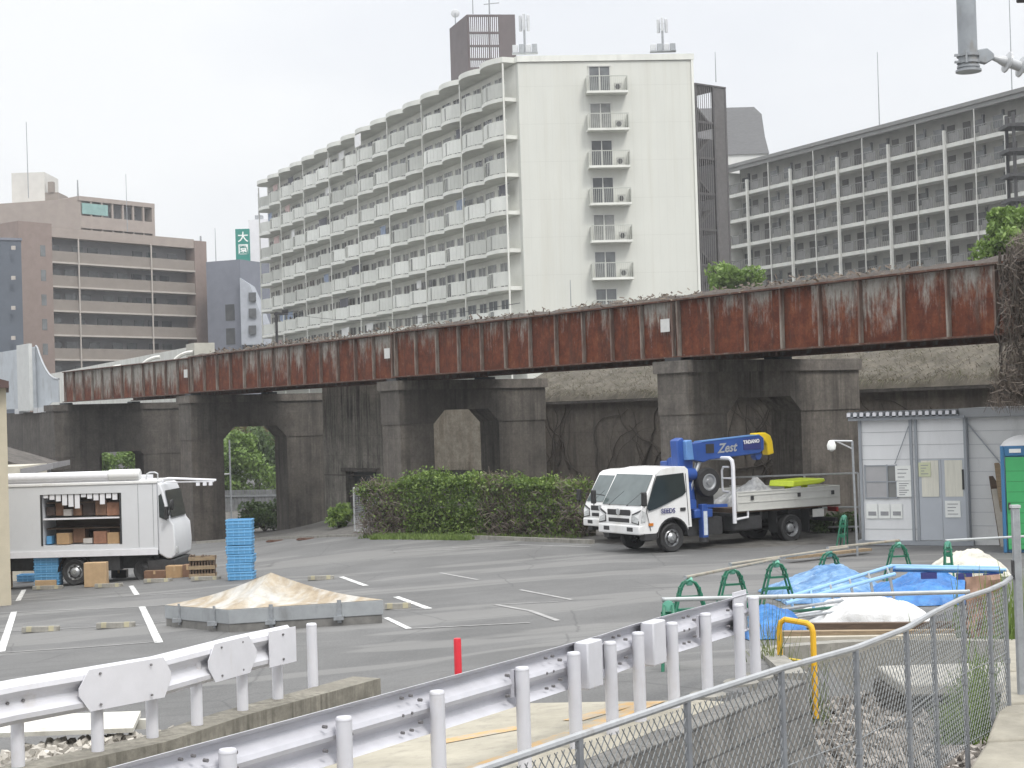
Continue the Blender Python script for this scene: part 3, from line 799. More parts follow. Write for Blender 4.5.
# stained block abutment with a dark doorway (left end of the wall)
p0 = at(324, 460, 74.0); p1 = at(385, 460, 70.0)
fa = Fr((p0.x, p0.y, 0), (p1.x - p0.x, p1.y - p0.y)); fa.n = fa.n if fa.n.y < 0 else -fa.n
wfa = math.hypot(p1.x - p0.x, p1.y - p0.y)
t_ = thing('concrete_block_wall', 'grey concrete wall with black streaks and a dark doorway, left of the hedge', 'wall', (p0.x, p0.y, -1.6))
zt = at(330, 392, 74).z; zd = at(345, 470, 73).z
u0, u1 = wfa * 0.36, wfa * 0.86
C_ST = concrete('streaked_grey_concrete', (0.21, 0.195, 0.17), stain=(0.03, 0.027, 0.024), amt=1.3, streak=1.2)
mb = MB(); fa.box(mb, 0, u0, -2.5, zd, -1.2, 0); fa.box(mb, u1, wfa + 0.5, -2.5, zd, -1.2, 0); fa.box(mb, 0, wfa + 0.5, zd, zt + 0.6, -1.2, 0.0); mb.build('wall', C_ST, t_, world=True)
mb = MB(); fa.box(mb, u0 - 0.25, u1 + 0.2, zd - 0.05, zd + 0.12, 0.002, 0.1); mb.build('lintel', CONC_DARK, t_, world=True)
mb = MB(); fa.box(mb, u0, u1, -2.5, zd, -0.5, -0.45); mb.build('door', M('dark_doorway', (0.03, 0.035, 0.036), 0.6, 0.3, 3), t_, world=True)
mb = MB(); fa.box(mb, 0, wfa + 0.5, 1.1, 1.14, 0.002, 0.03); mb.build('drip_line', CONC_DARK, t_, world=True)
# pale block seen through the second pier
p0 = at(418, 440, 70.5); p1 = at(500, 440, 67.0)
fb = Fr((p0.x, p0.y, 0), (p1.x - p0.x, p1.y - p0.y)); fb.n = fb.n if fb.n.y < 0 else -fb.n
wfb = math.hypot(p1.x - p0.x, p1.y - p0.y)
t_ = thing('concrete_hut', 'pale concrete block framed by the pier opening above the hedge', 'hut', (p0.x, p0.y, -1.5))
za = at(450, 417, 69).z; zb_ = at(450, 470, 69).z
C_HUT = concrete('hut_concrete', (0.30, 0.27, 0.22), stain=(0.12, 0.085, 0.06), amt=0.8, lines=0.45)
mb = MB(); fb.box(mb, 0, wfb, zb_, za + 0.4, -2, 0); mb.build('upper_wall', C_HUT, t_, world=True)
mb = MB(); fb.box(mb, 0.1, wfb, -2.5, zb_ - 0.01, -2, -0.2); mb.build('base', M('hut_base', (0.12, 0.115, 0.105), 0.9, 0.2, 2), t_, world=True)

# ------------------------------------------------------------------ buildings
rb = random.Random(11)
WPANEL = None
def panel_mat(name, col, wd=0.6, dep=0.12):
    m, t, b = newmat(name)
    v = coords(t); s = t.nodes.new('ShaderNodeSeparateXYZ'); t.links.new(v, s.inputs[0])
    fr = math_(t, 'FRACT', math_(t, 'MULTIPLY', s.outputs['X'], 1 / wd))
    ln = ramp(t, fr, [(0.0, 1.0), (0.05, 0.0)])
    fz = math_(t, 'FRACT', math_(t, 'MULTIPLY', math_(t, 'ADD', s.outputs['Z'], 0.4), 1 / 2.8))
    lz = ramp(t, fz, [(0.0, 1.0), (0.025, 0.0)])
    base = ramp(t, noisen(t, coords(t, (1, 1, 0.3)), 0.5, 6, 0.6), [(0.3, tuple(c * 0.95 for c in col)), (0.7, tuple(min(1, c * 1.03) for c in col))])
    st_ = ramp(t, noisen(t, coords(t, (1.2, 1.2, 0.05)), 1.0, 6, 0.7), [(0.5, 0.0), (0.72, 0.45)])
    c = mixc(t, st_, base, (0.5, 0.485, 0.42))
    c = mixc(t, math_(t, 'MULTIPLY', math_(t, 'ADD', ln, lz), dep), c, (0.3, 0.3, 0.27))
    t.links.new(c, b.inputs['Base Color']); b.inputs['Roughness'].default_value = 0.75
    return m
APT = panel_mat('cream_wall_panels', (0.59, 0.595, 0.55), dep=0.22)
APT_SLAB = M('cream_slab', (0.66, 0.665, 0.62), 0.8, 0.1, 0.8, stretch=(1, 1, 0.4), dirt=(0.48, 0.48, 0.44), dirt_at=(0.55, 0.8))
APT_RAIL = M('frosted_railing', (0.60, 0.61, 0.57), 0.5, 0.10, 0.35, dirt=(0.48, 0.49, 0.46))
APT_RAILS = [APT_RAIL, APT_RAIL, M('frosted_railing_pale', (0.68, 0.69, 0.65), 0.5, 0.1, 0.35), M('frosted_railing_dull', (0.47, 0.48, 0.445), 0.5, 0.12, 0.35, dirt=(0.36, 0.37, 0.34))]
APT_BACK = M('balcony_back_wall', (0.68, 0.68, 0.63), 0.8, 0.12, 0.5)
RAILBAR = M('grey_green_bars', (0.45, 0.46, 0.42), 0.5, 0.1, 2)
GLS = glassmat('dark_window', (0.085, 0.09, 0.095))
GLS2 = glassmat('curtained_window', (0.27, 0.275, 0.265), 0.25)
GLS3 = glassmat('grey_window', (0.16, 0.17, 0.175), 0.15)
FRAMEW = M('window_frame_white', (0.55, 0.55, 0.52), 0.5, 0.06, 3)
ACW = M('air_conditioner_white', (0.45, 0.45, 0.42), 0.6, 0.1, 4)
BROWNTW = M('mauve_brown_panel', (0.105, 0.088, 0.09), 0.7, 0.12, 1)

Cn = at(517.5, 56.5, 118.0); Lf_ = at(267, 184, 178.0); Rr = at(692, 53, 119.0)
t_ = thing('apartment_building', 'tall cream apartment block with scalloped balconies, tallest building in the middle', 'building', (Cn.x, Cn.y, 3.0))
fl = Fr(Cn, (Lf_.x - Cn.x, Lf_.y - Cn.y), None)
if fl.n.dot(Vector((-1, -0.5, 0))) < 0: fl.n = -fl.n
W1 = math.hypot(Lf_.x - Cn.x, Lf_.y - Cn.y)
fr_ = Fr(Cn, (Rr.x - Cn.x, Rr.y - Cn.y)); 
if fr_.n.y > 0: fr_.n = -fr_.n
W2 = math.hypot(Rr.x - Cn.x, Rr.y - Cn.y)
ZT = Cn.z; FH = 2.8
Bk = Vector((Rr.x + fl.u.x * W1, Rr.y + fl.u.y * W1))
mb = MB()
cs = [Vector((Cn.x, Cn.y)), Vector((Rr.x, Rr.y)), Bk, Vector((Lf_.x, Lf_.y))]
mb.prism([(c.x, c.y, 0) for c in cs], (0, 0, 1), (0, 0, ZT - 0.45)); mb.build('wall', APT, t_, world=True)
mb = MB()
mb.prism([(c.x, c.y, 0) for c in (fr_.p(-0.05, 0, 0.12).xy, fr_.p(W2 + 0.12, 0, 0.12).xy, Bk, Vector((Lf_.x, Lf_.y)))], (0, 0, ZT - 0.42), (0, 0, ZT + 0.02)); mb.build('roof', APT_SLAB, t_, world=True)
WASH = [M('washing_white', (0.75, 0.75, 0.74), 0.8, 0.1, 3), M('washing_blue', (0.30, 0.36, 0.48), 0.8, 0.25, 3), M('washing_pink', (0.55, 0.42, 0.40), 0.8, 0.2, 3), M('washing_dark', (0.12, 0.12, 0.14), 0.8, 0.3, 3)]
NB = 8; SW = (W1 - 0.6) / (2 * NB)
def arcn(tt): return 0.95 + 0.62 * math.sin(math.pi * tt) ** 0.8
def arc_slab(mb, u0, z0, z1, n_in=0.002, seg=8, grow=0.0):
    pts = [(u0 + SW * i / seg, arcn(i / seg) + grow) for i in range(seg + 1)]
    lo = [fl.p(u, z0, n) for u, n in pts] + [fl.p(u0 + SW, z0, n_in), fl.p(u0, z0, n_in)]
    hi = [p + Vector((0, 0, z1 - z0)) for p in lo]
    n = len(lo)
    mb.add(lo + hi, [tuple(range(n)), tuple(range(n, 2 * n))] + [(i, (i + 1) % n, n + (i + 1) % n, n + i) for i in range(n)])
def arc_rail(mb, u0, z0, z1, t0, t1, inset=0.06, th=0.04, seg=5):
    for i in range(seg):
        a = t0 + (t1 - t0) * i / seg; b = t0 + (t1 - t0) * (i + 1) / seg
        na, nb = arcn(a) - inset, arcn(b) - inset
        mb.hexa([fl.p(u0 + SW * a, z0, na - th), fl.p(u0 + SW * b, z0, nb - th), fl.p(u0 + SW * b, z0, nb), fl.p(u0 + SW * a, z0, na),
                 fl.p(u0 + SW * a, z1, na - th), fl.p(u0 + SW * b, z1, nb - th), fl.p(u0 + SW * b, z1, nb), fl.p(u0 + SW * a, z1, na)])
mb = MB()
for i in range(2 * NB): arc_slab(mb, 0.4 + i * SW, ZT - 0.40, ZT + 0.0, grow=0.1)
mb.build('roof_canopy', APT_SLAB, t_, world=True)
NF = 8
for k in range(NF):
    zf = ZT - 0.2 - FH * (k + 1)
    for bay in range(NB):
        u0 = 0.4 + bay * 2 * SW
        mb = MB(); arc_slab(mb, u0, zf - 0.28, zf); arc_slab(mb, u0 + SW, zf - 0.28, zf)
        bal = mb.build('balcony', APT_SLAB, t_, world=True)
        mb = MB()
        for h in range(2):
            uu = u0 + h * SW
            arc_rail(mb, uu, zf + 0.08, zf + 1.05, 0.02, 0.46); 
            if rb.random() < 0.75: arc_rail(mb, uu, zf + 0.08, zf + 1.05, 0.52, 0.84)
            arc_rail(mb, uu, zf + 1.06, zf + 1.13, 0.0, 1.0, 0.055, 0.06)
            for j in range(10): arc_rail(mb, uu, zf + 0.02, zf + 1.06, 0.02 + j * 0.107, 0.032 + j * 0.107, 0.05, 0.03, 1)
        mb.build('railing', rb.choice(APT_RAILS), bal, world=True)
        mb = MB(); fm = MB()
        for h in range(2):
            uu = u0 + h * SW
            if not (bay == 0 and h == 0): fl.box(mb, uu + 0.35, uu + 1.95, zf + 0.05, zf + 2.05, 0.01, 0.04)
            fl.box(mb, uu + 2.4, uu + 3.7, zf + 0.05, zf + 2.0, 0.01, 0.04)
            for q in ((0.33, 1.13, 1.95, 2.38, 3.03, 3.7) if not (bay == 0 and h == 0) else (2.38, 3.03, 3.7)): fl.box(fm, uu + q - 0.03, uu + q + 0.03, zf + 0.05, zf + 2.06, 0.005, 0.06)
        wn = mb.build('window', rb.choice([GLS, GLS3, GLS3, GLS2, GLS2]), t_, world=True)
        if rb.random() < 0.42:
            ln = MB(); uu = u0 + rb.choice((0.5, 2.0, SW + 0.4, SW + 1.9)); q_ = uu
            for j in range(rb.randint(2, 4)):
                wl_ = rb.uniform(0.3, 0.75); hl_ = rb.uniform(0.5, 1.0); fl.box(ln, q_, q_ + wl_, zf + 2.05 - hl_, zf + 2.05, 0.70, 0.74); q_ += wl_ + 0.03
            fl.box(ln, uu - 0.3, q_ + 0.3, zf + 2.05, zf + 2.08, 0.70, 0.73)
            ln.build('hung_washing', rb.choice(WASH), bal, world=True)
        if rb.random() < 0.5:
            ac = MB(); uu = u0 + rb.choice((2.0, SW + 2.0)); fl.box(ac, uu, uu + 0.8, zf + 1.35 if False else zf + 0.02, zf + 0.62, 0.05, 0.35); ac.build('air_conditioner', ACW, t_, world=True)
        if (k * NB + bay) % 1 == 0: fm.build('window_frame', FRAMEW, wn, world=True)
mb = MB()
for k in range(NF):
    zf = ZT - 0.2 - FH * (k + 1)
    fl.box(mb, 0.45, W1 - 0.3, zf + 0.001, zf + 2.42, 0.002, 0.006)
mb.build('recess_wall', APT_BACK, t_, world=True)
for bay in range(NB + 1):
    u = 0.4 + bay * 2 * SW
    mb = MB(); mb.tube(fl.p(u, ZT - 0.5, 1.05), fl.p(u, ZT - 24, 1.05), 0.07, 6); mb.build('downpipe', APT_SLAB, t_, world=True)
# laundry
for (px, py, Y) in ((399, 136, 140), (190 / 2.193 + 240, 632 / 2.193, 158)):
    p = at(px, py, Y - 6)
    pass
p = fl.p(0.4 + 7.3 * SW, ZT - 0.2 - FH + 1.35, 1.62)
mb = MB(); mb.add([p, p + fl.u * 1.5, p + fl.u * 1.5 + Vector((0, 0, 1.1)), p + Vector((0, 0, 1.1))] + [q + fl.n * 0.06 for q in (p, p + fl.u * 1.5, p + fl.u * 1.5 + Vector((0, 0, 1.1)), p + Vector((0, 0, 1.1)))], [(0, 1, 2, 3), (4, 5, 6, 7), (0, 1, 5, 4), (1, 2, 6, 5), (2, 3, 7, 6), (3, 0, 4, 7)])
solo(mb, 'laundry', M('white_cloth', (0.8, 0.8, 0.8), 0.8, 0.05, 4), 'white bedding hung out over a top floor balcony of the cream block', 'laundry', loc=p)
# right gable: small balconies with sliding windows
sc_px = 177.0
def gu(px): return (px - 517) / 175.0 * W2
for k in range(NF):
    zf = ZT - 0.35 - FH * k
    us = gu(583.5) + 0.0; ue = gu(624.5)
    zb = at(600, 93 + 37.1 * k, 118.6).z - 0.02
    mb = MB(); fr_.box(mb, us, ue, zb - 0.17, zb, 0.002, 0.95); bal = mb.build('balcony', APT_SLAB, t_, world=True)
    mb = MB()
    for a, b, z0, z1, n0, n1 in ((us, ue, zb + 1.05, zb + 1.11, 0.87, 0.93), (us, us + 0.05, zb, zb + 1.05, 0.002, 0.93), (ue - 0.05, ue, zb, zb + 1.05, 0.002, 0.93)): fr_.box(mb, a, b, z0, z1, n0, n1)
    for j in range(22): 
        u = us + 0.05 + (ue - us - 0.1) * j / 21; fr_.box(mb, u - 0.012, u + 0.012, zb, zb + 1.05, 0.89, 0.91)
    mb.build('railing', RAILBAR, bal, world=True)
    ws, we = gu(587.5), gu(608.5)
    mb = MB(); fr_.box(mb, ws, we, zb + 0.1, zb + 1.95, 0.01, 0.03); wn = mb.build('window', [GLS3, GLS2, GLS, GLS, GLS2, GLS3, GLS3, GLS][k], t_, world=True)
    mb = MB()
    fr_.box(mb, ws - 0.06, we + 0.06, zb + 1.951, zb + 2.05, 0.005, 0.12)
    for u in (ws, (ws + we) / 2, we): fr_.box(mb, u - 0.035, u + 0.035, zb + 0.1, zb + 1.95, 0.031, 0.07)
    mb.build('window_frame', FRAMEW, wn, world=True)
    mb = MB(); fr_.box(mb, gu(612), gu(619.5), zb + 0.02, zb + 0.62, 0.25, 0.55); ac = mb.build('air_conditioner', ACW, t_, world=True)
    mb = MB(); q = fr_.p(gu(615), zb + 0.33, 0.56); mb.tube(q, q + fr_.n * 0.02, 0.2, 12); mb.build('fan_grille', DARKMET, ac, world=True)
# gable corner trim
mb = MB(); fr_.box(mb, W2 - 0.12, W2 + 0.06, 3, ZT - 0.43, 0.003, 0.1); mb.build('corner_trim', APT_SLAB, t_, world=True)
# roof tower (brown, with louvres)
A = at(451, 78, 146); B_ = at(468.5, 76, 141); D_ = at(516, 50, 141.5)
zt = at(468.5, 14.5, 141).z; zt0 = at(450.5, 25, 146).z
t_ = thing('rooftop_tower', 'dark mauve louvred tower on the roof of the cream apartment block', 'roof tower', (B_.x, B_.y, ZT))
fa_ = Fr(B_, (A.x - B_.x, A.y - B_.y)); fa_.n = fa_.n if fa_.n.x < 0 else -fa_.n
fb_ = Fr(B_, (D_.x - B_.x, D_.y - B_.y)); fb_.n = fb_.n if fb_.n.y < 0 else -fb_.n
wa = math.hypot(A.x - B_.x, A.y - B_.y) + 1.0; wb = D_.x - B_.x
mb = MB(); fa_.box(mb, 0, wa - 1.0, ZT, zt, -0.15, 0); mb.build('side_wall', BROWNTW, t_, world=True)
mb = MB(); fb_.box(mb, wb * 0.70, wb, ZT, zt, -0.15, 0); fb_.box(mb, 0, wb * 0.62, zt - (zt - ZT) * 0.68, zt - (zt - ZT) * 0.52, -0.15, 0); mb.box(D_.x - 0.1, D_.x, D_.y, D_.y + 6, ZT, zt); mb.build('front_wall', BROWNTW, t_, world=True)
mb = MB()
H0 = zt - ZT
for f in (0.0, 0.17, 0.30, 0.43, 0.62, 0.94): fb_.box(mb, 0, wb * 0.70, zt - H0 * f - 0.18, zt - H0 * f, -0.16, 0.02)
for u in (0.02, 0.44, 0.67): fb_.box(mb, wb * u, wb * u + 0.14, ZT, zt, -0.17, 0.03)
mb.build('frame', BROWNTW, t_, world=True)
mb = MB()
for j in range(17):
    u = wb * 0.03 + wb * 0.66 * j / 16; fb_.box(mb, u, u + 0.085, ZT, zt, -0.1, -0.02)
mb.build('louvre_bars', BROWNTW, t_, world=True)
# masts
def mast(px, y0, y1, Y, r, label, heads=0, group=None):
    a = at(px, y1, Y); b = at(px - 0.03 * (y1 - y0), y0, Y)
    t_ = thing('antenna_mast', label, 'antenna', a, 0, group)
    mb = MB(); mb.tube(a, b, r, 6, r * 0.6); mb.build('pole', GALV, t_, world=True)
    return t_, a, b
AG = 'thin lightning rods and masts on roofs'
t_, a, b = mast(455.5, 13, 25, 146, 0.06, 'short mast with a round dish on the left of the mauve roof tower', group=AG)
mb = MB(); mb.lathe([(0.02, 0), (0.35, 0.05), (0.4, 0.15), (0.02, 0.2)], b, 'y', 10); mb.build('dish', GALV_LT, t_, world=True)
mast(473, -20, 14, 143, 0.05, 'thin rod on the louvred front of the mauve roof tower', group=AG)
t_, a, b = mast(489.5, -14, 14, 142, 0.07, 'thicker mast with side arms on the mauve roof tower', group=AG)
mb = MB(); 
for q in (0.35, 0.55): 
    c = a + (b - a) * q; mb.tube(c + Vector((-0.5, 0, 0)), c + Vector((0.9, 0, 0.1)), 0.04, 5)
mb.build('side_arm', GALV, t_, world=True)
def cellmast(px, yb, yt, Y, label):
    a = at(px, yb, Y); b = at(px - 0.5, yt, Y); h = b.z - a.z
    t_ = thing('mobile_mast', label, 'antenna', a, 0, 'mobile phone masts on the cream block')
    mb = MB(); mb.tube((0, 0, 0), (0, 0, h), 0.09, 8); mb.build('pole', GALV, t_)
    for k in range(3):
        an = k * 2.1 + 0.4; x, y = 0.35 * math.cos(an), 0.35 * math.sin(an)
        mb = MB(); mb.rbox((x, y, h * 0.78), (0.22, 0.16, h * 0.40), Matrix.Rotation(an, 3, 'Z')); mb.bar((0, 0, h * 0.85), (x, y, h * 0.85), 0.05, 0.05); mb.bar((0, 0, h * 0.68), (x, y, h * 0.68), 0.05, 0.05)
        mb.build('panel_antenna', GALV_LT, t_, bevel=0.02)
    for k in range(4):
        mb = MB(); mb.rbox((-0.75 + 0.5 * k, 0.1 * (-1) ** k, h * 0.12), (0.42, 0.4, h * 0.22)); mb.build('equipment_box', GALV if k % 2 else GALV_LT, t_, bevel=0.02)
    mb = MB(); mb.bar((-1.0, 0, 0.05), (1.0, 0, 0.05), 0.5, 0.1); mb.build('base', GALV, t_)
cellmast(525, 54, 14, 124, 'mobile phone mast with panel antennas beside the mauve roof tower')
cellmast(663, 52, 18, 124, 'mobile phone mast with panel antennas near the right end of the cream roof')

# dark steel stair tower right of the cream block
t0 = at(695, 83, 124); t1 = at(724, 82, 126); zt = t0.z
STW = M('dark_stair_steel', (0.085, 0.08, 0.08), 0.6, 0.2, 2)
STM = M('stair_mesh_grey', (0.15, 0.142, 0.14), 0.6, 0.15, 3)
t_ = thing('stair_tower', 'dark grey steel stair tower at the right side of the cream block', 'stair tower', (t0.x, t0.y, 3))
fs = Fr(t0, (t1.x - t0.x, t1.y - t0.y)); fs.n = fs.n if fs.n.y < 0 else -fs.n
ws_ = math.hypot(t1.x - t0.x, t1.y - t0.y)
mb = MB()
for u in (0, ws_ * 0.60, ws_): fs.box(mb, u - 0.09, u + 0.09, 2, zt, -0.1, 0.08)
for u in (0, ws_): fs.box(mb, u - 0.09, u + 0.09, 2, zt, -4.0, -3.8)
fs.box(mb, -0.1, ws_ + 0.1, zt - 0.12, zt, -4, 0.1); mb.build('frame', STW, t_, world=True)
k = 0; z = zt - 2.9
while z > 4:
    mb = MB(); fs.box(mb, 0, ws_, z - 0.18, z, -3.9, 0.0); mb.build('landing', STW, t_, world=True)
    mb = MB(); a, b = (0.1, ws_ * 0.58) if k % 2 else (ws_ * 0.58, 0.1)
    mb.bar(fs.p(a, z, -1.0), fs.p(b, z + 1.5, -1.0), 1.1, 0.16); mb.bar(fs.p(b, z + 1.5, -2.4), fs.p(a, z + 2.9, -2.4), 1.1, 0.16); mb.build('stair_flight', STW, t_, world=True)
    z -= 2.8; k += 1
mb = MB()
for j in range(12):
    u = ws_ * 0.62 + ws_ * 0.37 * j / 11; fs.box(mb, u - 0.035, u + 0.035, 3, zt - 0.15, 0.0, 0.05)
mb.build('screen', STM, t_, world=True)
mb = MB()
mb = MB(); fs.box(mb, 0.5, ws_ + 2.5, 3, zt - 3.4, -3.79, -3.75); mb.build('back_panel', DARKMET, t_, world=True)
mb = MB()
for j in range(9):
    u = ws_ * 0.02 + ws_ * 0.57 * j / 8; fs.box(mb, u - 0.03, u + 0.03, 3, zt - 0.15, -0.02, 0.0)
mb.build('bars', STM, t_, world=True)
mast(716, 52, 82, 126, 0.04, 'thin rod above the dark steel stair tower', group=AG)
mast(879.5, 52, 126, 150, 0.05, 'tall thin lightning rod on the gallery block at right', group=AG)
mast(1012, -30, 90, 140, 0.05, 'thin lightning rod at the top right behind the steel pipe', group=AG)

# grey mansard roof building
a = at(726, 155, 192); b = at(769, 152, 192); zt = at(726, 108, 192).z
t_ = thing('mansard_house', 'white building with a grey mansard roof behind the stair tower', 'building', (a.x, a.y, 3))
mb = MB(); mb.box(a.x - 4, b.x - 0.2, a.y, a.y + 12, 3, a.z); mb.build('wall', M('white_render', (0.6, 0.6, 0.58), 0.8, 0.05, 1), t_, world=True)
mb = MB(); x0 = a.x - 4; x1 = b.x; x2 = at(757, 108, 192).x; zm = zt
mb.prism([(x0, 0, a.z + 0.003), (x1, 0, a.z + 0.003), (x1 - 0.45, 0, a.z + 2.0), (x2 + 0.5, 0, zm - 0.9), (x2 - 0.4, 0, zm), (x0, 0, zm)], (0, a.y - 0.2, 0), (0, a.y + 12, 0)); mb.build('roof', M('grey_roof_shingle', (0.20, 0.20, 0.205), 0.8, 0.1, 2, stretch=(1, 1, 4)), t_, world=True)

# gallery block at right
A0 = at(728, 166, 172); A1 = at(1075, 79, 128.5)
t_ = thing('gallery_block', 'long grey apartment block with open access galleries and cream beams, at right', 'building', (A0.x, A0.y, 3))
fg = Fr(A0, (A1.x - A0.x, A1.y - A0.y)); fg.n = fg.n if fg.n.y < 0 else -fg.n
WG = math.hypot(A1.x - A0.x, A1.y - A0.y)
ZG = A0.z; 
GW = M('gallery_back_wall', (0.34, 0.335, 0.315), 0.8, 0.15, 0.6)
GB = M('gallery_cream_beam', (0.60, 0.60, 0.565), 0.8, 0.1, 1, dirt=(0.48, 0.47, 0.44))
GD = M('gallery_door', (0.06, 0.055, 0.052), 0.6, 0.25, 1)
GR = M('gallery_railing', (0.19, 0.19, 0.185), 0.6, 0.15, 2)
GROOF = M('gallery_roof', (0.21, 0.21, 0.205), 0.7, 0.1, 1)
mb = MB(); fg.box(mb, 0, WG, 2, ZG - 0.1, -1.9, -1.5); fg.box(mb, 7, WG, 2, ZG - 0.1, -9, -1.901); mb.build('wall', GW, t_, world=True)
mb = MB(); fg.box(mb, -0.3, WG, ZG - 0.35, ZG, -2.0, 0.35); fg.box(mb, 7, WG, ZG - 0.35, ZG, -10, -2.001); fg.box(mb, -0.3, WG, ZG - 0.75, ZG - 0.352, -0.1, 0.2); mb.build('roof', GROOF, t_, world=True)
mb = MB(); fg.box(mb, -0.2, 0.05, 2, ZG - 0.76, -1.499, 0.0); mb.build('end_wall', GB, t_, world=True)
GFH = 2.72
nu = 13; UW = WG / nu
for k in range(7):
    zf = ZG - 0.6 - GFH * (k + 1)
    mb = MB(); fg.box(mb, 0, WG, zf - 0.20, zf, -1.5, 0.0); mb.build('gallery_floor', GB, t_, world=True)
    mb = MB()
    fg.box(mb, 0, WG, zf - 0.24, zf + 0.12, 0.002, 0.14); mb.build('edge_beam', GB, t_, world=True)
    mb = MB()
    fg.box(mb, 0, WG, zf + 1.1, zf + 1.17, 0.02, 0.08)
    j = 0.1
    while j < WG: fg.box(mb, j - 0.02, j + 0.02, zf + 0.12, zf + 1.1, 0.03, 0.07); j += 0.28
    for q in range(nu): fg.box(mb, q * UW + 0.3, q * UW + UW * 0.45, zf + 0.2, zf + 1.0, 0.035, 0.05)
    mb.build('railing', GR, t_, world=True)
    for q in range(nu):
        u = q * UW
        d0 = u + (0.5 if q % 2 else UW - 1.5)
        if k < 6:
            mb = MB(); fg.box(mb, d0, d0 + 0.95, zf + 0.01, zf + 2.05, -1.5, -1.46); mb.build('door', GD, t_, world=True)
            w0 = u + (1.8 if q % 2 else 0.45)
            mb = MB(); fg.box(mb, w0, w0 + 1.1, zf + 0.85, zf + 1.95, -1.5, -1.46); fg.box(mb, w0 + 1.25, w0 + 1.42, zf + 0.01, zf + 2.3, -1.5, -1.3)
            mb.build('window', GLS3 if (q + k) % 3 else GLS, t_, world=True)
for q in range(0, nu + 1):
    u = q * UW
    mb = MB()
    if q % 2 == 1: fg.box(mb, u - 0.10, u + 0.10, 2, ZG - 2.0, 0.145, 0.42)
    else: mb.tube(fg.p(u, 2, 0.25), fg.p(u, ZG - 0.76, 0.25), 0.055, 6)
    mb.build('column' if q % 2 == 1 else 'downpipe', GB, t_, world=True)
# small dark steel stair at the right edge
t0 = at(1013, 112, 112); 
t_ = thing('stair_tower', 'black steel stair at the right edge in front of the gallery block', 'stair tower', (t0.x, t0.y, 3))
mb = MB()
for dx in (0, 2.2): 
    for dy in (0, 1.6): mb.box(t0.x + dx - 0.1, t0.x + dx + 0.1, t0.y + dy - 0.1, t0.y + dy + 0.1, 2, t0.z)
mb.build('frame', DARKMET, t_, world=True)
for k in range(7):
    z = t0.z - 0.8 - k * 1.75
    mb = MB(); mb.box(t0.x - 0.5, t0.x + 2.6, t0.y - 0.3, t0.y + 1.8, z - 0.25, z); mb.build('landing', DARKMET, t_, world=True)

# ---- left buildings
def simple_block(name, label, pL, pR, depth, zb, mat, cat='building'):
    """pL, pR: top corners of the front; returns thing, frame, width, top"""
    t_ = thing(name, label, cat, (pL.x, pL.y, zb))
    f = Fr(pL, (pR.x - pL.x, pR.y - pL.y)); f.n = f.n if f.n.y < 0 else -f.n
    W = math.hypot(pR.x - pL.x, pR.y - pL.y)
    mb = MB(); f.box(mb, 0, W, zb, pL.z, -depth, 0); mb.build('wall', mat, t_, world=True)
    return t_, f, W, pL.z
MAUVE = M('mauve_tile', (0.235, 0.18, 0.158), 0.75, 0.1, 1.2)
MAUVE2 = M('pinkish_tile', (0.31, 0.262, 0.232), 0.75, 0.08, 0.8)
TAUPE = M('taupe_parapet', (0.23, 0.20, 0.175), 0.75, 0.08, 0.8)
BALC_BACK = M('balcony_back_grey', (0.20, 0.195, 0.20), 0.8, 0.1, 0.8)  # one even grey for the recessed balcony walls
LEDGE = M('pale_ledge', (0.42, 0.38, 0.345), 0.75, 0.08, 1)
NAVY = M('dark_blue_grey_cladding', (0.085, 0.10, 0.125), 0.6, 0.1, 0.6)
SLATE = M('slate_blue_wall', (0.17, 0.18, 0.215), 0.7, 0.1, 0.8)
PALEB = M('pale_blue_wall', (0.52, 0.60, 0.68), 0.7, 0.06, 0.8)
# main mauve block
pL = at(49, 228, 186); pR = at(206, 249.5, 205)
t_ = thing('apartment_building', 'brown mauve apartment block with long balconies at left', 'building', (pL.x, pL.y, 0))
f = Fr(pL, (pR.x - pL.x, pR.y - pL.y)); f.n = f.n if f.n.y < 0 else -f.n
W = math.hypot(pR.x - pL.x, pR.y - pL.y); zt = pL.z
side = at(12, 226, 184)
mb = MB(); f.box(mb, 0, W, -2, zt - 0.3, -10, -1.6); mb.build('wall', BALC_BACK, t_, world=True)
wtL = (at(49, 240, 186) - at(12, 240, 186)).x
mb = MB(); f.box(mb, -wtL, 0.25, -2, zt + 0.5, -10, 0.15); mb.build('left_pier', MAUVE, t_, world=True)
mb = MB(); f.box(mb, W - 2.0, W, -2, zt, -10, 0.1); mb.build('right_pier', MAUVE, t_, world=True)
mb = MB(); f.box(mb, 0.25, W - 2.0, zt - 1.0, zt + 0.15, -10, 0.0); mb.build('parapet', MAUVE2, t_, world=True)
zs = zt - 1.0
fh = 2.85
for k in range(8):
    z = zs - fh * (k + 1)
    mb = MB(); f.box(mb, 0.25, W - 2.001, z, z + 1.25, -0.2, 0.0); bal = mb.build('balcony', TAUPE, t_, world=True)
    mb = MB(); f.box(mb, 0.25, W - 2.001, z - 0.2, z - 0.001, -1.6, 0.12); mb.build('ledge', LEDGE, bal, world=True)
    if k < 6:
        u = 1.0
        while u < W - 4:
            mb = MB(); f.box(mb, u, u + 1.5, z + 0.4, z + 2.1, -1.6, -1.55); mb.build('window', GLS if rb.random() < 0.5 else GLS3, t_, world=True)
            u += 2.2 if rb.random() < 0.7 else 3.4
for q in (0.165, 0.62):
    u = W * q; mb = MB(); mb.tube(f.p(u, -2, 0.2), f.p(u, zt - 1, 0.2), 0.1, 6); mb.build('downpipe', LEDGE, t_, world=True)
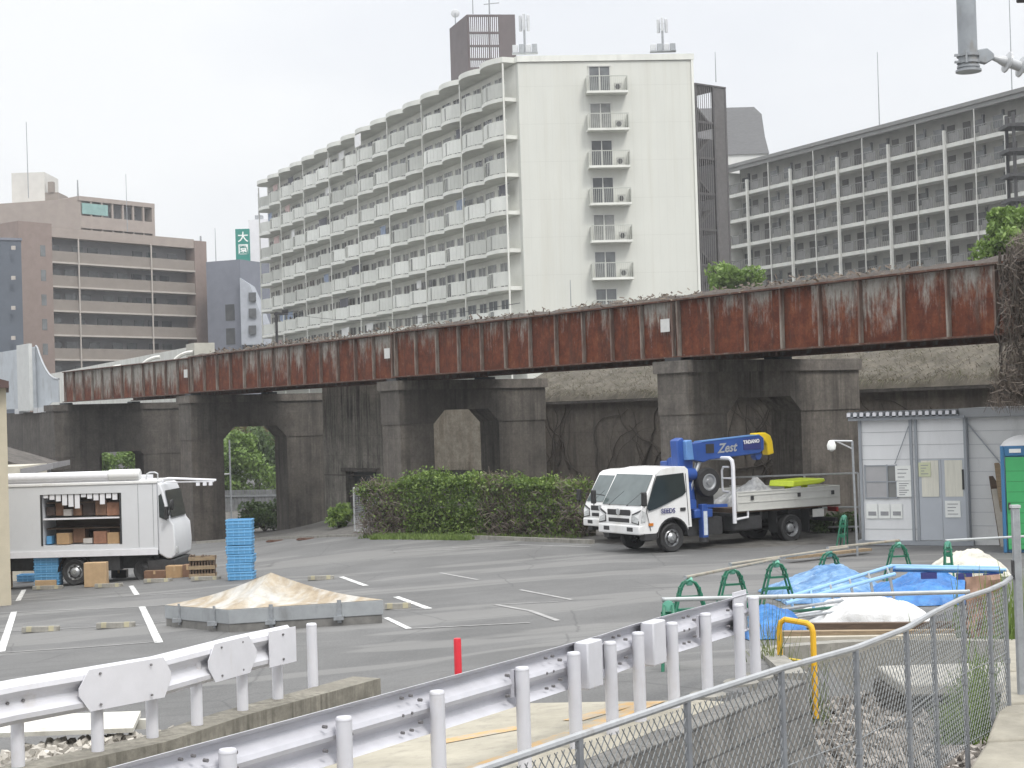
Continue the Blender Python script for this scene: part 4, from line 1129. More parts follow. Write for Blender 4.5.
for k in range(5):
    mb = MB(); f.box(mb, -1.4, -0.7, zs - 2.4 - fh * k, zs - 1.1 - fh * k, 0.151, 0.17); mb.build('window', GLS3, t_, world=True)
# dark blue building at the left edge
pL = at(-40, 239, 165); pR = at(21, 243, 168)
t_, f, W, zt = simple_block('office_building', 'dark blue grey clad building at the left edge', pL, pR, 10, 0, NAVY)
mb = MB(); f.box(mb, -0.1, W + 0.1, zt, zt + 0.25, -10, 0.1); mb.build('parapet', SLATE, t_, world=True)
for k in range(6):
    q = at(14, 248 + k * 30, 167); mb = MB(); mb.rbox((q.x, q.y - 0.2, q.z), (0.4, 0.2, 0.4)); mb.build('vent', LEDGE, t_, world=True)
# upper pink block behind
pL = at(-30, 200, 222); pC = at(80, 196, 218); pR = at(154.5, 207, 228)
t_ = thing('apartment_building', 'pinkish apartment block with recessed top floors and a water tank, behind the brown block', 'building', (pC.x, pC.y, 0))
f = Fr(pC, (pR.x - pC.x, pR.y - pC.y)); f.n = f.n if f.n.y < 0 else -f.n
W = math.hypot(pR.x - pC.x, pR.y - pC.y); zt = pC.z
mb = MB(); mb.prism([(pL.x, pL.y, 0), (pC.x, pC.y, 0), (pC.x + 2, pC.y + 14, 0), (pL.x, pL.y + 14, 0)], (0, 0, 0), (0, 0, zt - 0.3)); mb.build('side_wall', MAUVE2, t_, world=True)
mb = MB(); f.box(mb, 0, W, 0, zt - 0.2, -9, -1.5); mb.build('wall', BALC_BACK, t_, world=True)
mb = MB(); f.box(mb, -0.2, W, zt - 0.6, zt, -9, 0.05); f.box(mb, W - 0.5, W, 0, zt - 0.601, -9, 0.0); mb.build('parapet', MAUVE2, t_, world=True)
for k in range(4):
    z = zt - 0.6 - 3.4 - 3.35 * k
    mb = MB(); f.box(mb, 0, W - 0.501, z - 0.15, z + 1.35, -0.2, 0.0); f.box(mb, 0, W - 0.501, z - 0.35, z - 0.151, -1.5, 0.1); mb.build('balcony', MAUVE2, t_, world=True)
    for q in range(6):
        u = 0.6 + q * (W - 2) / 6
        mb = MB(); f.box(mb, u, u + 1.0, z + 0.5, z + 2.4, -1.5, -1.45); mb.build('window', GLS if q % 2 else GLS2, t_, world=True)
        mb = MB(); f.box(mb, u + 1.1, u + 1.4, z + 1.36, zt - 0.61 - 3.35 * k, -0.3, -0.05); mb.build('pillar', MAUVE2, t_, world=True)
mb = MB(); f.box(mb, 0.3, W * 0.36, zt - 2.4, zt - 0.9, -0.1, 0.02); mb.build('glazed_screen', M('green_glass', (0.22, 0.36, 0.34), 0.2, 0.15, 1), t_, world=True)
# tank house
q0 = at(12, 200, 226); q1 = at(45, 200, 226); zt2 = at(12, 173, 226).z
mb = MB(); mb.box(q0.x, q1.x, q0.y, q0.y + 7, q0.z - 2, zt2); mb.build('tank_house', M('tank_house_white', (0.55, 0.54, 0.51), 0.8, 0.06, 1), t_, world=True)
mb = MB(); mb.box(q1.x + 0.002, q1.x + 1.9, q0.y, q0.y + 5, q0.z - 2, q0.z + 0.9); mb.box(q1.x + 0.5, q1.x + 1.3, q0.y - 0.2, q0.y + 0.6, q0.z + 0.9, q0.z + 2.4); mb.build('equipment', TAUPE, t_, world=True)
mast(28.5, 122, 198, 224, 0.08, 'tall lightning rod on the pinkish block at far left', group=AG)
mast(78, 180, 196, 222, 0.16, 'short thick aerial on the pinkish block', group=AG)
mast(127.5, 174, 232, 214, 0.06, 'thin lightning rod between the pinkish and the brown block', group=AG)
mast(216, 228, 262, 204, 0.06, 'thin rod on the slate blue building', group=AG)
mast(201, 236, 250, 205, 0.2, 'short thick chimney pipe right of the brown block roof', group=AG)
mast(571, 280, 306, 60, 0.02, 'small T shaped aerial above the bridge in front of the cream gable', group=AG)
# slate blue building and pale blue building with the green sign
pL = at(206, 262, 200); pR = at(240, 262, 198)
t_, f, W, zt = simple_block('office_building', 'slate blue building left of the green rooftop sign', pL, pR, 8, 0, SLATE)
for k in range(3):
    zc = at(233, 312 + k * 24, 198).z; mb = MB(); f.box(mb, W - 2.3, W - 1.0, zc - 1.0, zc + 1.0, 0.003, 0.05); mb.build('window', GLS, t_, world=True)
mb = MB(); q = at(241, 300, 197.5); mb.prism([(q.x, 0, at(241, 278, 197.5).z), (q.x + 1.2, 0, at(241, 285, 197.5).z), (q.x + 2.9, 0, at(255, 325, 197.5).z), (q.x + 2.9, 0, at(255, 345, 197.5).z), (q.x, 0, at(241, 345, 197.5).z)], (0, q.y - 0.5, 0), (0, q.y + 5, 0)); mb.build('stair_wing', M('stair_wing_grey', (0.36, 0.38, 0.42), 0.7, 0.12, 1), t_, world=True)
for zz in (297, 313, 330):
    q = at(250, zz, 196.8); mb = MB(); mb.rbox((q.x + 0.3, q.y, q.z), (0.9, 0.2, 1.1)); mb.build('window', GLS, t_, world=True)
pL = at(250, 222, 212); pR = at(283, 222, 212)
t_, f, W, zt = simple_block('office_building', 'pale blue and white building behind the green rooftop sign', pL, pR, 8, 0, PALEB)
mb = MB(); f.box(mb, -0.2, W, at(250, 286, 212).z, zt + 0.3, -8, 0.1); mb.build('upper_wall', M('white_wall', (0.66, 0.66, 0.68), 0.7, 0.05, 1), t_, world=True)
for k in range(4):
    z = at(260, 300, 212).z - k * 2.6
    mb = MB(); f.box(mb, 0.8, 1.4, z - 0.9, z + 0.3, 0.003, 0.03); mb.build('window', GLS3, t_, world=True)
mb = MB(); f.box(mb, 0.5, 1.5, zt + 0.3, zt + 1.0, -2, -1); mb.tube(f.p(1.0, zt + 1.0, -1.5), f.p(1.0, zt + 4.0, -1.5), 0.12, 6); mb.build('roof_aerial', GALV, t_, world=True)
# green rooftop sign
q0 = at(236, 262, 200); q1 = at(250, 262, 200); z1 = at(236, 229, 200).z
t_ = thing('rooftop_sign', 'green rooftop sign with two white characters', 'sign', (q0.x, q0.y, q0.z))
wd = q1.x - q0.x; hh = z1 - q0.z
mb = MB(); mb.box(0, wd, 0, 0.5, 0, hh); mb.build('panel', M('sign_green', (0.015, 0.21, 0.17), 0.5, 0.06, 2), t_, bevel=0.03)
SIGNT = M('sign_white', (0.8, 0.82, 0.8), 0.6, 0.03, 2)
rx = Matrix.Rotation(math.pi / 2, 4, 'X')
for ch, zz in (('大', 0.73), ('園', 0.36)):
    lettering(ch, wd * 0.78, SIGNT, t_, Matrix.Translation((wd * 0.55, -0.02, hh * zz)) @ rx, 0.01, 0.02)
mb = MB(); mb.bar((wd * 0.3, 0.3, -1.8), (wd * 0.3, 0.3, 0), 0.2, 0.2, Vector((0, 1, 0))); mb.bar((wd * 0.9, 0.3, -1.8), (wd * 0.9, 0.3, 0), 0.2, 0.2, Vector((0, 1, 0))); mb.bar((wd * 0.3, 0.3, -1.6), (wd * 0.9, 0.3, -0.1), 0.12, 0.12); mb.build('stand', GALV, t_)
# beige house at the left edge
q = at(7, 430, 40)
t_ = thing('beige_house', 'beige house corner with a dark brown eave at the left edge', 'house', (q.x, q.y, -1))
kx = q.x / q.y
mb = MB(); zz_ = at(7, 388, 40).z; mb.prism([(q.x - 4, q.y, 0), (q.x, q.y, 0), (kx * (q.y + 5), q.y + 5, 0), (q.x - 4 + kx * 5, q.y + 5, 0)], (0, 0, -1.5), (0, 0, zz_)); mb.build('wall', M('beige_render', (0.46, 0.41, 0.31), 0.85, 0.08, 2), t_, world=True)
z = at(7, 388, 40).z
mb = MB(); mb.prism([(q.x + 0.17, 0, z + 0.001), (q.x + 0.17, 0, z + 0.16), (q.x - 4, 0, z + 1.4), (q.x - 4, 0, z + 0.001)], (0, q.y - 0.3, 0), (kx * 5.4, q.y + 5.1, 0)); mb.build('roof', M('brown_eave', (0.085, 0.05, 0.045), 0.7, 0.15, 3), t_, world=True)
# low sheds behind the left van
a = at(20, 465, 60)
t_ = thing('low_shed', 'low shed with a dark sloping roof behind the white van truck', 'shed', (a.x, a.y, -1))
b1 = at(39, 466, 60); zt = at(8, 446, 60).z
mb = MB(); mb.box(a.x - 3, b1.x - 0.2, a.y, a.y + 4, -3, a.z - 0.1); mb.build('wall', TAUPE, t_, world=True)
mb = MB(); mb.prism([(a.x - 3, 0, zt + 0.3), (b1.x, 0, b1.z - 0.1), (b1.x, 0, b1.z - 0.25), (a.x - 3, 0, zt)], (0, a.y - 0.4, 0), (0, a.y + 4.3, 0)); mb.build('roof', CONC_DARK, t_, world=True)
a = at(-8, 472, 52)
t_ = thing('lean_to_roof', 'pale flat roof edge and grey awning behind the white van truck', 'roof', (a.x, a.y, 0))
b1 = at(20, 472, 52); mb = MB(); mb.box(a.x - 1, b1.x, a.y, a.y + 3, -3, at(0, 467, 52).z); mb.build('flat_roof', M('cream_fascia', (0.46, 0.43, 0.36), 0.8, 0.1, 3), t_, world=True)
c0 = at(20, 469, 52); c1 = at(53, 463, 52)
mb = MB(); mb.hexa([(c0.x + 0.01, c0.y, c0.z - 0.25), (c1.x, c1.y, c1.z - 0.18), (c1.x, c1.y + 2, c1.z - 0.12), (c0.x + 0.01, c0.y + 2, c0.z - 0.15), (c0.x + 0.01, c0.y, c0.z), (c1.x, c1.y, c1.z), (c1.x, c1.y + 2, c1.z + 0.05), (c0.x + 0.01, c0.y + 2, c0.z + 0.05)]); mb.build('awning', M('grey_awning', (0.24, 0.235, 0.24), 0.7, 0.1, 3), t_, world=True)
mb = MB(); mb.tube((c1.x - 0.2, c1.y + 0.3, -3), (c1.x - 0.2, c1.y + 0.3, c1.z - 0.16), 0.05, 6); mb.build('post', GALV, t_, world=True)

# ------------------------------------------------------------------ vehicles
CABW = M('cab_white', (0.72, 0.72, 0.715), 0.22, 0.03, 2, dirt=(0.52, 0.49, 0.44), dirt_at=(0.56, 0.82), stretch=(1, 1, 0.6))
BODYW = M('box_body_white', (0.60, 0.61, 0.63), 0.45, 0.03, 1.5, dirt=(0.5, 0.5, 0.5), dirt_at=(0.6, 0.85))
WIND = glassmat('windscreen', (0.12, 0.15, 0.15), 0.04)
SIDEG = glassmat('side_glass', (0.035, 0.045, 0.045), 0.05)
GRILLE = M('grille_black', (0.03, 0.03, 0.032), 0.5, 0.2, 5)
LAMP = M('lamp_glass', (0.45, 0.46, 0.46), 0.12, 0.3, 14)
CRANE = M('crane_blue', (0.024, 0.075, 0.29), 0.35, 0.12, 3, dirt=(0.03, 0.05, 0.15), dirt_at=(0.55, 0.8))
CRANE_LT = M('crane_pale_blue', (0.11, 0.24, 0.50), 0.4, 0.1, 4)
YEL = M('crane_yellow', (0.80, 0.56, 0.015), 0.4, 0.06, 3)
NEON = M('neon_yellow', (0.62, 0.75, 0.04), 0.5, 0.08, 4)
BEDW = M('bed_side_panel', (0.55, 0.55, 0.52), 0.45, 0.06, 2.5, dirt=(0.33, 0.31, 0.28), dirt_at=(0.55, 0.85))
NAVYT = M('navy_lettering', (0.03, 0.035, 0.16), 0.5, 0.05, 4)
RIM = M('silver_rim', (0.42, 0.43, 0.44), 0.35, 0.15, 8, metal=0.6)
AMBER = M('amber_lens', (0.55, 0.18, 0.02), 0.3, 0.05, 4)
REDL = M('red_lens', (0.35, 0.02, 0.02), 0.3, 0.05, 4)
TEAL = M('outrigger_label', (0.55, 0.60, 0.66), 0.5, 0.12, 12)
def wheel(parent, x, y, r=0.375, wd=0.23, side=1, dual=False, rimmat=None):
    """wheel at axle x; y = outer face; side=+1 means outer face towards +y"""
    def yy(d): return y - side * d
    m1 = MB()
    pr = [(r * 0.60, 0.03), (r * 0.9, 0.0), (r * 0.98, 0.02), (r, 0.05), (r, wd - 0.05), (r * 0.98, wd - 0.02), (r * 0.9, wd), (r * 0.55, wd)]
    m1.lathe([(a, yy(h)) for a, h in pr], (x, 0, r), 'y', 28, False, True)
    if dual: m1.lathe([(a, yy(h + wd + 0.05)) for a, h in pr], (x, 0, r), 'y', 20, False, True)
    t = m1.build('wheel', BLACK, parent)
    m1 = MB()
    if not dual:
        m1.lathe([(r * 0.62, yy(0.02)), (r * 0.60, yy(0.045)), (r * 0.50, yy(0.06)), (r * 0.36, yy(0.02)), (r * 0.22, yy(-0.01)), (r * 0.18, yy(-0.03)), (0.01, yy(-0.035))], (x, 0, r), 'y', 24, False)
    else:
        m1.lathe([(r * 0.62, yy(0.02)), (r * 0.58, yy(0.05)), (r * 0.52, yy(0.12)), (r * 0.32, yy(0.15)), (r * 0.30, yy(0.06)), (r * 0.22, yy(0.04)), (0.01, yy(0.04))], (x, 0, r), 'y', 24, False)
    m1.build('rim', rimmat or RIM, t)
    m1 = MB()
    for k in range(8):
        a = k * math.pi / 4
        c = Vector((x + math.cos(a) * r * 0.43, yy(0.028 if not dual else 0.125), r + math.sin(a) * r * 0.43))
        m1.tube(c, c + Vector((0, side * 0.02, 0)), 0.034, 8)
    m1.lathe([(r * 0.43 - 0.008, yy(0.045 if not dual else 0.14)), (r * 0.43 + 0.008, yy(0.045 if not dual else 0.14)), (r * 0.43 + 0.008, yy(0.022 if not dual else 0.118)), (r * 0.43 - 0.008, yy(0.022 if not dual else 0.118))], (x, 0, r), 'y', 24)
    m1.build('wheel_holes' if not dual else 'wheel_nuts', GRILLE, t)
    return t
def cab(r, W=1.88, door_text=True, mirror=True):
    hw = W / 2
    # side profile with wheel arch
    arch = [(0.50 * math.cos(a), 0.40 + 0.50 * math.sin(a)) for a in [math.pi * (i / 12) for i in range(13)]]
    arch = [(x, max(z, 0.55) if abs(x) > 0.45 else z) for x, z in arch]
    prof = [(0.98, 0.52), (1.02, 0.62), (1.02, 0.98), (0.93, 1.20), (0.42, 2.06), (0.30, 2.14), (0.0, 2.185), (-0.50, 2.185), (-0.60, 2.10), (-0.62, 0.62)]
    poly = prof + [(-0.50, 0.62)] + [(x, z) for x, z in reversed(arch)] + [(0.52, 0.52)]
    m1 = MB(); m1.prism([(x, 0, z) for x, z in poly], (0, -hw, 0), (0, hw, 0))
    # tumblehome: narrow the roof a little
    for v in m1.v:
        if v.z > 1.2: v.y *= 1 - 0.085 * (v.z - 1.2)
        if v.x > 0.9: v.y *= 0.955
    m1.build('cab_body', CABW, r, bevel=0.05, segs=3)
    def ty(z): return hw * (1 - 0.085 * max(0, z - 1.2))
    m1 = MB()   # windscreen follows the raked face
    n = Vector((0.86, 0, 0.51)).normalized()
    def wp(x, z, y): return Vector((x, y, z)) + n * 0.008
    a, b = (0.915, 1.235), (0.46, 2.0)
    q = [wp(a[0], a[1], -ty(a[1]) * 0.90), wp(a[0], a[1], ty(a[1]) * 0.90), wp(b[0], b[1], ty(b[1]) * 0.90), wp(b[0], b[1], -ty(b[1]) * 0.90)]
    m1.prism(q, (0, 0, 0), n * 0.012); m1.build('windscreen', WIND, r)
    m1 = MB(); 
    for y in (-0.55, 0.25): m1.bar(wp(0.93, 1.22, y), wp(0.72, 1.57, y + 0.42), 0.02, 0.02)
    m1.build('wiper', BLACK, r)
    for s in (1, -1):
        dr = MB()
        pts = [(0.80, 1.20), (0.42, 1.98), (-0.44, 2.02), (-0.47, 1.52), (-0.36, 1.44), (0.30, 1.22), (0.55, 1.14), (0.74, 1.10)]
        dr.prism([(x, s * (ty(z) + 0.006), z) for x, z in pts], (0, -s * 0.012, 0), (0, s * 0.004, 0)); dr.build('side_window', SIDEG, r)
        # dark door handle
        h = MB(); h.box(-0.42, -0.26, s * (hw + 0.004) - 0.012, s * (hw + 0.004) + 0.012, 1.05, 1.13); h.build('door_handle', GRILLE, r)
        for (x0, z0), (x1, z1) in (((0.82, 1.10), (0.70, 0.60)), ((-0.50, 2.0), (-0.52, 0.66)), ((0.82, 1.1), (0.44, 2.02))):
            sm = MB(); sm.bar((x0, s * (ty(z0) + 0.003), z0), (x1, s * (ty(z1) + 0.003), z1), 0.012, 0.012, Vector((0, 1, 0)))
            sm.build('door_seam', GRILLE, r)
        lm = MB(); lm.box(0.62, 0.76, s * (hw + 0.003) - 0.01, s * (hw + 0.003) + 0.01, 0.72, 0.79); lm.build('side_marker', AMBER, r)
        hl = MB()
        hl.prism([(1.025, s * hw * 0.945, 0.76), (1.025, s * hw * 0.60, 0.80), (1.005, s * hw * 0.60, 1.02), (0.955, s * hw * 0.955, 1.14)], (-0.03, 0, 0), (0.012, 0, 0)); hl_ = hl.build('headlight', GRILLE, r, bevel=0.01)
        hl = MB(); hl.prism([(1.026, s * hw * 0.91, 0.79), (1.026, s * hw * 0.64, 0.83), (1.008, s * hw * 0.64, 0.99), (0.975, s * hw * 0.92, 1.07)], (0.0, 0, 0), (0.016, 0, 0)); hl.build('lens', LAMP, hl_)
        hs = MB(); hs.prism([(0.98, s * (hw * 0.955 + 0.003), 0.80), (0.93, s * (hw * 0.955 + 0.003), 1.12), (0.80, s * (hw * 0.985), 1.05), (0.84, s * (hw * 0.985), 0.84)], (0, -s * 0.01, 0), (0, s * 0.006, 0)); hs.build('headlight_side', LAMP, r)
        fg_ = MB(); fg_.box(1.0, 1.031, s * 0.50 - 0.12, s * 0.50 + 0.12, 0.60, 0.72); fg_.build('fog_lamp', GRILLE, r, bevel=0.02)
    g = MB(); g.box(1.0, 1.03, -0.50, 0.50, 0.98, 1.13); gr = g.build('grille', GRILLE, r, bevel=0.012)
    g = MB(); g.tube((1.03, 0, 1.07), (1.045, 0, 1.07), 0.085, 16); g.build('emblem', ALU, gr)
    g = MB(); g.box(1.0, 1.028, -0.46, 0.46, 0.80, 0.91); g.build('lower_grille', GRILLE, r, bevel=0.012)
    g = MB(); g.box(0.86, 1.055, -hw * 0.97, hw * 0.97, 0.50, 0.745); g.build('bumper', CABW, r, bevel=0.04, segs=3)
    g = MB()
    for s in (1, -1):
        g2 = MB(); g2.box(1.04, 1.062, s * 0.52 - 0.13, s * 0.52 + 0.13, 0.58, 0.69); g2.build('bumper_opening', GRILLE, r, bevel=0.02)
        st_ = MB(); st_.box(0.50, 0.86, s * (hw - 0.25), s * (hw - 0.02), 0.36, 0.515) if s > 0 else st_.box(0.50, 0.86, -(hw - 0.02), -(hw - 0.25), 0.36, 0.515); st_.build('step', DARKMET, r)
        mf = MB()
        for i in range(12):
            a0, a1 = math.pi * i / 12, math.pi * (i + 1) / 12
            mf.hexa([(0.47 * math.cos(a0), s * (hw - 0.30), 0.40 + 0.47 * math.sin(a0)), (0.51 * math.cos(a0), s * (hw - 0.30), 0.40 + 0.51 * math.sin(a0)), (0.51 * math.cos(a0), s * (hw + 0.015), 0.40 + 0.51 * math.sin(a0)), (0.47 * math.cos(a0), s * (hw + 0.015), 0.40 + 0.47 * math.sin(a0)),
                     (0.47 * math.cos(a1), s * (hw - 0.30), 0.40 + 0.47 * math.sin(a1)), (0.51 * math.cos(a1), s * (hw - 0.30), 0.40 + 0.51 * math.sin(a1)), (0.51 * math.cos(a1), s * (hw + 0.015), 0.40 + 0.51 * math.sin(a1)), (0.47 * math.cos(a1), s * (hw + 0.015), 0.40 + 0.47 * math.sin(a1))])
        mf.build('mudguard', DARKMET, r)
        mr = MB(); mr.path([(0.80, s * (hw - 0.02), 1.45), (1.0, s * (hw + 0.16), 1.50), (1.02, s * (hw + 0.18), 1.2)], 0.014, 6); ar = mr.build('mirror_arm', BLACK, r)
        mr = MB(); mr.rbox((1.02, s * (hw + 0.19), 1.42), (0.09, 0.17, 0.36)); mr.build('mirror', BLACK, ar, bevel=0.03)
        wheel(r, 0, s * (hw - 0.03), side=s)
    g = MB(); g.box(-0.5, 0.5, -hw + 0.28, hw - 0.28, 0.45, 0.9); g.build('engine_block', DARKMET, r)
def flatbed(r, x0=-1.92, x1=-5.35, hw=0.97, z0=0.98, z1=1.44, rear=-3.72):
    m1 = MB(); m1.box(x1, x0, -hw, hw, z0 - 0.10, z0 + 0.02); m1.build('bed_floor', WOODDARK, r)
    for s in (1, -1):
        m1 = MB(); y0, y1 = sorted((s * hw, s * (hw + 0.04)))
        m1.box(x1, x0 - 0.02, y0, y1, z0 - 0.06, z1)
        sp = m1.build('bed_side', BEDW, r, bevel=0.008)
        m1 = MB(); ya, yb = sorted((s * (hw + 0.041), s * (hw + 0.055)))
        for z in (z0 - 0.04, z0 + 0.17, z1 - 0.10, z1 - 0.015): m1.box(x1 + 0.02, x0 - 0.05, ya, yb, z - 0.012, z + 0.012)
        m1.build('panel_rib', BEDW, sp)
        for x in (x0 - 0.52, x0 - 2.15, x1 + 0.28):
            m1 = MB(); m1.rbox((x, s * (hw + 0.06), z0 + 0.28), (0.10, 0.03, 0.11)); m1.build('latch', GRILLE, sp, bevel=0.01)
    m1 = MB(); m1.box(x1 - 0.04, x1, -hw, hw, z0 - 0.06, z1); m1.build('tailgate', BEDW, r)
    # chassis
    m1 = MB()
    for y in (-0.38, 0.38): m1.box(x1 + 0.1, -0.6, y - 0.04, y + 0.04, 0.62, 0.80)
    for x in (-1.0, -2.0, -3.0, -4.0, -5.1): m1.box(x - 0.06, x + 0.06, -hw + 0.1, hw - 0.1, 0.78, 0.879)
    m1.build('chassis', DARKMET, r)
    m1 = MB(); m1.box(-3.0, -2.0, 0.45, hw - 0.05, 0.40, 0.80); m1.build('fuel_tank', DARKMET, r, bevel=0.06, segs=3)
    m1 = MB(); m1.box(-3.2, -1.6, 0.0, 0.44, 0.42, 0.60); m1.tube((-3.4, -0.5, 0.45), (-1.0, -0.5, 0.45), 0.11, 10); m1.build('gearbox', DARKMET, r)
    m1 = MB(); m1.box(-3.2, -2.0, -hw + 0.05, -0.45, 0.40, 0.80); m1.build('battery_box', DARKMET, r)
    for s in (1, -1):
        m1 = MB(); y0, y1 = sorted((s * (hw - 0.35), s * (hw - 0.02))); m1.box(rear - 0.62, rear - 0.60, y0, y1, 0.22, 0.85); m1.build('mud_flap', BLACK, r); m1 = MB(); m1.box(rear + 0.52, rear + 0.54, y0, y1, 0.3, 0.85); m1.build('mud_flap', BLACK, r)
        wheel(r, rear, s * (hw - 0.03), side=s, dual=True)
    m1 = MB(); m1.box(x1 + 0.55, x1 + 0.95, hw - 0.04, hw - 0.02, 0.62, 0.84); m1.build('side_plate', SIGNW, r)
    m1 = MB(); m1.tube((rear, -0.7, 0.375), (rear, 0.7, 0.375), 0.1, 8); m1.build('axle', DARKMET, r); m1 = MB(); m1.tube((0, -0.7, 0.375), (0, 0.7, 0.375), 0.07, 8); m1.build('axle', DARKMET, r)
    for s in (1, -1):
        m1 = MB(); m1.box(x1 - 0.05, x1 + 0.03, s * 0.7 - 0.18, s * 0.7 + 0.18, 0.72, 0.84); m1.build('tail_light', REDL, r)
    m1 = MB(); m1.box(x1 - 0.02, x1 + 0.08, -hw + 0.1, hw - 0.1, 0.45, 0.55); m1.build('rear_bumper', DARKMET, r)

pf = gnd(673, 552.5, H); hd = Vector((-0.853, -0.522)).normalized(); pr = Vector((pf.x - hd.x * 4.0, pf.y - hd.y * 4.0, 0))
pr.z = 0; lf = Vector((-hd.y, hd.x))
O = pf.xy - lf * 0.91
zf = H(pf.x, pf.y); zr = H(pr.x, pr.y)
ux = Vector((hd.x, hd.y, (zf - zr) / 4.0)).normalized(); uy = Vector((lf.x, lf.y, 0)); uy = (uy - ux * uy.dot(ux)).normalized(); uz = ux.cross(uy)
m4 = basis(ux, uy, uz, (O.x, O.y, zf + 0.003))
truck = thing('crane_truck', 'white flatbed truck with a blue loading crane folded over its bed', 'truck', mat4=m4)
cab(truck); flatbed(truck, x0=-2.06, x1=-5.7, rear=-4.0)
side = Matrix(((-1, 0, 0), (0, 0, 1), (0, 1, 0))).to_4x4()
def sidem(x, y, z, rz=0): return Matrix.Translation((x, y, z)) @ side @ Matrix.Rotation(rz, 4, 'Z')
lettering('SEEDS', 0.17, NAVYT, truck, sidem(0.14, 0.955, 1.07), 0.003, 0.003)
# head frame
m1 = MB()
hx = -2.0
m1.path([(hx, 0.98, 0.62), (hx, 0.98, 2.12), (hx, 0.95, 2.26), (hx, 0.84, 2.33), (hx, -0.84, 2.33), (hx, -0.95, 2.26), (hx, -0.98, 2.12), (hx, -0.98, 0.62)], 0.055, 8)
m1.path([(hx - 0.05, 0.98, 0.72), (hx - 0.45, 0.98, 0.76), (hx - 0.45, 0.98, 0.95)], 0.035, 6)
m1.build('head_frame', WHITEPAINT, truck)
m1 = MB(); m1.path([(hx, 0.80, 1.45), (hx, 0.55, 1.45), (hx, 0.52, 1.55), (hx, 0.52, 2.0), (hx, 0.58, 2.1), (hx, 0.80, 2.1)], 0.03, 6); m1.path([(hx, 0.95, 1.8), (hx, 0.52, 1.8)], 0.025, 6); m1.build('guard_loop', WHITEPAINT, truck)
# crane
m1 = MB(); m1.box(-1.35, -0.75, -0.9, 0.9, 0.82, 1.05); m1.build('crane_base', CRANE, truck, bevel=0.03)
m1 = MB()
m1.prism([(-0.66, 0, 1.05), (-0.66, 0, 1.9), (-0.62, 0, 2.55), (-0.60, 0, 2.85), (-0.80, 0, 2.92), (-1.15, 0, 2.5), (-1.10, 0, 1.9), (-1.2, 0, 1.05)], (0, 0.12, 0), (0, 0.42, 0))
m1.prism([(-0.70, 0, 1.05), (-0.66, 0, 2.3), (-1.05, 0, 2.3), (-1.2, 0, 1.05)], (0, -0.42, 0), (0, -0.12, 0)); m1.build('crane_column', CRANE, truck, bevel=0.03)
BO = Vector((-0.20, 0, -0.10))
m1 = MB(); m1.prism([(-0.72, 0, 2.44), (-0.72, 0, 2.86), (-3.15, 0, 3.00), (-3.28, 0, 2.92), (-3.28, 0, 2.60), (-3.1, 0, 2.5), (-1.4, 0, 2.40), (-1.2, 0, 2.34)], (0, 0.20, 0), (0, 0.52, 0)); m1.v = [v + BO for v in m1.v]; boom = m1.build('crane_boom', CRANE, truck, bevel=0.025)
m1 = MB(); m1.prism([(-0.62, 0, 2.42), (-0.60, 0, 2.93), (-0.80, 0, 2.95), (-0.86, 0, 2.42)], (0, 0.12, 0), (0, 0.56, 0)); m1.v = [v + BO for v in m1.v]; m1.build('boom_pivot', CRANE_LT, truck, bevel=0.02)
m1 = MB(); m1.prism([(-1.15, 0, 2.88), (-1.15, 0, 2.905), (-3.1, 0, 3.015), (-3.1, 0, 2.99)], (0, 0.19, 0), (0, 0.53, 0)); m1.v = [v + BO for v in m1.v]; m1.build('boom_top_plate', CRANE_LT, boom)
m1 = MB(); m1.box(-3.15, -2.55, 0.521, 0.535, 2.62, 2.90); m1.v = [v + BO for v in m1.v]; m1.build('boom_end_panel', NAVYT, boom)
m1 = MB(); m1.box(-1.55, -1.28, 0.521, 0.533, 2.58, 2.82); m1.v = [v + BO for v in m1.v]; m1.build('boom_mark', GRILLE, boom)
tilt = math.atan2(0.12, 2.4)
lettering('Zest', 0.34, ALU, boom, sidem(-1.98 + BO.x, 0.53, 2.69 + BO.z, tilt), 0.003, 0.008, shear=0.35)
lettering('TADANO', 0.13, WHITEPAINT, boom, sidem(-2.82 + BO.x, 0.545, 2.83 + BO.z, tilt), 0.003, 0.006)
m1 = MB(); hookp = [(-3.05, 0, 2.92), (-3.0, 0, 3.05), (-3.38, 0, 3.06), (-3.55, 0, 2.98), (-3.62, 0, 2.82), (-3.66, 0, 2.48), (-3.44, 0, 2.44), (-3.42, 0, 2.74), (-3.32, 0, 2.84)]
m1.prism(hookp, (0, 0.24, 0), (0, 0.48, 0)); m1.v = [v + BO for v in m1.v]; m1.build('yellow_boom_head', YEL, truck, bevel=0.03)
m1 = MB(); m1.tube((-3.12, 0.26, 2.45), (-3.12, 0.46, 2.45), 0.11, 12); m1.bar((-3.12, 0.36, 2.46), (-3.12, 0.36, 2.33), 0.14, 0.14, Vector((0, 1, 0))); m1.v = [v + BO for v in m1.v]; m1.build('hook_block', CRANE, truck)
m1 = MB(); m1.tube((-1.0, 0.36, 1.5), (-1.45, 0.36, 2.45), 0.075, 10); m1.tube((-0.9, -0.2, 1.2), (-0.9, -0.2, 2.2), 0.06, 8); m1.build('lift_cylinder', ALU, truck)
m1 = MB(); m1.tube((-0.68, 0.46, 1.95), (-1.1, 0.46, 1.95), 0.16, 14); m1.tube((-0.70, 0.0, 2.2), (-1.1, 0.0, 2.2), 0.2, 14); m1.build('winch', CRANE, truck)
m1 = MB()
for k in range(5): m1.box(-0.78, -0.70, 0.44 + 0.07 * k, 0.48 + 0.07 * k, 1.2, 1.75)
m1.box(-0.85, -0.66, 0.42, 0.85, 1.08, 1.3); m1.build('control_levers', CRANE, truck)
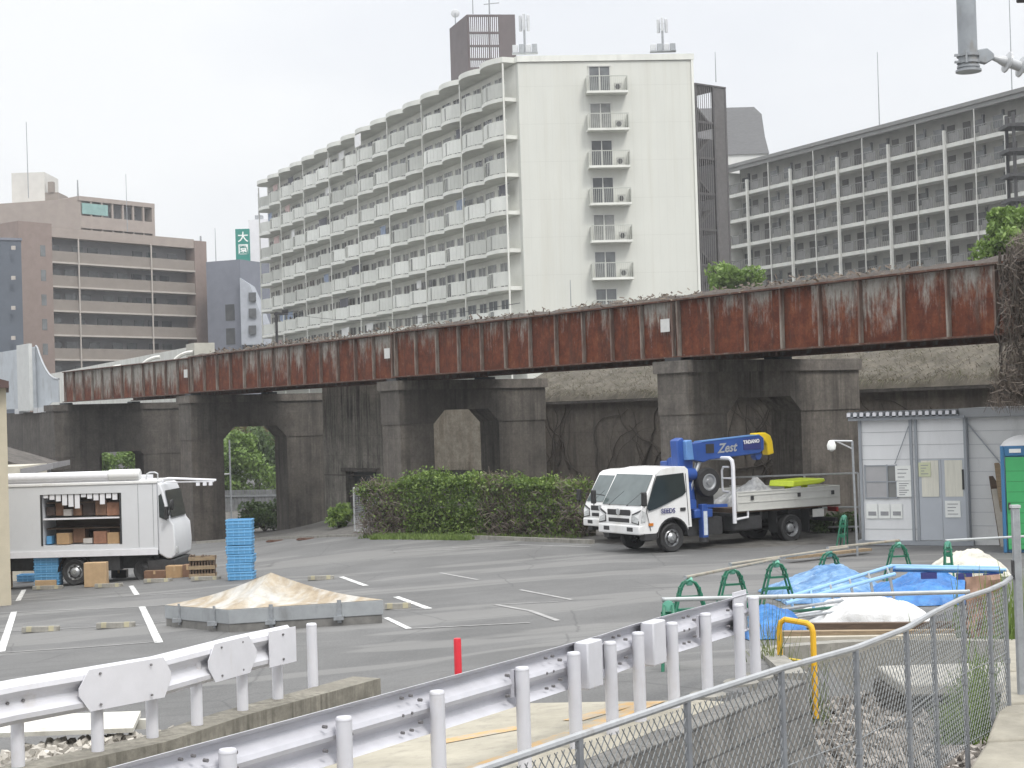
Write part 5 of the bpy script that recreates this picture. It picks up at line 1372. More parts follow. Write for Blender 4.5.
for s in (1, -1):
    m1 = MB(); m1.box(-1.12, -0.94, *sorted((s * 0.80, s * 0.98)), 0.30, 1.18); o = m1.build('outrigger', CRANE, truck, bevel=0.015)
    m1 = MB(); m1.box(-1.09, -0.97, *sorted((s * 0.981, s * 0.99)), 0.38, 1.0); m1.build('label_strip', TEAL, o)
    m1 = MB(); m1.tube((-1.03, s * 0.89, 0.20), (-1.03, s * 0.89, 0.32), 0.12, 12); m1.build('foot', DARKMET, o)
m1 = MB(); m1.bar((-1.05, 0.85, 1.12), (-1.85, 0.85, 1.10), 0.08, 0.08); m1.build('blue_brace', CRANE, truck)
# spare wheel
m1 = MB(); m1.lathe([(0.22, 0.42), (0.36, 0.42), (0.385, 0.47), (0.385, 0.58), (0.36, 0.63), (0.22, 0.63)], (-1.48, 0, 1.72), 'y', 24, False, True); sw = m1.build('spare_wheel', BLACK, truck)
m1 = MB(); m1.lathe([(0.225, 0.60), (0.222, 0.637), (0.19, 0.64), (0.16, 0.60), (0.09, 0.60), (0.08, 0.65), (0.01, 0.65)], (-1.48, 0, 1.72), 'y', 24, False); m1.build('rim', RIM, sw)
m1 = MB(); m1.box(-1.8, -1.2, -0.6, 0.4, 1.0, 1.55); m1.build('hydraulic_tank', DARKMET, truck, bevel=0.03)
m1 = MB(); m1.box(-1.8, -0.7, -0.7, 0.7, 0.35, 0.8); m1.build('underbox', DARKMET, truck)
# load on the bed
Tm = MW[truck.name]
m1 = MB(); rg = random.Random(3)
def tarp(u, v):
    x = -2.4 - 1.85 * u; y = -0.75 + 1.5 * v
    z = 1.02 + 0.42 * math.sin(math.pi * u) ** 0.5 * math.sin(math.pi * v) ** 0.4 + 0.30 * math.exp(-((u - 0.62) / 0.14) ** 2 - ((v - 0.5) / 0.3) ** 2)
    z += 0.10 * noise.noise(Vector((x * 4, y * 4, 1))) + 0.06 * noise.noise(Vector((x * 11, y * 11, 2)))
    return (x, y, max(z, 1.01))
m1.grid(tarp, 44, 34)
m1.v = [Tm @ v for v in m1.v]
solo(m1, 'covered_load', M('grey_plastic_sheet', (0.25, 0.255, 0.26), 0.4, 0.4, 5, dirt=(0.5, 0.5, 0.5), dirt_at=(0.5, 0.66)), 'load under crumpled grey plastic sheeting on the crane truck bed', 'load', loc=Tm @ Vector((-3, 0, 1)), angle=60)
m1 = MB(); m1.prism([(-4.0, 0, 1.45), (-4.05, 0, 1.62), (-5.15, 0, 1.64), (-5.2, 0, 1.56), (-5.0, 0, 1.5)], (0, -0.3, 0), (0, 0.7, 0)); m1.box(-4.4, -4.3, 0, 0.2, 1.01, 1.46); m1.box(-5.0, -4.9, 0, 0.2, 1.01, 1.5)
m1.v = [Tm @ (v + Vector((-0.28, 0, 0))) for v in m1.v]
solo(m1, 'work_trestle', NEON, 'neon yellow folded barrier lying across the crane truck bed', 'barrier', loc=Tm @ Vector((-4.5, 0, 1)), bevel=0.03)

# second truck behind
off = Vector((-0.36, 3.1, 0)); zz = H(O.x + off.x, O.y + off.y) - H(O.x, O.y)
m4b = Matrix.Translation((off.x, off.y, zz)) @ m4 @ Matrix.Scale(0.93, 4)
t2 = thing('flatbed_truck', 'white flatbed truck mostly hidden behind the crane truck', 'truck', mat4=m4b)
cab(t2)
flatbed(t2, x0=-0.9, x1=-4.6, rear=-3.3)
sc2 = None

# ------------------------------------------------------------------ white van truck at left
pw = gnd(77, 585.5, H)
yaw = R_(-3)
m4v = Matrix.Translation((pw.x, pw.y + 0.95, H(pw.x, pw.y) + 0.002)) @ Matrix.Rotation(yaw, 4, 'Z')
van = thing('mobile_shop_truck', 'white box truck with an open side full of shelves, at the left edge', 'truck', mat4=m4v)
S = 1 / (1600 / pw.y)     # metres per pixel there
def vx(px):
    px = px if px < 162 or px > 191 else 162 + (px - 162) * 0.62
    return (px - 77) * S
def vz(py, px): return (585.5 - 0.031 * (px - 77) - py) * S
hw = 0.98
xb, xf = -4.2, vx(162)
zb, zt = 0.95, vz(486, 77)
xo0, xo1 = vx(45), vx(125)
zo0, zo1 = vz(545, 85), vz(494, 85)
m1 = MB()
m1.box(xb, xf, -hw + 0.0, -hw + 0.05, zb, zt) if False else None
m1.box(xb, xo0, -hw, hw, zb, zt); m1.box(xo1, xf, -hw, hw, zb, zt)
m1.box(xo0, xo1, -hw, hw, zb, zo0); m1.box(xo0, xo1, -hw, hw, zo1, zt)
m1.box(xo0, xo1, 0.2, hw, zo0, zo1); m1.build('box_body', BODYW, van, angle=20)
m1 = MB(); m1.box(xb - 0.02, xf + 0.02, -hw - 0.03, hw + 0.03, zt + 0.001, zt + 0.09); m1.build('roof_edge', CABW, van, bevel=0.02)
m1 = MB(); m1.box(xb, xf, -hw - 0.035, -hw - 0.001, zb - 0.12, zb + 0.06); m1.build('side_skirt', WHITEPAINT, van)
for x in (xo0, xo1):
    m1 = MB(); m1.box(x - 0.03, x + 0.03, -hw - 0.012, -hw - 0.001, zo0, zo1); m1.build('opening_frame', GRILLE, van)
for x in (vx(5), vx(143), vx(158)):
    m1 = MB(); m1.box(x - 0.006, x + 0.006, -hw - 0.006, -hw - 0.001, zb + 0.1, zt); m1.build('door_seam', GALV, van)
m1 = MB(); m1.box(xo0 + 0.01, xo1 - 0.01, 0.195, 0.199, zo0, zo1); m1.build('interior_back', WOODDARK, van)
zs = vz(518, 85)
m1 = MB(); m1.box(xo0 + 0.03, xo1 - 0.03, -hw + 0.02, 0.19, zs - 0.04, zs); m1.build('shelf', WHITEPAINT, van)
m1 = MB(); m1.box(xo0 + 0.03, xo1 - 0.03, -hw + 0.3, 0.19, zs + 0.42, zs + 0.45); m1.box(xo0 + 0.03, xo1 - 0.03, -hw + 0.3, 0.19, zo0 + 0.45, zo0 + 0.48); m1.build('inner_shelf', WOODDARK, van)
# scalloped curtain
m1 = MB()
n = 12
for k in range(n):
    a = xo0 + 0.05 + (xo1 - xo0 - 0.1) * k / n; b = a + (xo1 - xo0 - 0.1) / n * 0.78
    dz = 0.10 + 0.22 * (k in (3, 4, 5, 9)) + 0.05 * (k % 3)
    m1.box(a, b, -hw + 0.03, -hw + 0.045, zo1 - dz, zo1 - 0.01)
m1.build('curtain', WHITEPAINT, van)
# awning roll and rails on the roof
m1 = MB(); m1.tube((xb, -hw + 0.12, zt + 0.26), (vx(113), -hw + 0.12, zt + 0.26), 0.14, 14); m1.box(xb, vx(140), -hw + 0.1, hw, zt + 0.091, zt + 0.2); m1.build('awning_case', WHITEPAINT, van)
m1 = MB(); m1.tube((vx(113) + 0.002, -hw + 0.12, zt + 0.27), (vx(145), -hw + 0.12, zt + 0.27), 0.16, 16); m1.build('awning_roll', CABW, van, bevel=0.03)
m1 = MB(); m1.path([(vx(148), -0.6, zt + 0.09), (vx(149), -0.6, zt + 0.27), (vx(152), -0.6, zt + 0.31), (vx(157), -0.6, zt + 0.31), (vx(160), -0.6, zt + 0.27), (vx(160), -0.6, zt + 0.09)], 0.022, 6); m1.build('roof_loop', GALV_LT, van)
m1 = MB(); m1.path([(vx(163), -0.5, zt - 0.05), (vx(167), -0.5, zt + 0.10), (vx(175), -0.5, zt + 0.12), (vx(217), -0.35, zt + 0.02)], 0.035, 6); m1.path([(vx(170), -0.5, zt + 0.02), (vx(190), -0.45, zt + 0.0), (vx(215), -0.36, zt - 0.02)], 0.018, 5); arm = m1.build('front_arm', WHITEPAINT, van)
for px in (199, 206, 212):
    m1 = MB(); m1.rbox((vx(px), -0.42, zt - 0.08), (0.10, 0.08, 0.09)); m1.build('arm_lamp', WHITEPAINT, arm)
# nose of the cab
prof = [(xf + 0.001, zb - 0.1), (xf + 0.001, zt + 0.02), (vx(167), zt - 0.02), (vx(172), zt - 0.25), (vx(179), zt - 0.85), (vx(181), zt - 1.05), (vx(188), zt - 1.22), (vx(190), zt - 1.75), (vx(188), zt - 2.1), (vx(183), zb - 0.25), (vx(176), zb - 0.25)]
m1 = MB(); m1.prism([(x, 0, z) for x, z in prof], (0, -hw + 0.03, 0), (0, hw - 0.03, 0)); m1.build('cab_nose', BODYW, van, bevel=0.04, segs=3)
m1 = MB(); m1.prism([(vx(164.5), -hw + 0.026, zt - 0.36), (vx(169), -hw + 0.026, zt - 0.30), (vx(173.5), -hw + 0.026, zt - 0.62), (vx(177), -hw + 0.026, zt - 1.08), (vx(165), -hw + 0.026, zt - 0.98)], (0, -0.01, 0), (0, 0.01, 0)); m1.build('side_window', SIDEG, van)
m1 = MB(); m1.prism([(vx(172) + 0.02, -0.8, zt - 0.22), (vx(172) + 0.02, 0.8, zt - 0.22), (vx(181) + 0.02, 0.8, zt - 1.0), (vx(181) + 0.02, -0.8, zt - 1.0)], (0, 0, 0), (0.02, 0, 0.004)); m1.build('windscreen', SIDEG, van)
m1 = MB(); m1.path([(vx(176), -hw, zt - 1.05), (vx(184), -hw - 0.15, zt - 0.9), (vx(187), -hw - 0.2, zt - 0.55)], 0.015, 5); ma = m1.build('mirror_arm', BLACK, van)
m1 = MB(); m1.rbox((vx(179), -hw - 0.12, zt - 0.85), (0.09, 0.2, 0.36)); m1.build('mirror', BLACK, ma, bevel=0.02)
m1 = MB(); m1.lathe([(0.02, -0.06), (0.15, -0.03), (0.16, 0.03), (0.02, 0.05)], (vx(189), -hw - 0.2, zt - 0.62), 'x', 14); m1.build('mirror', BLACK, ma, bevel=0.02)
m1 = MB(); m1.rbox((vx(187), -0.72, zb - 0.02), (0.12, 0.3, 0.2)); m1.build('headlight', LAMP, van, bevel=0.02)
m1 = MB(); m1.box(vx(150), vx(188), -hw + 0.08, hw - 0.08, 0.35, 0.68); m1.build('bumper', DARKMET, van, bevel=0.03)
m1 = MB(); m1.box(xb, vx(160), -0.55, hw - 0.1, 0.42, zb - 0.001); m1.box(vx(92), vx(122), -hw + 0.1, -0.55, 0.4, 0.85); m1.build('chassis', DARKMET, van)
wheel(van, 0, -hw + 0.03, r=0.385, side=-1, dual=False); wheel(van, 0, hw - 0.03, r=0.385, side=1)
wheel(van, vx(148), -hw + 0.14, r=0.385, side=-1, rimmat=DARKMET); wheel(van, vx(148), hw - 0.05, r=0.385, side=1)  # near front rim is coloured dark to stand in for shade
m1 = MB()
for k in range(10):
    a0, a1 = math.pi * k / 10, math.pi * (k + 1) / 10
    m1.quad((0.5 * math.cos(a0), -hw - 0.005, 0.4 + 0.5 * math.sin(a0)), (0.5 * math.cos(a1), -hw - 0.005, 0.4 + 0.5 * math.sin(a1)), (0.5 * math.cos(a1), -hw + 0.25, 0.4 + 0.5 * math.sin(a1)), (0.5 * math.cos(a0), -hw + 0.25, 0.4 + 0.5 * math.sin(a0)))
m1.build('mudguard', DARKMET, van)
# goods on the shelves
Vm = m4v
def goods(px0, px1, py0, py1, y, mat, name, label, grp):
    t_ = thing(name, label, 'box', Vm @ Vector(((vx(px0) + vx(px1)) / 2, y, vz(py1, px0))), yaw, grp)
    wd = (px1 - px0) * S; h = (py1 - py0) * S
    m1 = MB(); m1.box(-wd / 2, wd / 2, -0.18, 0.18, 0, h - 0.03); m1.build('carton', mat, t_)
    m1 = MB(); m1.box(-wd / 2 + 0.01, wd / 2 - 0.01, -0.03, 0.03, h - 0.03, h - 0.022); m1.build('flap_seam', WOODDARK, t_)
    return t_
GG = 'boxes on the truck shelves'
BROWNBOX = M('brown_box', (0.17, 0.095, 0.06), 0.8, 0.2, 5); REDBOX = M('reddish_box', (0.24, 0.12, 0.075), 0.8, 0.2, 5); DKBOX = M('dark_box', (0.05, 0.035, 0.03), 0.8, 0.3, 5); PINKB = M('pale_pack', (0.42, 0.40, 0.38), 0.7, 0.2, 6)
goods(47, 55, 507, 516.5, -0.55, DKBOX, 'carton', 'dark carton at the left end of the upper truck shelf', GG)
goods(56, 64, 503, 516.5, -0.5, BROWNBOX, 'carton', 'brown carton second from left on the upper truck shelf', GG)
goods(65, 73, 509, 516.5, -0.6, PINKB, 'carton', 'pale low pack on the upper truck shelf', GG)
goods(74, 82, 505, 516.5, -0.5, BROWNBOX, 'carton', 'brown carton between the pale packs on the upper truck shelf', GG)
goods(83, 95, 500, 516.5, -0.45, DKBOX, 'carton', 'tall dark carton in the middle of the upper truck shelf', GG)
goods(97, 108, 500, 516.0, -0.55, BROWNBOX, 'carton', 'brown carton right of centre on the upper truck shelf', GG)
goods(109, 123, 502, 516.0, -0.6, REDBOX, 'carton', 'wide reddish carton at the right end of the upper truck shelf', GG)
goods(47, 52, 536, 545, -0.6, BLUEPL, 'carton', 'small blue box at the left end of the lower truck shelf', GG)
goods(58.5, 71, 533, 545, -0.7, CARD, 'carton', 'tan cardboard box on the lower truck shelf', GG)
goods(72, 84, 528, 544, -0.4, BROWNBOX, 'carton', 'brown carton behind the tan box on the lower truck shelf', GG)
goods(85, 94, 538, 544, -0.65, PINKB, 'carton', 'pale flat pack on the lower truck shelf', GG)
goods(96, 109, 531, 544, -0.7, REDBOX, 'carton', 'reddish carton on the lower truck shelf', GG)
goods(110, 122, 532, 544, -0.7, CARD, 'carton', 'tan carton at the right end of the lower truck shelf', GG)

# things standing round the van
def card_box(px0, px1, py0, py1, mat, label, dep=0.35, Dz=None, name='cardboard_box', grp='cardboard boxes by the white truck', open_=False, dy=0.0):
    g0 = gnd((px0 + px1) / 2, py1, H); s = g0.y / 1600
    t_ = thing(name, label, 'box', (g0.x, g0.y + dep / 2 + dy, g0.z), R_(random.Random(px0).uniform(-6, 6)), grp)
    wd = (px1 - px0) * s; h = (py1 - py0) * s
    m1 = MB(); m1.box(-wd / 2, wd / 2, -dep / 2, dep / 2, 0.0, h); m1.build('carton', mat, t_, bevel=0.008)
    m1 = MB(); m1.box(-0.03, 0.03, -dep / 2 - 0.003, -dep / 2 - 0.001, h * 0.6, h); m1.box(-wd / 2, wd / 2, -0.02, 0.02, h + 0.001, h + 0.004); m1.build('tape', CARD2, t_)
    return t_
card_box(-6, 9.5, 566, 589, CARD, 'cardboard box at the very left edge in front of the truck')
card_box(84, 106, 563, 587, CARD2, 'pale cardboard box right of the rear wheel of the white truck')
card_box(164, 184, 556, 567, CARD2, 'upper cardboard carton of the pile by the truck nose')
bpile = card_box(166, 184, 566, 578, CARD, 'lower reddish cardboard carton of the pile by the truck nose')
card_box(182, 193, 556, 565, CARD2, 'small pale box on top of the pile next to the wooden crate')
card_box(183, 193, 565, 577, BROWNBOX, 'small brown box under the pale one next to the wooden crate')
card_box(144, 165, 571, 579, BROWNBOX, 'flat brown carton under the truck nose')
card_box(106, 121, 572, 580, GRILLE, 'dark low tray under the truck between wheel and nose', dy=0.6)
# slatted wooden crate
g0 = gnd(203, 577.5, H); s = g0.y / 1600; wd = 26 * s; h = 22 * s
t_ = thing('wooden_crate', 'slatted wooden crate standing between the truck nose and the blue stack', 'crate', g0, R_(4))
for z in (0.02, h * 0.4, h * 0.8):
    m1 = MB()
    for y in (-0.2, 0.2): m1.box(-wd / 2, wd / 2, y - 0.012, y + 0.012, z, z + h * 0.17)
    m1.build('slat', WOOD, t_)
m1 = MB(); rg = random.Random(2)
for k in range(9):
    x = -wd / 2 + wd * (k + 0.5) / 9; m1.box(x - 0.022, x + 0.022, -0.18, 0.18, 0.0, h * rg.uniform(0.85, 1.05))
m1.build('board', WOODDARK, t_)
# stacks of blue crates: every crate is a thing
def crate_proto(wd, h, dep):
    t_ = thing('blue_crate', 'x', 'crate')
    m1 = MB()
    m1.box(-wd / 2, wd / 2, -dep / 2, -dep / 2 + 0.02, 0, h * 0.96); m1.box(-wd / 2, wd / 2, dep / 2 - 0.02, dep / 2, 0, h * 0.96)
    m1.box(-wd / 2, -wd / 2 + 0.02, -dep / 2 + 0.02, dep / 2 - 0.02, 0, h * 0.96); m1.box(wd / 2 - 0.02, wd / 2, -dep / 2 + 0.02, dep / 2 - 0.02, 0, h * 0.96)
    m1.box(-wd / 2 + 0.02, wd / 2 - 0.02, -dep / 2 + 0.02, dep / 2 - 0.02, 0.0, 0.02)
    m1.build('tub', BLUEPL, t_, bevel=0.006)
    m1 = MB()
    for z in (h * 0.42, h * 0.80):
        for sy in (-1, 1):
            m1.box(-wd / 2 - 0.014, wd / 2 + 0.014, *sorted((sy * dep / 2, sy * (dep / 2 + 0.014))), z, z + h * 0.12)
            m1.box(*sorted((sy * wd / 2, sy * (wd / 2 + 0.014))), -dep / 2, dep / 2, z, z + h * 0.12)
    for k in range(5):
        x = -wd / 2 + 0.04 + (wd - 0.08) * k / 4; m1.box(x - 0.008, x + 0.008, -dep / 2 - 0.008, -dep / 2, 0.01, h * 0.9)
    m1.build('rim_rib', M('blue_plastic_rib', (0.15, 0.38, 0.62), 0.4, 0.08, 4) if 'blue_plastic_rib' not in bpy.data.materials else bpy.data.materials['blue_plastic_rib'], t_)
    return t_
g0 = gnd(239.5, 580.5, H); s = g0.y / 1600; n = 7; h = 60.5 * s / n
g0.y += 0.3
proto = None
names = ['lowest', 'second from the bottom', 'third from the bottom', 'middle', 'third from the top', 'second from the top', 'topmost']
BC = 'blue plastic crates stacked on the lot'
for k in range(n):
    lab = 'blue crate of the tall stack right of the wooden crate, ' + names[k]
    j = random.Random(k)
    mm = Matrix.Translation((g0.x + (0.012 if k < 4 else -0.0) * 2 * j.uniform(-1, 1), g0.y + j.uniform(-0.01, 0.01), g0.z + k * h + (0.012 if k >= 4 else 0))) @ Matrix.Rotation(R_(j.uniform(-2.5, 2.5)), 4, 'Z')
    if proto is None:
        proto = crate_proto(25.5 * s, h, 0.44); proto.matrix_world = mm; MW[proto.name] = mm; tag(proto, lab, 'crate', BC)
    else: dup(proto, mm, lab)
g0 = gnd(46, 588, H); n = 4; s2 = g0.y / 1600; h2 = 30 * s2 / n; g0.y += 0.3
nm = ['lowest', 'second', 'third', 'topmost']
for k in range(n):
    mm = Matrix.Translation((g0.x, g0.y, g0.z + k * h2)) @ Matrix.Rotation(R_(random.Random(k + 9).uniform(-3, 3)), 4, 'Z') @ Matrix.Diagonal((24.5 / 25.5 * s2 / s, 1, h2 / h, 1))
    dup(proto, mm, 'blue crate of the short stack beside the truck wheel, %s' % (nm[k] if k in (0, 3) else nm[k] + ' from bottom'))
mm = Matrix.Translation((gnd(18, 585, H).x, gnd(18, 585, H).y + 1.2, gnd(18, 585, H).z)) 
dup(proto, mm, 'single blue crate in the shade under the white truck')
card_box(36, 57, 580, 588, CARD2, 'low cardboard tray in front of the short blue crate stack', dep=0.12, dy=-0.12)
# wheel stops
def wheel_stop(px, py, wpx, label, yawd=0, yel=True):
    g0 = gnd(px, py, H); s = g0.y / 1600; wd = wpx * s
    t_ = thing('wheel_stop', label, 'wheel stop', g0, R_(yawd), 'concrete wheel stops in the parking bays')
    m1 = MB(); m1.prism([(0, -0.07, 0), (0, -0.055, 0.11), (0, 0.055, 0.11), (0, 0.07, 0)], (-wd / 2, 0, 0), (wd / 2, 0, 0)); m1.build('block', KERB, t_, bevel=0.01)
    m1 = MB()
    for sx_ in (-1, 1): m1.prism([(0, -0.073, 0.02), (0, -0.06, 0.1), (0, -0.057, 0.113), (0, 0.02, 0.113), (0, 0.02, 0.112), (0, -0.055, 0.112)], (sx_ * wd * 0.3 - 0.05, 0, 0), (sx_ * wd * 0.3 + 0.05, 0, 0))
    m1.build('reflector', M('faded_yellow', (0.34, 0.31, 0.21), 0.7, 0.2, 6) if 'faded_yellow' not in bpy.data.materials else bpy.data.materials['faded_yellow'], t_)
wheel_stop(41, 632, 37, 'wheel stop left of the other one, in the bay facing the left guardrail')
wheel_stop(116, 628, 38, 'wheel stop next to the white bay line left of the pyramid cover')
wheel_stop(48, 589.5, 30, 'wheel stop in front of the short blue crate stack')
wheel_stop(109, 587.5, 28, 'wheel stop in front of the pale cardboard box')
wheel_stop(158, 582.5, 28, 'wheel stop in front of the flat brown carton')
wheel_stop(206, 580.5, 30, 'wheel stop in front of the wooden crate')
wheel_stop(321, 580, 26, 'wheel stop behind the pyramid cover near the white dash')
wheel_stop(398, 609, 26, 'wheel stop at the right corner of the pyramid cover')
# pyramid cover
pl, pn, prr = gnd(165, 626, H), gnd(229, 632.5, H), gnd(384, 623, H)
pfar = pl + prr - pn
t_ = thing('pyramid_cover', 'tan sheet covered pyramid on a square grey frame in the middle of the lot', 'cover', ((pl + prr) / 2))
zb0 = min(pl.z, pn.z, prr.z)
ring = [Vector((p.x, p.y, 0)) for p in (pl, pn, prr, pfar)]; ctr = sum(ring, Vector()) / 4
sN = pn.y / 1600
zt = zb0 + 22.5 * sN
normal_ = (pr_ := (prr - pn)).cross(pl - pn).normalized()
def tilt_(p): return pn.z - (normal_.x * (p.x - pn.x) + normal_.y * (p.y - pn.y)) / normal_.z - zb0
def ringb(sc_, z0, z1): return [ctr + (p - ctr) * sc_ + Vector((0, 0, z0 + tilt_(p))) for p in ring] + [ctr + (p - ctr) * sc_ + Vector((0, 0, z1 + tilt_(p))) for p in ring]
m1 = MB(); m1.hexa(ringb(0.985, zb0 - 0.3, zb0 + 8 * sN)); m1.build('footing', M('footing_concrete', (0.17, 0.165, 0.155), 0.9, 0.3, 4), t_, world=True)
m1 = MB(); m1.hexa(ringb(1.0, zb0 + 8 * sN + 0.001, zt)); m1.build('frame', M('grey_frame_board', (0.30, 0.315, 0.325), 0.6, 0.12, 3, dirt=(0.16, 0.16, 0.16)), t_, world=True, bevel=0.012)
apex = at(271, 572.5, ctr.y); apex = Vector((ctr.x + (apex.x - ctr.x), ctr.y, apex.z))
def sheet_mat():
    m, t, b = newmat('tan_stained_sheet')
    v = coords(t)
    c = ramp(t, noisen(t, v, 0.9, 5, 0.6, 0.6), [(0.36, (0.46, 0.45, 0.43)), (0.45, (0.42, 0.395, 0.35)), (0.53, (0.35, 0.295, 0.22)), (0.60, (0.31, 0.25, 0.175)), (0.68, (0.43, 0.415, 0.385))])
    c = mixc(t, 1.0, c, ramp(t, noisen(t, v, 7, 5, 0.7), [(0.3, 0.8), (0.7, 1.15)]), 'MULTIPLY')
    t.links.new(c, b.inputs['Base Color']); b.inputs['Roughness'].default_value = 0.7
    bump(t, b, noisen(t, coords(t, (1, 1, 2)), 5, 5, 0.6), 0.5, 0.03)
    return m
m1 = MB()
for i in range(4):
    a = ctr + (ring[i] - ctr) * 1.0; b = ctr + (ring[(i + 1) % 4] - ctr) * 1.0
    def face(u, v, a=a, b=b):
        e_ = a + (b - a) * u; e_ = e_ + Vector((0, 0, zt + 0.004 + tilt_(e_)))
        q = e_ + (apex - e_) * v
        q = q + Vector((0, 0, -0.13 * math.sin(math.pi * v) * (0.6 + 0.4 * math.sin(math.pi * u)) + 0.02 * noise.noise(q * 3) * (1 if 0 < v < 1 and 0 < u < 1 else 0)))
        return q
    m1.grid(face, 24, 16)
m1.build('sheet', sheet_mat(), t_, world=True, angle=25)
for i, f in ((0, 0.25), (0, 0.8), (1, 0.28), (1, 0.72)):
    p = ring[i] + (ring[i + 1] - ring[i]) * f; d = (ring[i + 1] - ring[i]).normalized(); q = Vector((d.y, -d.x, 0))
    if q.y > 0 and i == 1: q = -q
    if (p + q - ctr).length < (p - ctr).length: q = -q
    m1 = MB(); p = p + Vector((0, 0, tilt_(p))); m1.bar(p + q * 0.012 + Vector((0, 0, zb0 + 0.05)), p + q * 0.012 + Vector((0, 0, zt + 0.05)), 0.07, 0.02, q); m1.rbox(p + q * 0.05 + Vector((0, 0, zb0 + 8 * sN)), (0.17, 0.09, 0.07)); m1.build('strap', GALV, t_, world=True)

# ------------------------------------------------------------------ vegetation
LEAF_BRIGHT = leafmat('spring_leaves', [(0.07, 0.12, 0.025), (0.14, 0.23, 0.045), (0.24, 0.34, 0.09)])
LEAF_MID = leafmat('green_leaves', [(0.035, 0.06, 0.022), (0.075, 0.125, 0.038), (0.135, 0.20, 0.065)])
LEAF_HEDGE = leafmat('hedge_leaves', [(0.045, 0.075, 0.022), (0.10, 0.165, 0.035), (0.165, 0.245, 0.05), (0.25, 0.33, 0.085)], big=0.8)
LEAF_DRY = leafmat('dry_twigs', [(0.07, 0.056, 0.046), (0.15, 0.12, 0.098), (0.24, 0.20, 0.165)])
GRASS = leafmat('grass_blades', [(0.06, 0.10, 0.02), (0.13, 0.20, 0.04), (0.20, 0.27, 0.07)])
def leaf(mb, p, s, rg, up=0.3):
    d = Vector((rg.gauss(0, 1), rg.gauss(0, 1), rg.gauss(0, 1))).normalized()
    q = d.orthogonal().normalized(); q = Matrix.Rotation(rg.uniform(0, 6.28), 3, d) @ q; r = d.cross(q)
    l = s * rg.uniform(0.7, 1.3); w_ = l * 0.55
    mb.add([p - q * l / 2, p + r * w_ / 2, p + q * l / 2, p - r * w_ / 2], [(0, 1, 2, 3)])
def crown(mb, c, rad, n, size, rg, clumps=14):
    c = Vector(c)
    cl = []
    for k in range(clumps):
        d = Vector((rg.gauss(0, 1), rg.gauss(0, 1), rg.gauss(0, 1))).normalized() * rg.uniform(0.45, 0.95)
        cl.append((Vector((d.x * rad[0], d.y * rad[1], d.z * rad[2])) + c, rg.uniform(0.25, 0.5)))
    for i in range(n):
        q, f = rg.choice(cl)
        d = Vector((rg.gauss(0, 1), rg.gauss(0, 1), rg.gauss(0, 1))).normalized() * rg.random() ** 0.4
        leaf(mb, q + Vector((d.x * rad[0] * f, d.y * rad[1] * f, d.z * rad[2] * f)), size, rg)
def tree(label, base, top, rad, n, size, mat, seed, grp=None, name='tree', clumps=14):
    rg = random.Random(seed); base = Vector(base); top = Vector(top)
    t_ = thing(name, label, 'tree', base, 0, grp)
    mb = MB(); h = top - base
    tips = []
    pts = [base + h * k / 5 + Vector((rg.uniform(-.1, .1), rg.uniform(-.1, .1), 0)) * (k > 0) for k in range(5)] + [top - Vector((0, 0, rad[2] * 0.4))]
    r0 = max(0.06, h.length * 0.025)
    mb.path(pts, r0, 7, [r0 * (1 - 0.14 * k) for k in range(6)])
    for k in range(9):
        a = rg.uniform(0, 6.28); s0 = pts[2] + (pts[5] - pts[2]) * rg.uniform(0, 0.9)
        e_ = top + Vector((math.cos(a) * rad[0] * 0.75, math.sin(a) * rad[1] * 0.75, rg.uniform(-0.5, 0.6) * rad[2]))
        m_ = (s0 + e_) / 2 + Vector((0, 0, 0.15 * h.length * rg.random())); mb.path([s0, m_, e_], r0 * 0.4, 5, [r0 * 0.45, r0 * 0.3, r0 * 0.12])
    mb.build('trunk', BARK, t_, world=True)
    mb = MB(); crown(mb, top, rad, n, size, rg, clumps); mb.build('crown', mat, t_, world=True)
    return t_
def tre(label, px, py, Y, rpx, rpy, n, size, mat, seed, grp=None, clumps=14):
    c = at(px, py, Y); s = Y / 1600
    return tree(label, (c.x, c.y, H(c.x, c.y)), c, (rpx * s, rpx * s * 0.9, rpy * s), n, size, mat, seed, grp, clumps=clumps)
G1 = 'trees behind the bridge'
tre('bright green treetop between the cream block and the gallery block', 734, 284, 88, 32, 24, 5200, 0.30, LEAF_BRIGHT, 31, G1, 18)
tre('green bushy treetop above the right end of the rusty bridge', 1008, 243, 56, 34, 30, 5200, 0.22, LEAF_BRIGHT, 32, G1, 20)
tre('green tree seen through the pier opening behind the blue stack, upper left of it', 240, 464, 118, 34, 34, 5200, 0.32, LEAF_BRIGHT, 33, G1, 16)
tre('darker tree seen through the pier opening behind the blue stack, right of the bright one', 276, 458, 124, 30, 44, 5200, 0.34, LEAF_MID, 34, G1, 16)
tre('reddish leaved tree top inside the pier opening behind the blue stack', 258, 440, 128, 34, 20, 2600, 0.3, leafmat('reddish_leaves', [(0.07, 0.05, 0.03), (0.13, 0.10, 0.045), (0.14, 0.17, 0.05)]), 35, G1, 12)
tre('tall pale green tree far behind the pier opening, between the bright and the darker tree', 256, 470, 136, 40, 46, 5200, 0.38, LEAF_BRIGHT, 37, G1, 18)
tre('bright bush seen through the low opening above the white truck', 121, 467, 122, 32, 24, 3600, 0.3, LEAF_BRIGHT, 36, G1, 12)
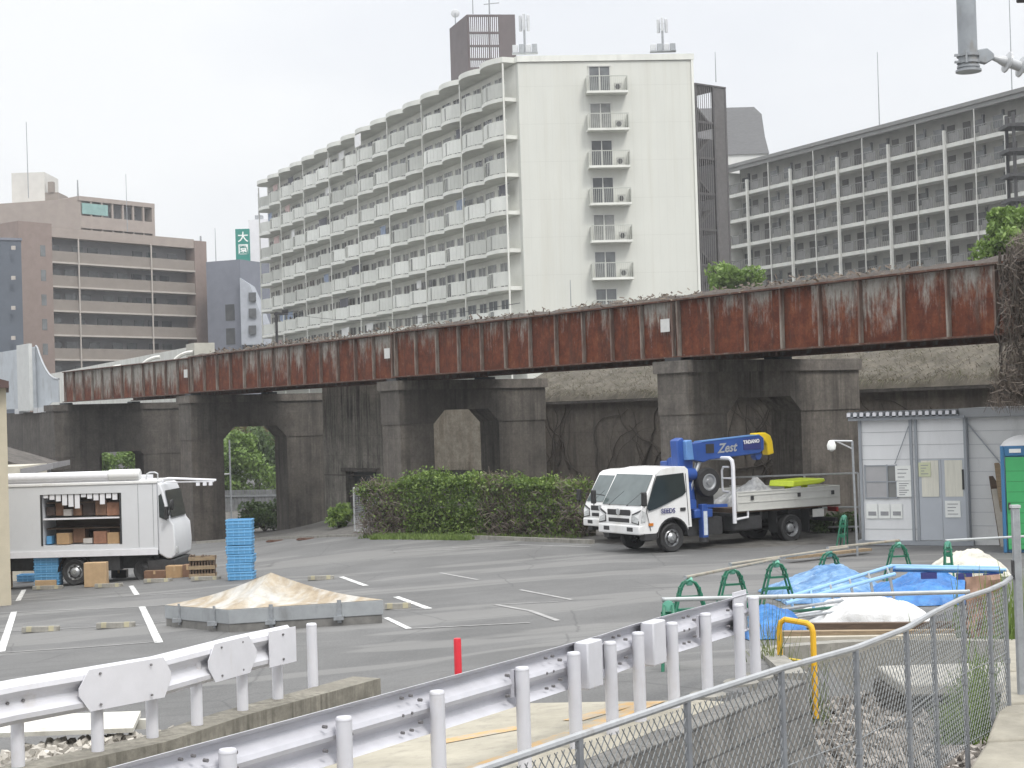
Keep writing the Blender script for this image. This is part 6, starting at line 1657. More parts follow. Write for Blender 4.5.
# bushes below the second opening
def bush(label, px0, px1, ytop, ybase, Y, n, size, mat, seed, grp='low bushes by the piers', depth=1.2):
    g = at((px0 + px1) / 2, ybase, Y); s = Y / 1600; rg = random.Random(seed)
    g.z = H(g.x, g.y)
    w_ = (px1 - px0) * s / 2; h = max(0.3, at((px0 + px1) / 2, ytop, Y).z - g.z)
    t_ = thing('bush', label, 'bush', g, 0, grp)
    mb = MB()
    for k in range(12):
        a = rg.uniform(0, 6.28); mb.path([(0, 0, 0), (math.cos(a) * w_ * 0.3, math.sin(a) * depth * 0.2, h * 0.4), (math.cos(a) * w_ * 0.7, math.sin(a) * depth * 0.4, h * rg.uniform(0.6, 0.9))], 0.02, 4)
    mb.build('stem', BARK, t_)
    mb = MB(); crown(mb, (0, 0, h * 0.5), (w_, depth, h * 0.52), n, size, rg, 16); mb.build('foliage', mat, t_)
    return t_
bush('round green bush beside the dark pier behind the blue stack', 234, 296, 500, 537, 80, 3600, 0.22, LEAF_MID, 41)
bush('dark low bush in front of the streaked wall left of the hedge', 326, 352, 506, 533, 63, 1400, 0.2, LEAF_HEDGE, 42)
# fence and lamp behind the second opening
a = at(215, 520, 108); b = at(305, 520, 106)
t_ = thing('board_fence', 'grey board fence under the trees seen through the pier opening', 'fence', (a.x, a.y, H(a.x, a.y)))
mb = MB(); n = 26
ztop = at(250, 490, 107).z
for k in range(n):
    p = a + (b - a) * k / n; mb.box(p.x, p.x + (b.x - a.x) / n * 0.86, p.y - 0.03, p.y + 0.03, H(p.x, p.y) - 0.3, ztop)
mb.build('board', M('grey_board', (0.16, 0.165, 0.17), 0.8, 0.3, 2), t_, world=True)
mb = MB(); mb.bar(Vector((a.x, a.y, ztop - 0.4)), Vector((b.x, b.y, ztop - 0.4)), 0.1, 0.12); mb.build('rail', GALV, t_, world=True)
def pole(px, y0, y1, Y, r, label, name='lamp_pole', lamp=None):
    c = at(px, y1, Y); zt = at(px, y0, Y).z; zb = min(c.z, H(c.x, c.y)) if lamp != 'short' else c.z
    t_ = thing(name, label, 'pole', (c.x, c.y, zb))
    mb = MB(); mb.tube((0, 0, 0), (0, 0, zt - zb), r, 8); mb.build('pole', GALV, t_)
    return t_, zt - zb
t_, h = pole(231.5, 440, 520, 88, 0.05, 'thin grey pole with a round white lamp inside the pier opening')
mb = MB(); mb.lathe([(0.02, -0.2), (0.2, -0.12), (0.24, 0), (0.2, 0.12), (0.02, 0.2)], (-0.55, 0, h * 0.62), 'z', 12); mb.bar((-0.5, 0, h * 0.62), (0, 0, h * 0.62), 0.05, 0.05); mb.build('lamp_globe', WHITEPAINT, t_)
t_, h = pole(282, 440, 520, 95, 0.14, 'grey pole with small white plates between the trees and the pier')
mb = MB(); mb.box(-0.12, 0.2, -0.2, -0.16, h * 0.45, h * 0.62); mb.build('plate', SIGNW, t_)

# hedge: ivy grown over a pipe fence
hl0 = gnd(372, 537, H); hl1 = gnd(592, 541, H)
hl0.y += 0.4; hl1.y += 1.2
Lh = math.hypot(hl1.x - hl0.x, hl1.y - hl0.y)
hf = Fr(hl0, (hl1.x - hl0.x, hl1.y - hl0.y)); hf.n = hf.n if hf.n.y < 0 else -hf.n
t_ = thing('hedge', 'long leafy hedge partly bare and twiggy in front of the piers', 'hedge', hl0)
rg = random.Random(77)
z0 = hl0.z
def hh(u):  # height along the hedge
    f = u / Lh
    return 1.62 + 0.42 * smooth(0.0, 0.32, f) - 0.15 * smooth(0.6, 1, f) + 0.26 * noise.noise(Vector((u * 0.9, 0, 0))) + 0.14 * noise.noise(Vector((u * 3.1, 5, 0)))
mbs = [MB(), MB()]
tw = MB()
for k in range(24000):
    u = rg.uniform(-0.2, Lh + 0.1); top = hh(u)
    z = top * (1 - rg.random() ** 1.5) if rg.random() < 0.8 else top + rg.uniform(-0.1, 0.14)
    nn = rg.gauss(0.25, 0.2) + 0.18 * noise.noise(Vector((u * 1.7, z * 2.2, 4)))
    f = u / Lh
    green = 0.10 + 0.9 * smooth(0.15, 0.32, f) * (1 - smooth(0.52, 0.64, f)) + 0.55 * (z / top) ** 1.6 + 0.35 * smooth(0.66, 0.8, f) * (1 - smooth(0.86, 1, f)) + 0.35 * noise.noise(Vector((u * 1.2, z * 2, 9)))
    p = hf.p(u, z0 + z, nn)
    if rg.random() < green: leaf(mbs[0], p, 0.105, rg)
    elif rg.random() < 0.8:
        d = Vector((rg.gauss(0, 0.6), rg.gauss(0, 0.6), rg.gauss(0.5, 0.6))).normalized() * rg.uniform(0.1, 0.3); q = d.orthogonal().normalized() * 0.009
        tw.quad(p - q, p + q, p + d + q, p + d - q)
for k in range(60):
    u = Lh * rg.random(); top = hh(u); n_ = rg.randint(8, 26); dx = rg.uniform(-0.2, 0.2); hgt_ = rg.uniform(0.12, 0.42)
    for j in range(n_):
        q = rg.random(); leaf(mbs[0], hf.p(u + dx * q + rg.gauss(0, 0.05), z0 + top - 0.05 + hgt_ * q, rg.gauss(0.2, 0.12)), 0.10, rg)
mbs[0].build('foliage', LEAF_HEDGE, t_, world=True)
tw.build('twigs', LEAF_DRY, t_, world=True)
mb = MB()
for k in range(42):
    u = Lh * (k + rg.random()) / 42; pts = [hf.p(u + 0.12 * i * rg.uniform(-1, 1), z0 + hh(u) * i / 5, 0.1 + rg.uniform(-0.1, 0.2)) for i in range(6)]
    mb.path(pts, 0.018, 4)
hf.box(mb, 0, Lh, z0, z0 + 1.05, -0.25, -0.05)
mb.build('stems', M('hedge_wood', (0.06, 0.055, 0.035), 0.9, 0.4, 5), t_, world=True)
mb = MB()
for k in range(3600):
    u = Lh * rg.uniform(0.10, 0.62) if rg.random() < 0.7 else Lh * rg.uniform(0, 1); p = hf.p(u, z0 - 0.02, rg.uniform(0.35, 1.1) * (1 if 0.12 < u / Lh < 0.6 else 0.6)); p.z = H(p.x, p.y)
    d = Vector((rg.gauss(0, 0.05), rg.gauss(0, 0.05), rg.uniform(0.06, 0.2))); q = Vector((0.014, 0, 0)); mb.quad(p - q, p + q, p + d + q * 0.2, p + d - q * 0.2)
solo(mb, 'grass', GRASS, 'strip of bright grass at the foot of the hedge', 'grass', loc=hf.p(Lh * 0.35, z0, 0.7), kind='stuff')
# wire gate left of the hedge
g0 = gnd(354, 534, H); g1 = gnd(381, 535, H); g0.y += 0.3; g1.y += 0.3; zt = at(354, 488, g0.y).z
t_ = thing('wire_gate', 'pale steel framed wire gate at the left end of the hedge', 'gate', g0)
mb = MB()
mb.tube(g0, (g0.x, g0.y, zt), 0.03, 6); mb.tube((g0.x, g0.y, zt), (g1.x, g1.y, zt), 0.03, 6); mb.tube(g1, (g1.x, g1.y, zt), 0.03, 6)
m_ = (g0 + g1) / 2; mb.tube(m_, (m_.x, m_.y, zt), 0.025, 6); mb.tube((g0.x, g0.y, g0.z + 0.1), (g1.x, g1.y, g0.z + 0.1), 0.02, 6); mb.build('frame', GALV_LT, t_, world=True)
mb = MB()
for k in range(24):
    f = k / 24; p = g0 + (g1 - g0) * f; mb.tube(p, (p.x, p.y, zt), 0.004, 3, cap=False)
for k in range(24): mb.tube((g0.x, g0.y, g0.z + 0.1 + (zt - g0.z - 0.1) * k / 24), (g1.x, g1.y, g0.z + 0.1 + (zt - g0.z - 0.1) * k / 24), 0.004, 3, cap=False)
mb.build('wire_mesh', GALV_LT, t_, world=True)
# two drain gratings at the lot edge
for (px, py, lab) in ((275, 541.5, 'rusty flat grating lying at the lot edge right of the pier, left one'), (306, 539.5, 'rusty flat grating lying at the lot edge right of the pier, right one')):
    g = gnd(px, py, H); mb = MB(); mb.box(-0.32, 0.32, -0.25, 0.25, 0.0, 0.04)
    for k in range(8): mb.box(-0.28 + 0.075 * k, -0.25 + 0.075 * k, -0.22, 0.22, 0.041, 0.06)
    o = solo(mb, 'grating', GIRD_EDGE, lab, 'grating', 'gratings at the lot edge'); o.location = g
# kerb line along the piers
mb = MB()
kp = [gnd(px, py, H) for px, py in ((196, 544), (240, 541), (300, 539), (372, 537), (470, 539), (590, 544))]
extruded_wall(mb, [p.xy for p in kp], -0.09, 0.09, min(p.z for p in kp) - 0.4, 0) if False else None
for a, b in zip(kp[:-1], kp[1:]):
    d = (b - a); q = Vector((-d.y, d.x, 0)).normalized() * 0.16
    mb.hexa([a - Vector((0, 0, .2)), b - Vector((0, 0, .2)), b + q - Vector((0, 0, .2)), a + q - Vector((0, 0, .2)), a + Vector((0, 0, .11)), b + Vector((0, 0, .11)), b + q + Vector((0, 0, .11)), a + q + Vector((0, 0, .11))])
solo(mb, 'edge_kerb', KERB, 'low concrete kerb between the lot and the hedge', 'kerb', loc=kp[2])
# bare earth strip behind the kerb under the bridge
mb = MB()
def earth(u, v):
    x = -60 + 95 * u
    yk = kp[0].y + 0.16
    for a_, b_ in zip(kp[:-1], kp[1:]):
        if x > a_.x: yk = a_.y + (b_.y - a_.y) * min(1.6, (x - a_.x) / (b_.x - a_.x)) + 0.16
    y = yk + v * 60
    return (x, y, H(x, y) + (0.05 if v > 0 else -0.05) + 0.05 * noise.noise(Vector((x * 0.6, y * 0.6, 0))))
mb.grid(earth, 180, 60); structure(mb.build('bare_ground', M('bare_earth', (0.10, 0.095, 0.087), 0.95, 0.4, 3, bmp=0.6), angle=80))

# curtain of bare vines hanging over the bridge at the right edge
c = at(1022, 300, 36.2)
t_ = thing('hanging_vines', 'thick curtain of brown bare vines hanging over the rusty girder at the right edge', 'vines', (c.x, c.y, 3.6))
zt = at(1022, 238, 36.2).z; zlo = 3.55; zg_ = 3.6
rg = random.Random(6)
mb = MB()
for k in range(46):
    x = c.x + rg.uniform(-0.35, 1.4); y = c.y + rg.uniform(-0.2, 0.5); z = zt - rg.uniform(0, 0.5); pts = []
    while z > zlo + rg.uniform(0, 0.9):
        pts.append((x, y, z)); x += rg.gauss(0, 0.07); y += rg.gauss(0, 0.04); z -= 0.3
    if len(pts) > 3: mb.path(pts, 0.02, 5, [0.03 * (1 - 0.7 * i / len(pts)) for i in range(len(pts))])
mb.build('stem', BARK, t_, world=True)
mb = MB()
for k in range(15000):
    f = rg.random(); z = zlo + (zt + 0.1 - zlo) * f
    edge = -0.42 - 0.35 * smooth(0.35, 0.0, f) + 0.35 * smooth(0.8, 1.0, f) + 0.18 * noise.noise(Vector((z * 1.3, 1, 1)))
    x = c.x + edge + rg.random() ** 0.8 * 2.0; y = c.y + rg.gauss(0.1, 0.22)
    p = Vector((x, y, z)); d = Vector((rg.gauss(0, 0.35), rg.gauss(0, 0.35), rg.gauss(-0.3, 0.8))).normalized() * rg.uniform(0.08, 0.3)
    q = d.orthogonal().normalized() * 0.008; mb.quad(p - q, p + q, p + d + q, p + d - q)
mb.build('twigs', LEAF_DRY, t_, world=True)
mb = MB()
for k in range(3600):
    z = zlo + rg.random() ** 1.4 * 3.2; leaf(mb, Vector((c.x + 0.1 + rg.random() * 1.2, c.y - 0.1 + rg.gauss(0, 0.2), z)), 0.09, rg)
mb.build('leaves', LEAF_MID, t_, world=True)

# ------------------------------------------------------------------ site hut, toilet, poles at right
h0 = gnd(862, 545.5, H); 
h1 = onz(970, 546.5, h0.z)
t_ = thing('site_hut', 'pale grey prefabricated site hut with sliding doors and notices', 'hut', h0)
fh_ = Fr(h0, (h1.x - h0.x, h1.y - h0.y)); fh_.n = fh_.n if fh_.n.y < 0 else -fh_.n
Wh = math.hypot(h1.x - h0.x, h1.y - h0.y); zg = h0.z
sH = h0.y / 1600
def hu(px): return (px - 862) / 108.0 * Wh
def hz(px, py): return zg + (545.5 + 0.009 * (px - 862) - py) * sH * (1 - 0.0002 * (px - 862))
ztop = hz(862, 421)
HUT = M('hut_panel', (0.74, 0.745, 0.75), 0.55, 0.05, 1.0, stretch=(1, 1, 0.5), dirt=(0.60, 0.60, 0.60), dirt_at=(0.55, 0.8))
HUTF = M('hut_frame_grey', (0.30, 0.32, 0.345), 0.5, 0.08, 3)
HUTD = M('hut_door_grey', (0.45, 0.475, 0.51), 0.5, 0.05, 2)
SEAMG = M('panel_seam_grey', (0.48, 0.49, 0.50), 0.6, 0.06, 3)
mb = MB(); fh_.box(mb, 0, Wh, zg + 0.14, ztop, -2.4, 0); mb.build('wall', HUT, t_, world=True)
mb = MB()
for z in (hz(862, 433), hz(862, 446), hz(862, 460), hz(862, 529)): fh_.box(mb, 0.05, Wh - 0.03, z - 0.009, z + 0.009, 0.002, 0.007)
mb.build('panel_seam', SEAMG, t_, world=True)
mb = MB()
for px_ in (864, 915.5, 920.5, 969): fh_.box(mb, hu(px_) - 0.035, hu(px_) + 0.035, zg + 0.14, ztop, 0.003, 0.05)
mb.build('frame', HUTF, t_, world=True)
mb = MB(); fh_.box(mb, -0.1, Wh + 0.1, zg + 0.02, zg + 0.139, -2.3, 0.04); mb.build('base_rail', HUTF, t_, world=True)
mb = MB()
for k in range(4): fh_.box(mb, 0.1 + k * 0.8, 0.3 + k * 0.8, zg - 0.2, zg + 0.02, -0.3, 0.0)
mb.build('foot_block', KERB, t_, world=True)
# corrugated roof edge
mb = MB(); nn = 17
z0_, z1_ = ztop + 0.002, hz(862, 413.5)
mb2 = MB()
for k in range(nn):
    u0 = -0.22 + (Wh + 0.1) * k / nn; u1 = u0 + (Wh + 0.1) / nn
    n0, n1 = -2.6, 0.28
    um = u0 + (u1 - u0) * 0.5
    q = [(u0, z0_ + 0.10), (u0 + (u1 - u0) * 0.2, z0_ + 0.22), (um, z0_ + 0.22), (u0 + (u1 - u0) * 0.7, z0_ + 0.10), (u1, z0_ + 0.10)]
    for (a, za), (b, zb_) in zip(q[:-1], q[1:]):
        mb.hexa([fh_.p(a, za - 0.02, n0), fh_.p(b, zb_ - 0.02, n0), fh_.p(b, zb_ - 0.02, n1), fh_.p(a, za - 0.02, n1), fh_.p(a, za, n0), fh_.p(b, zb_, n0), fh_.p(b, zb_, n1), fh_.p(a, za, n1)])
    fh_.box(mb2, u0 + (u1 - u0) * 0.08, u0 + (u1 - u0) * 0.62, z0_ + 0.105, z0_ + 0.20, 0.2, 0.285)
fh_.box(mb, -0.2, Wh, z0_, z0_ + 0.075, -2.5, 0.2)
ro = mb.build('roof', HUTF, t_, world=True); mb2.build('roof_wave_ends', WHITEPAINT, ro, world=True)
# door with two glazed sliding leaves
for (a, b) in ((922, 944.5), (945, 968)):
    mb = MB(); fh_.box(mb, hu(a), hu(b), zg + 0.16, hz(930, 460), 0.013, 0.04 if a > 930 else 0.03); d_ = mb.build('door', HUTD, t_, world=True)
    mb = MB(); fh_.box(mb, hu(a) + 0.08, hu(b) - 0.06, hz(930, 497), hz(930, 461), 0.041, 0.047); w_ = mb.build('door_glass', M('curtained_glass', (0.68, 0.66, 0.57), 0.35, 0.12, 2.5, stretch=(9, 9, 0.5)) if 'curtained_glass' not in bpy.data.materials else bpy.data.materials['curtained_glass'], d_, world=True)
mb = MB(); fh_.box(mb, hu(965), hu(967), hz(965, 490), hz(965, 470), 0.048, 0.06); mb.build('door_handle', GRILLE, t_, world=True)
PAPER = M('paper_notice', (0.80, 0.81, 0.78), 0.7, 0.04, 5); PAPERY = M('yellowish_notice', (0.60, 0.62, 0.42), 0.7, 0.05, 5); INK = M('printed_lines', (0.30, 0.30, 0.31), 0.7, 0.1, 5)
# shuttered window left
mb = MB(); fh_.box(mb, hu(868), hu(890.5), hz(868, 498), hz(868, 466), 0.005, 0.03); w_ = mb.build('window', M('frosted_window', (0.40, 0.395, 0.40), 0.35, 0.06, 3), t_, world=True)
mb = MB(); fh_.box(mb, hu(890.8), hu(900), hz(890, 498), hz(890, 466), 0.005, 0.02); mb.build('window', GLS2, t_, world=True)
mb = MB()
for px_ in (868, 890.5, 900): fh_.box(mb, hu(px_) - 0.02, hu(px_) + 0.02, hz(868, 499), hz(868, 465), 0.031, 0.045)
for y in (466, 482, 498): fh_.box(mb, hu(868), hu(900), hz(868, y) - 0.015, hz(868, y) + 0.015, 0.031, 0.044)
mb.build('window_frame', HUTF, w_, world=True)
def notice(a, b, y0, y1, mat, lines, parent=t_, nb=0.05):
    mb = MB(); fh_.box(mb, hu(a), hu(b), hz(a, y1), hz(a, y0), nb, nb + 0.008); o = mb.build('notice', mat, parent, world=True)
    mb = MB()
    for k in range(lines):
        y = y0 + (y1 - y0) * (k + 1) / (lines + 1); fh_.box(mb, hu(a) + 0.06, hu(b) - 0.06 - 0.05 * (k % 3), hz(a, y) - 0.010, hz(a, y) + 0.010, nb + 0.009, nb + 0.012)
    mb.build('print', INK, o, world=True)
notice(899, 914.5, 466, 481, PAPER, 3); notice(900, 914.5, 481.5, 497, PAPER, 6); notice(922.5, 934.5, 463, 477, PAPERY, 4, nb=0.055); notice(947.5, 962.5, 501, 517.5, PAPER, 4)
for a in (868, 880.5, 893): 
    mb = MB(); fh_.box(mb, hu(a), hu(a + 11.5), hz(a, 518.5), hz(a, 504), 0.015, 0.03); o = mb.build('vent_panel', PAPER, t_, world=True)
    mb = MB(); fh_.box(mb, hu(a + 2), hu(a + 10), hz(a, 515.5), hz(a, 511.5), 0.031, 0.036); mb.build('slot', INK, o, world=True)
mb = MB()
mb.tube(fh_.p(hu(914), hz(914, 427), 0.06), fh_.p(hu(899), hz(899, 464), 0.06), 0.012, 5)
mb.build('cable', HUTF, t_, world=True)
# second hut section to the right, roof with a plain fascia
q0 = Vector((h1.x + 0.012, h1.y + 0.15, 0))
t2_ = thing('site_hut', 'plain grey hut section with horizontal panels behind the green toilet cabin', 'hut', (q0.x, q0.y, zg))
f2 = Fr((q0.x, q0.y, 0), (h1.x - h0.x, h1.y - h0.y)); f2.n = f2.n if f2.n.y < 0 else -f2.n
HUT2 = M('hut_panel_grey', (0.64, 0.645, 0.64), 0.55, 0.06, 1.0, dirt=(0.36, 0.36, 0.35))
zt2 = at(971, 417.5, q0.y).z
mb = MB(); f2.box(mb, 0.0, 4.6, zg - 0.1, zt2, -2.4, 0); mb.build('wall', HUT2, t2_, world=True)
mb = MB()
for k in range(9): 
    z = zt2 - 0.34 * (k + 1); f2.box(mb, 0.0, 4.6, z - 0.009, z + 0.009, 0.002, 0.007)
mb.build('panel_seam', SEAMG, t2_, world=True)
mb = MB()
f2.box(mb, 0.0, 0.09, zg, zt2, 0.013, 0.06); mb.tube(f2.p(0.1, zt2 - 0.15, 0.08), f2.p(0.9, zt2 - 1.2, 0.08), 0.018, 5); mb.build('frame', HUTF, t2_, world=True)
mb = MB(); f2.box(mb, -0.1, 4.8, zt2 + 0.002, zt2 + 0.24, -2.6, 0.22); mb.build('roof', M('fascia_grey', (0.32, 0.33, 0.34), 0.5, 0.06, 2), t2_, world=True, bevel=0.02)
# planks leaning on it
for k, (pa, pb, m_, lab) in enumerate((((993, 476), (1004, 547), WOODDARK, 'short dark timber leaning against the grey hut section'), ((997, 463), (1007, 548), WOOD, 'brown plank leaning against the grey hut section'), ((996, 489), (1005.5, 549), M('bleached_plank', (0.40, 0.37, 0.32), 0.8, 0.15, 3), 'bleached wide plank leaning against the grey hut section'))):
    a = at(pa[0], pa[1], h1.y - 0.12 - 0.07 * k); b = at(pb[0], pb[1], h1.y - 0.55 - 0.12 * k); b.z = H(b.x, b.y)
    mb = MB(); mb.bar(a, b, 0.045, [0.20, 0.13, 0.22][k], Vector((1, 0, 0))); solo(mb, 'plank', m_, lab, 'plank', 'planks leaning on the hut', loc=b)
# toilet cabin
g0 = at(1003.5, 548, 37.0); zt = at(1004, 446, 37.0).z; gz = H(g0.x, g0.y)
t_ = thing('toilet_cabin', 'green portable toilet cabin with a blue frame and white roof dome', 'toilet cabin', (g0.x, g0.y, gz), R_(-17))
TB = M('cabin_blue', (0.04, 0.16, 0.32), 0.4, 0.08, 3); TG = M('cabin_green', (0.05, 0.36, 0.12), 0.4, 0.08, 3)
hh_ = zt - gz
mb = MB(); mb.box(0, 0.09, -0.0, 1.0, 0, hh_); mb.box(0.095, 1.0, 0.05, 1.0, 0, hh_); mb.box(1.0, 1.09, 0, 1.0, 0, hh_); mb.box(0.09, 1.0, -0.0, 0.05, hh_ - 0.24, hh_); mb.build('frame', TB, t_, bevel=0.02)
mb = MB(); mb.box(0.11, 0.98, -0.02, 0.045, 0.08, hh_ - 0.26); d_ = mb.build('door', TG, t_, bevel=0.01)
mb = MB()
for k in range(8): mb.box(0.13, 0.96, -0.024, -0.0205, 0.2 + k * 0.24, 0.215 + k * 0.24)
mb.build('door_rib', M('cabin_green_dark', (0.03, 0.22, 0.07), 0.5, 0.08, 3), d_)
mb = MB(); mb.box(0.14, 0.19, -0.07, -0.021, 1.0, 1.16); mb.build('handle', GRILLE, d_)
mb = MB(); mb.box(0.20, 0.46, -0.012, -0.001, hh_ - 0.16, hh_ - 0.07); mb.build('notice', PAPER, t_)
mb = MB(); mb.grid(lambda u, v: (0.02 + 1.05 * u, 0.02 + 0.96 * v, hh_ + 0.002 + 0.24 * (math.sin(math.pi * u) * math.sin(math.pi * v)) ** 0.6), 14, 14); mb.build('roof_dome', M('white_dome', (0.70, 0.70, 0.70), 0.4, 0.03, 3), t_)
# white lamp post with bracket left of the hut
c = gnd(857.5, 561, H) if False else at(857.5, 556, 37.5)
zb_ = H(c.x, c.y); zt = at(857, 441, 37.5).z
t_ = thing('lamp_post', 'white pipe post with side arm and round lamp left of the hut', 'lamp post', (c.x, c.y, zb_))
mb = MB(); mb.tube((0, 0, 0), (-0.03, 0, zt - zb_), 0.028, 8); mb.build('post', GALV, t_)
mb = MB(); mb.path([(-0.03, 0, zt - zb_), (-0.5, 0, zt - zb_ + 0.02)], 0.022, 6); mb.path([(-0.03, 0, zt - zb_ - 0.18), (-0.38, 0, zt - zb_)], 0.018, 5); mb.build('arm', GALV_LT, t_)
mb = MB(); mb.lathe([(0.02, 0.02), (0.07, 0), (0.11, -0.1), (0.09, -0.2), (0.02, -0.24)], (-0.52, 0, zt - zb_ + 0.02), 'z', 12); mb.build('lamp_shade', PAPER, t_)
# pipe fence behind the crane truck
a = at(776, 475, 46.8); b = at(858, 473, 44.8); 
t_ = thing('pipe_fence', 'low white pipe fence with netting behind the tail of the crane truck', 'fence', (b.x, b.y, H(b.x, b.y)))
mb = MB()
a2 = at(610, 482, 49.5)
for dz in (0, -0.95, -1.5): mb.tube(a2 + Vector((0, 0, dz)), b + Vector((0, 0, dz)), 0.028, 6)
mb.build('rail', GALV_LT, t_, world=True)
for k in range(6):
    p = a2 + (b - a2) * k / 5; mb = MB(); mb.tube((p.x, p.y, H(p.x, p.y)), p, 0.03, 6); mb.build('post', GALV_LT, t_, world=True)
rg = random.Random(91); 
bush('weeds behind the tail of the crane truck at the pipe fence', 806, 858, 512, 545, 45.5, 1300, 0.14, LEAF_MID, 43, depth=0.6)
bush('thin brownish shrub behind the pipe fence above the crane truck tail', 770, 860, 478, 545, 50.5, 1500, 0.16, LEAF_DRY, 44, depth=0.8)

# ------------------------------------------------------------------ guardrails
def beam_profile():
    # (offset outwards, height) of a two-wave beam, 0.35 high
    pr = [(-0.0, 0.0), (0.02, 0.02), (0.075, 0.045), (0.082, 0.085), (0.06, 0.115), (0.012, 0.145), (0.0, 0.175), (0.012, 0.205), (0.06, 0.235), (0.082, 0.265), (0.075, 0.305), (0.02, 0.33), (0.0, 0.35)]
    return pr
def sweep_beam(mb, pts, zs, side, off, th=0.006):
    """pts 2D along; side=+1 waves bulge towards right normal"""
    pr = beam_profile(); n = len(pr); rows = []
    for i, p in enumerate(pts):
        a = pts[max(i - 1, 0)]; b = pts[min(i + 1, len(pts) - 1)]; t = (b - a).normalized(); nn = Vector((t.y, -t.x))
        outer = [(p + nn * side * (off + o), zs[i] + h) for o, h in pr]; inner = [(p + nn * side * (off + o - th * 1.6), zs[i] + h) for o, h in pr]
        rows.append([Vector((q.x, q.y, z)) for q, z in outer] + [Vector((q.x, q.y, z)) for q, z in reversed(inner)])
    m = len(rows[0]); vs = [v for r in rows for v in r]; fs = []
    for i in range(len(rows) - 1):
        for j in range(m):
            k = (j + 1) % m; fs.append((i * m + j, i * m + k, (i + 1) * m + k, (i + 1) * m + j))
    fs += [tuple(reversed(range(m))), tuple(range((len(rows) - 1) * m, len(rows) * m))]
    mb.add(vs, fs)
def dense(pts, step=0.12):
    out = []
    for a, b in zip(pts[:-1], pts[1:]):
        n = max(1, int((b - a).length / step))
        out += [a + (b - a) * k / n for k in range(n)]
    out.append(pts[-1]); return out
def rail_at(pts, d):
    for a, b in zip(pts[:-1], pts[1:]):
        l = (b - a).length
        if d <= l: return a + (b - a) * (d / l), (b - a).normalized()
        d -= l
    return pts[-1], (pts[-1] - pts[-2]).normalized()
def post_mesh(mb, p, z0, z1, r=0.052):
    mb.lathe([(r, z0), (r, z1 - 0.012), (r * 1.04, z1 - 0.010), (r * 1.04, z1), (r * 0.9, z1 + 0.012), (0.004, z1 + 0.018)], (p.x, p.y, 0), 'z', 16)
def flat_sleeve(mb, pts, side, off, z, d0, d1, hexed=True):
    """flat cover plate over a joint, pointed ends"""
    ds = [d0, d0 + 0.10, d1 - 0.10, d1]; hs = [0.03, 0.168, 0.168, 0.03] if hexed else [0.165] * 4
    mid = z + 0.175; vs = []
    for dd, h in zip(ds, hs):
        p, t = rail_at(pts, max(dd, 0)); nn = Vector((t.y, -t.x)) * side
        for o in (off + 0.089, off + 0.097):
            q = p + nn * o; vs += [Vector((q.x, q.y, mid - h)), Vector((q.x, q.y, mid + h))]
    fs = []
    for i in range(3):
        a = i * 4; b = a + 4
        fs += [(a, b, b + 1, a + 1), (a + 2, a + 3, b + 3, b + 2), (a, a + 2, b + 2, b), (a + 1, b + 1, b + 3, a + 3)]
    fs += [(0, 1, 3, 2), (12, 14, 15, 13)]
    mb.add(vs, fs)
# left guardrail: beam faces the camera side (right normal)
LP = LEFT_RAIL[:-1] + [Vector((-2.25, 15.3))]; zb_ = 1.40
LPd = dense(LP)
Ltot = sum((b - a).length for a, b in zip(LP[:-1], LP[1:]))
t_ = thing('guardrail', 'short white guardrail on the low wall at lower left, beam in front of its posts', 'guardrail', (LP[2].x, LP[2].y, 1.05))
mb = MB(); sweep_beam(mb, LPd, [zb_] * len(LPd), 1, 0.05); bm_ = mb.build('beam', RAILWHITE, t_, world=True)
sleeves = [(1.25, 2.15), (2.65, 3.45), (3.75, 4.5), (Ltot - 0.42, Ltot + 0.0)]
sleeves = [(2.1, 3.0), (3.55, 4.3), (Ltot - 0.40, Ltot - 0.001)]
for (a, b) in sleeves:
    mb = MB(); flat_sleeve(mb, LP, 1, 0.05, zb_, a, b, b < Ltot - 0.1); mb.build('cover_plate', RAILWHITE, bm_, world=True)
mb_list = []
def BL(lst, a, b, r):
    m_ = MB(); m_.tube(a, b, r, 6); lst.append(m_)
for (a, b) in sleeves:
    for dd, zs_ in ((a + 0.2, (0.05, 0.30)), (b - 0.2, (0.05, 0.30))):
        for z in (zs_ if b < Ltot - 0.1 else (0.06, 0.29)):
            p, t = rail_at(LP, dd); nn = Vector((t.y, -t.x)); q = p + nn * 0.147; BL(mb_list, (q.x, q.y, zb_ + z), (q.x + nn.x * 0.012, q.y + nn.y * 0.012, zb_ + z), 0.011)
for dd in (0.7, 0.85, 1.5, 1.65):
    for z in (0.175,):
        p, t = rail_at(LP, dd); nn = Vector((t.y, -t.x)); q = p + nn * 0.05; BL(mb_list, (q.x, q.y, zb_ + z), (q.x + nn.x * 0.02, q.y + nn.y * 0.02, zb_ + z), 0.013)
for m_ in mb_list: m_.build('bolt', BOLT, t_, world=True)
for px_, Y in ((17, 12.6), (97, 13.1), (152, 13.6), (197, 14.1), (243, 14.75), (278.5, 15.3), (314, 15.95)):
    p = at(px_, 715, Y); last = px_ == 313
    # centre the post just behind the beam
    mb = MB(); post_mesh(mb, Vector((p.x, p.y)), 1.0, 1.79 if last else 1.66); mb.build('post', RAILWHITE, t_, world=True)
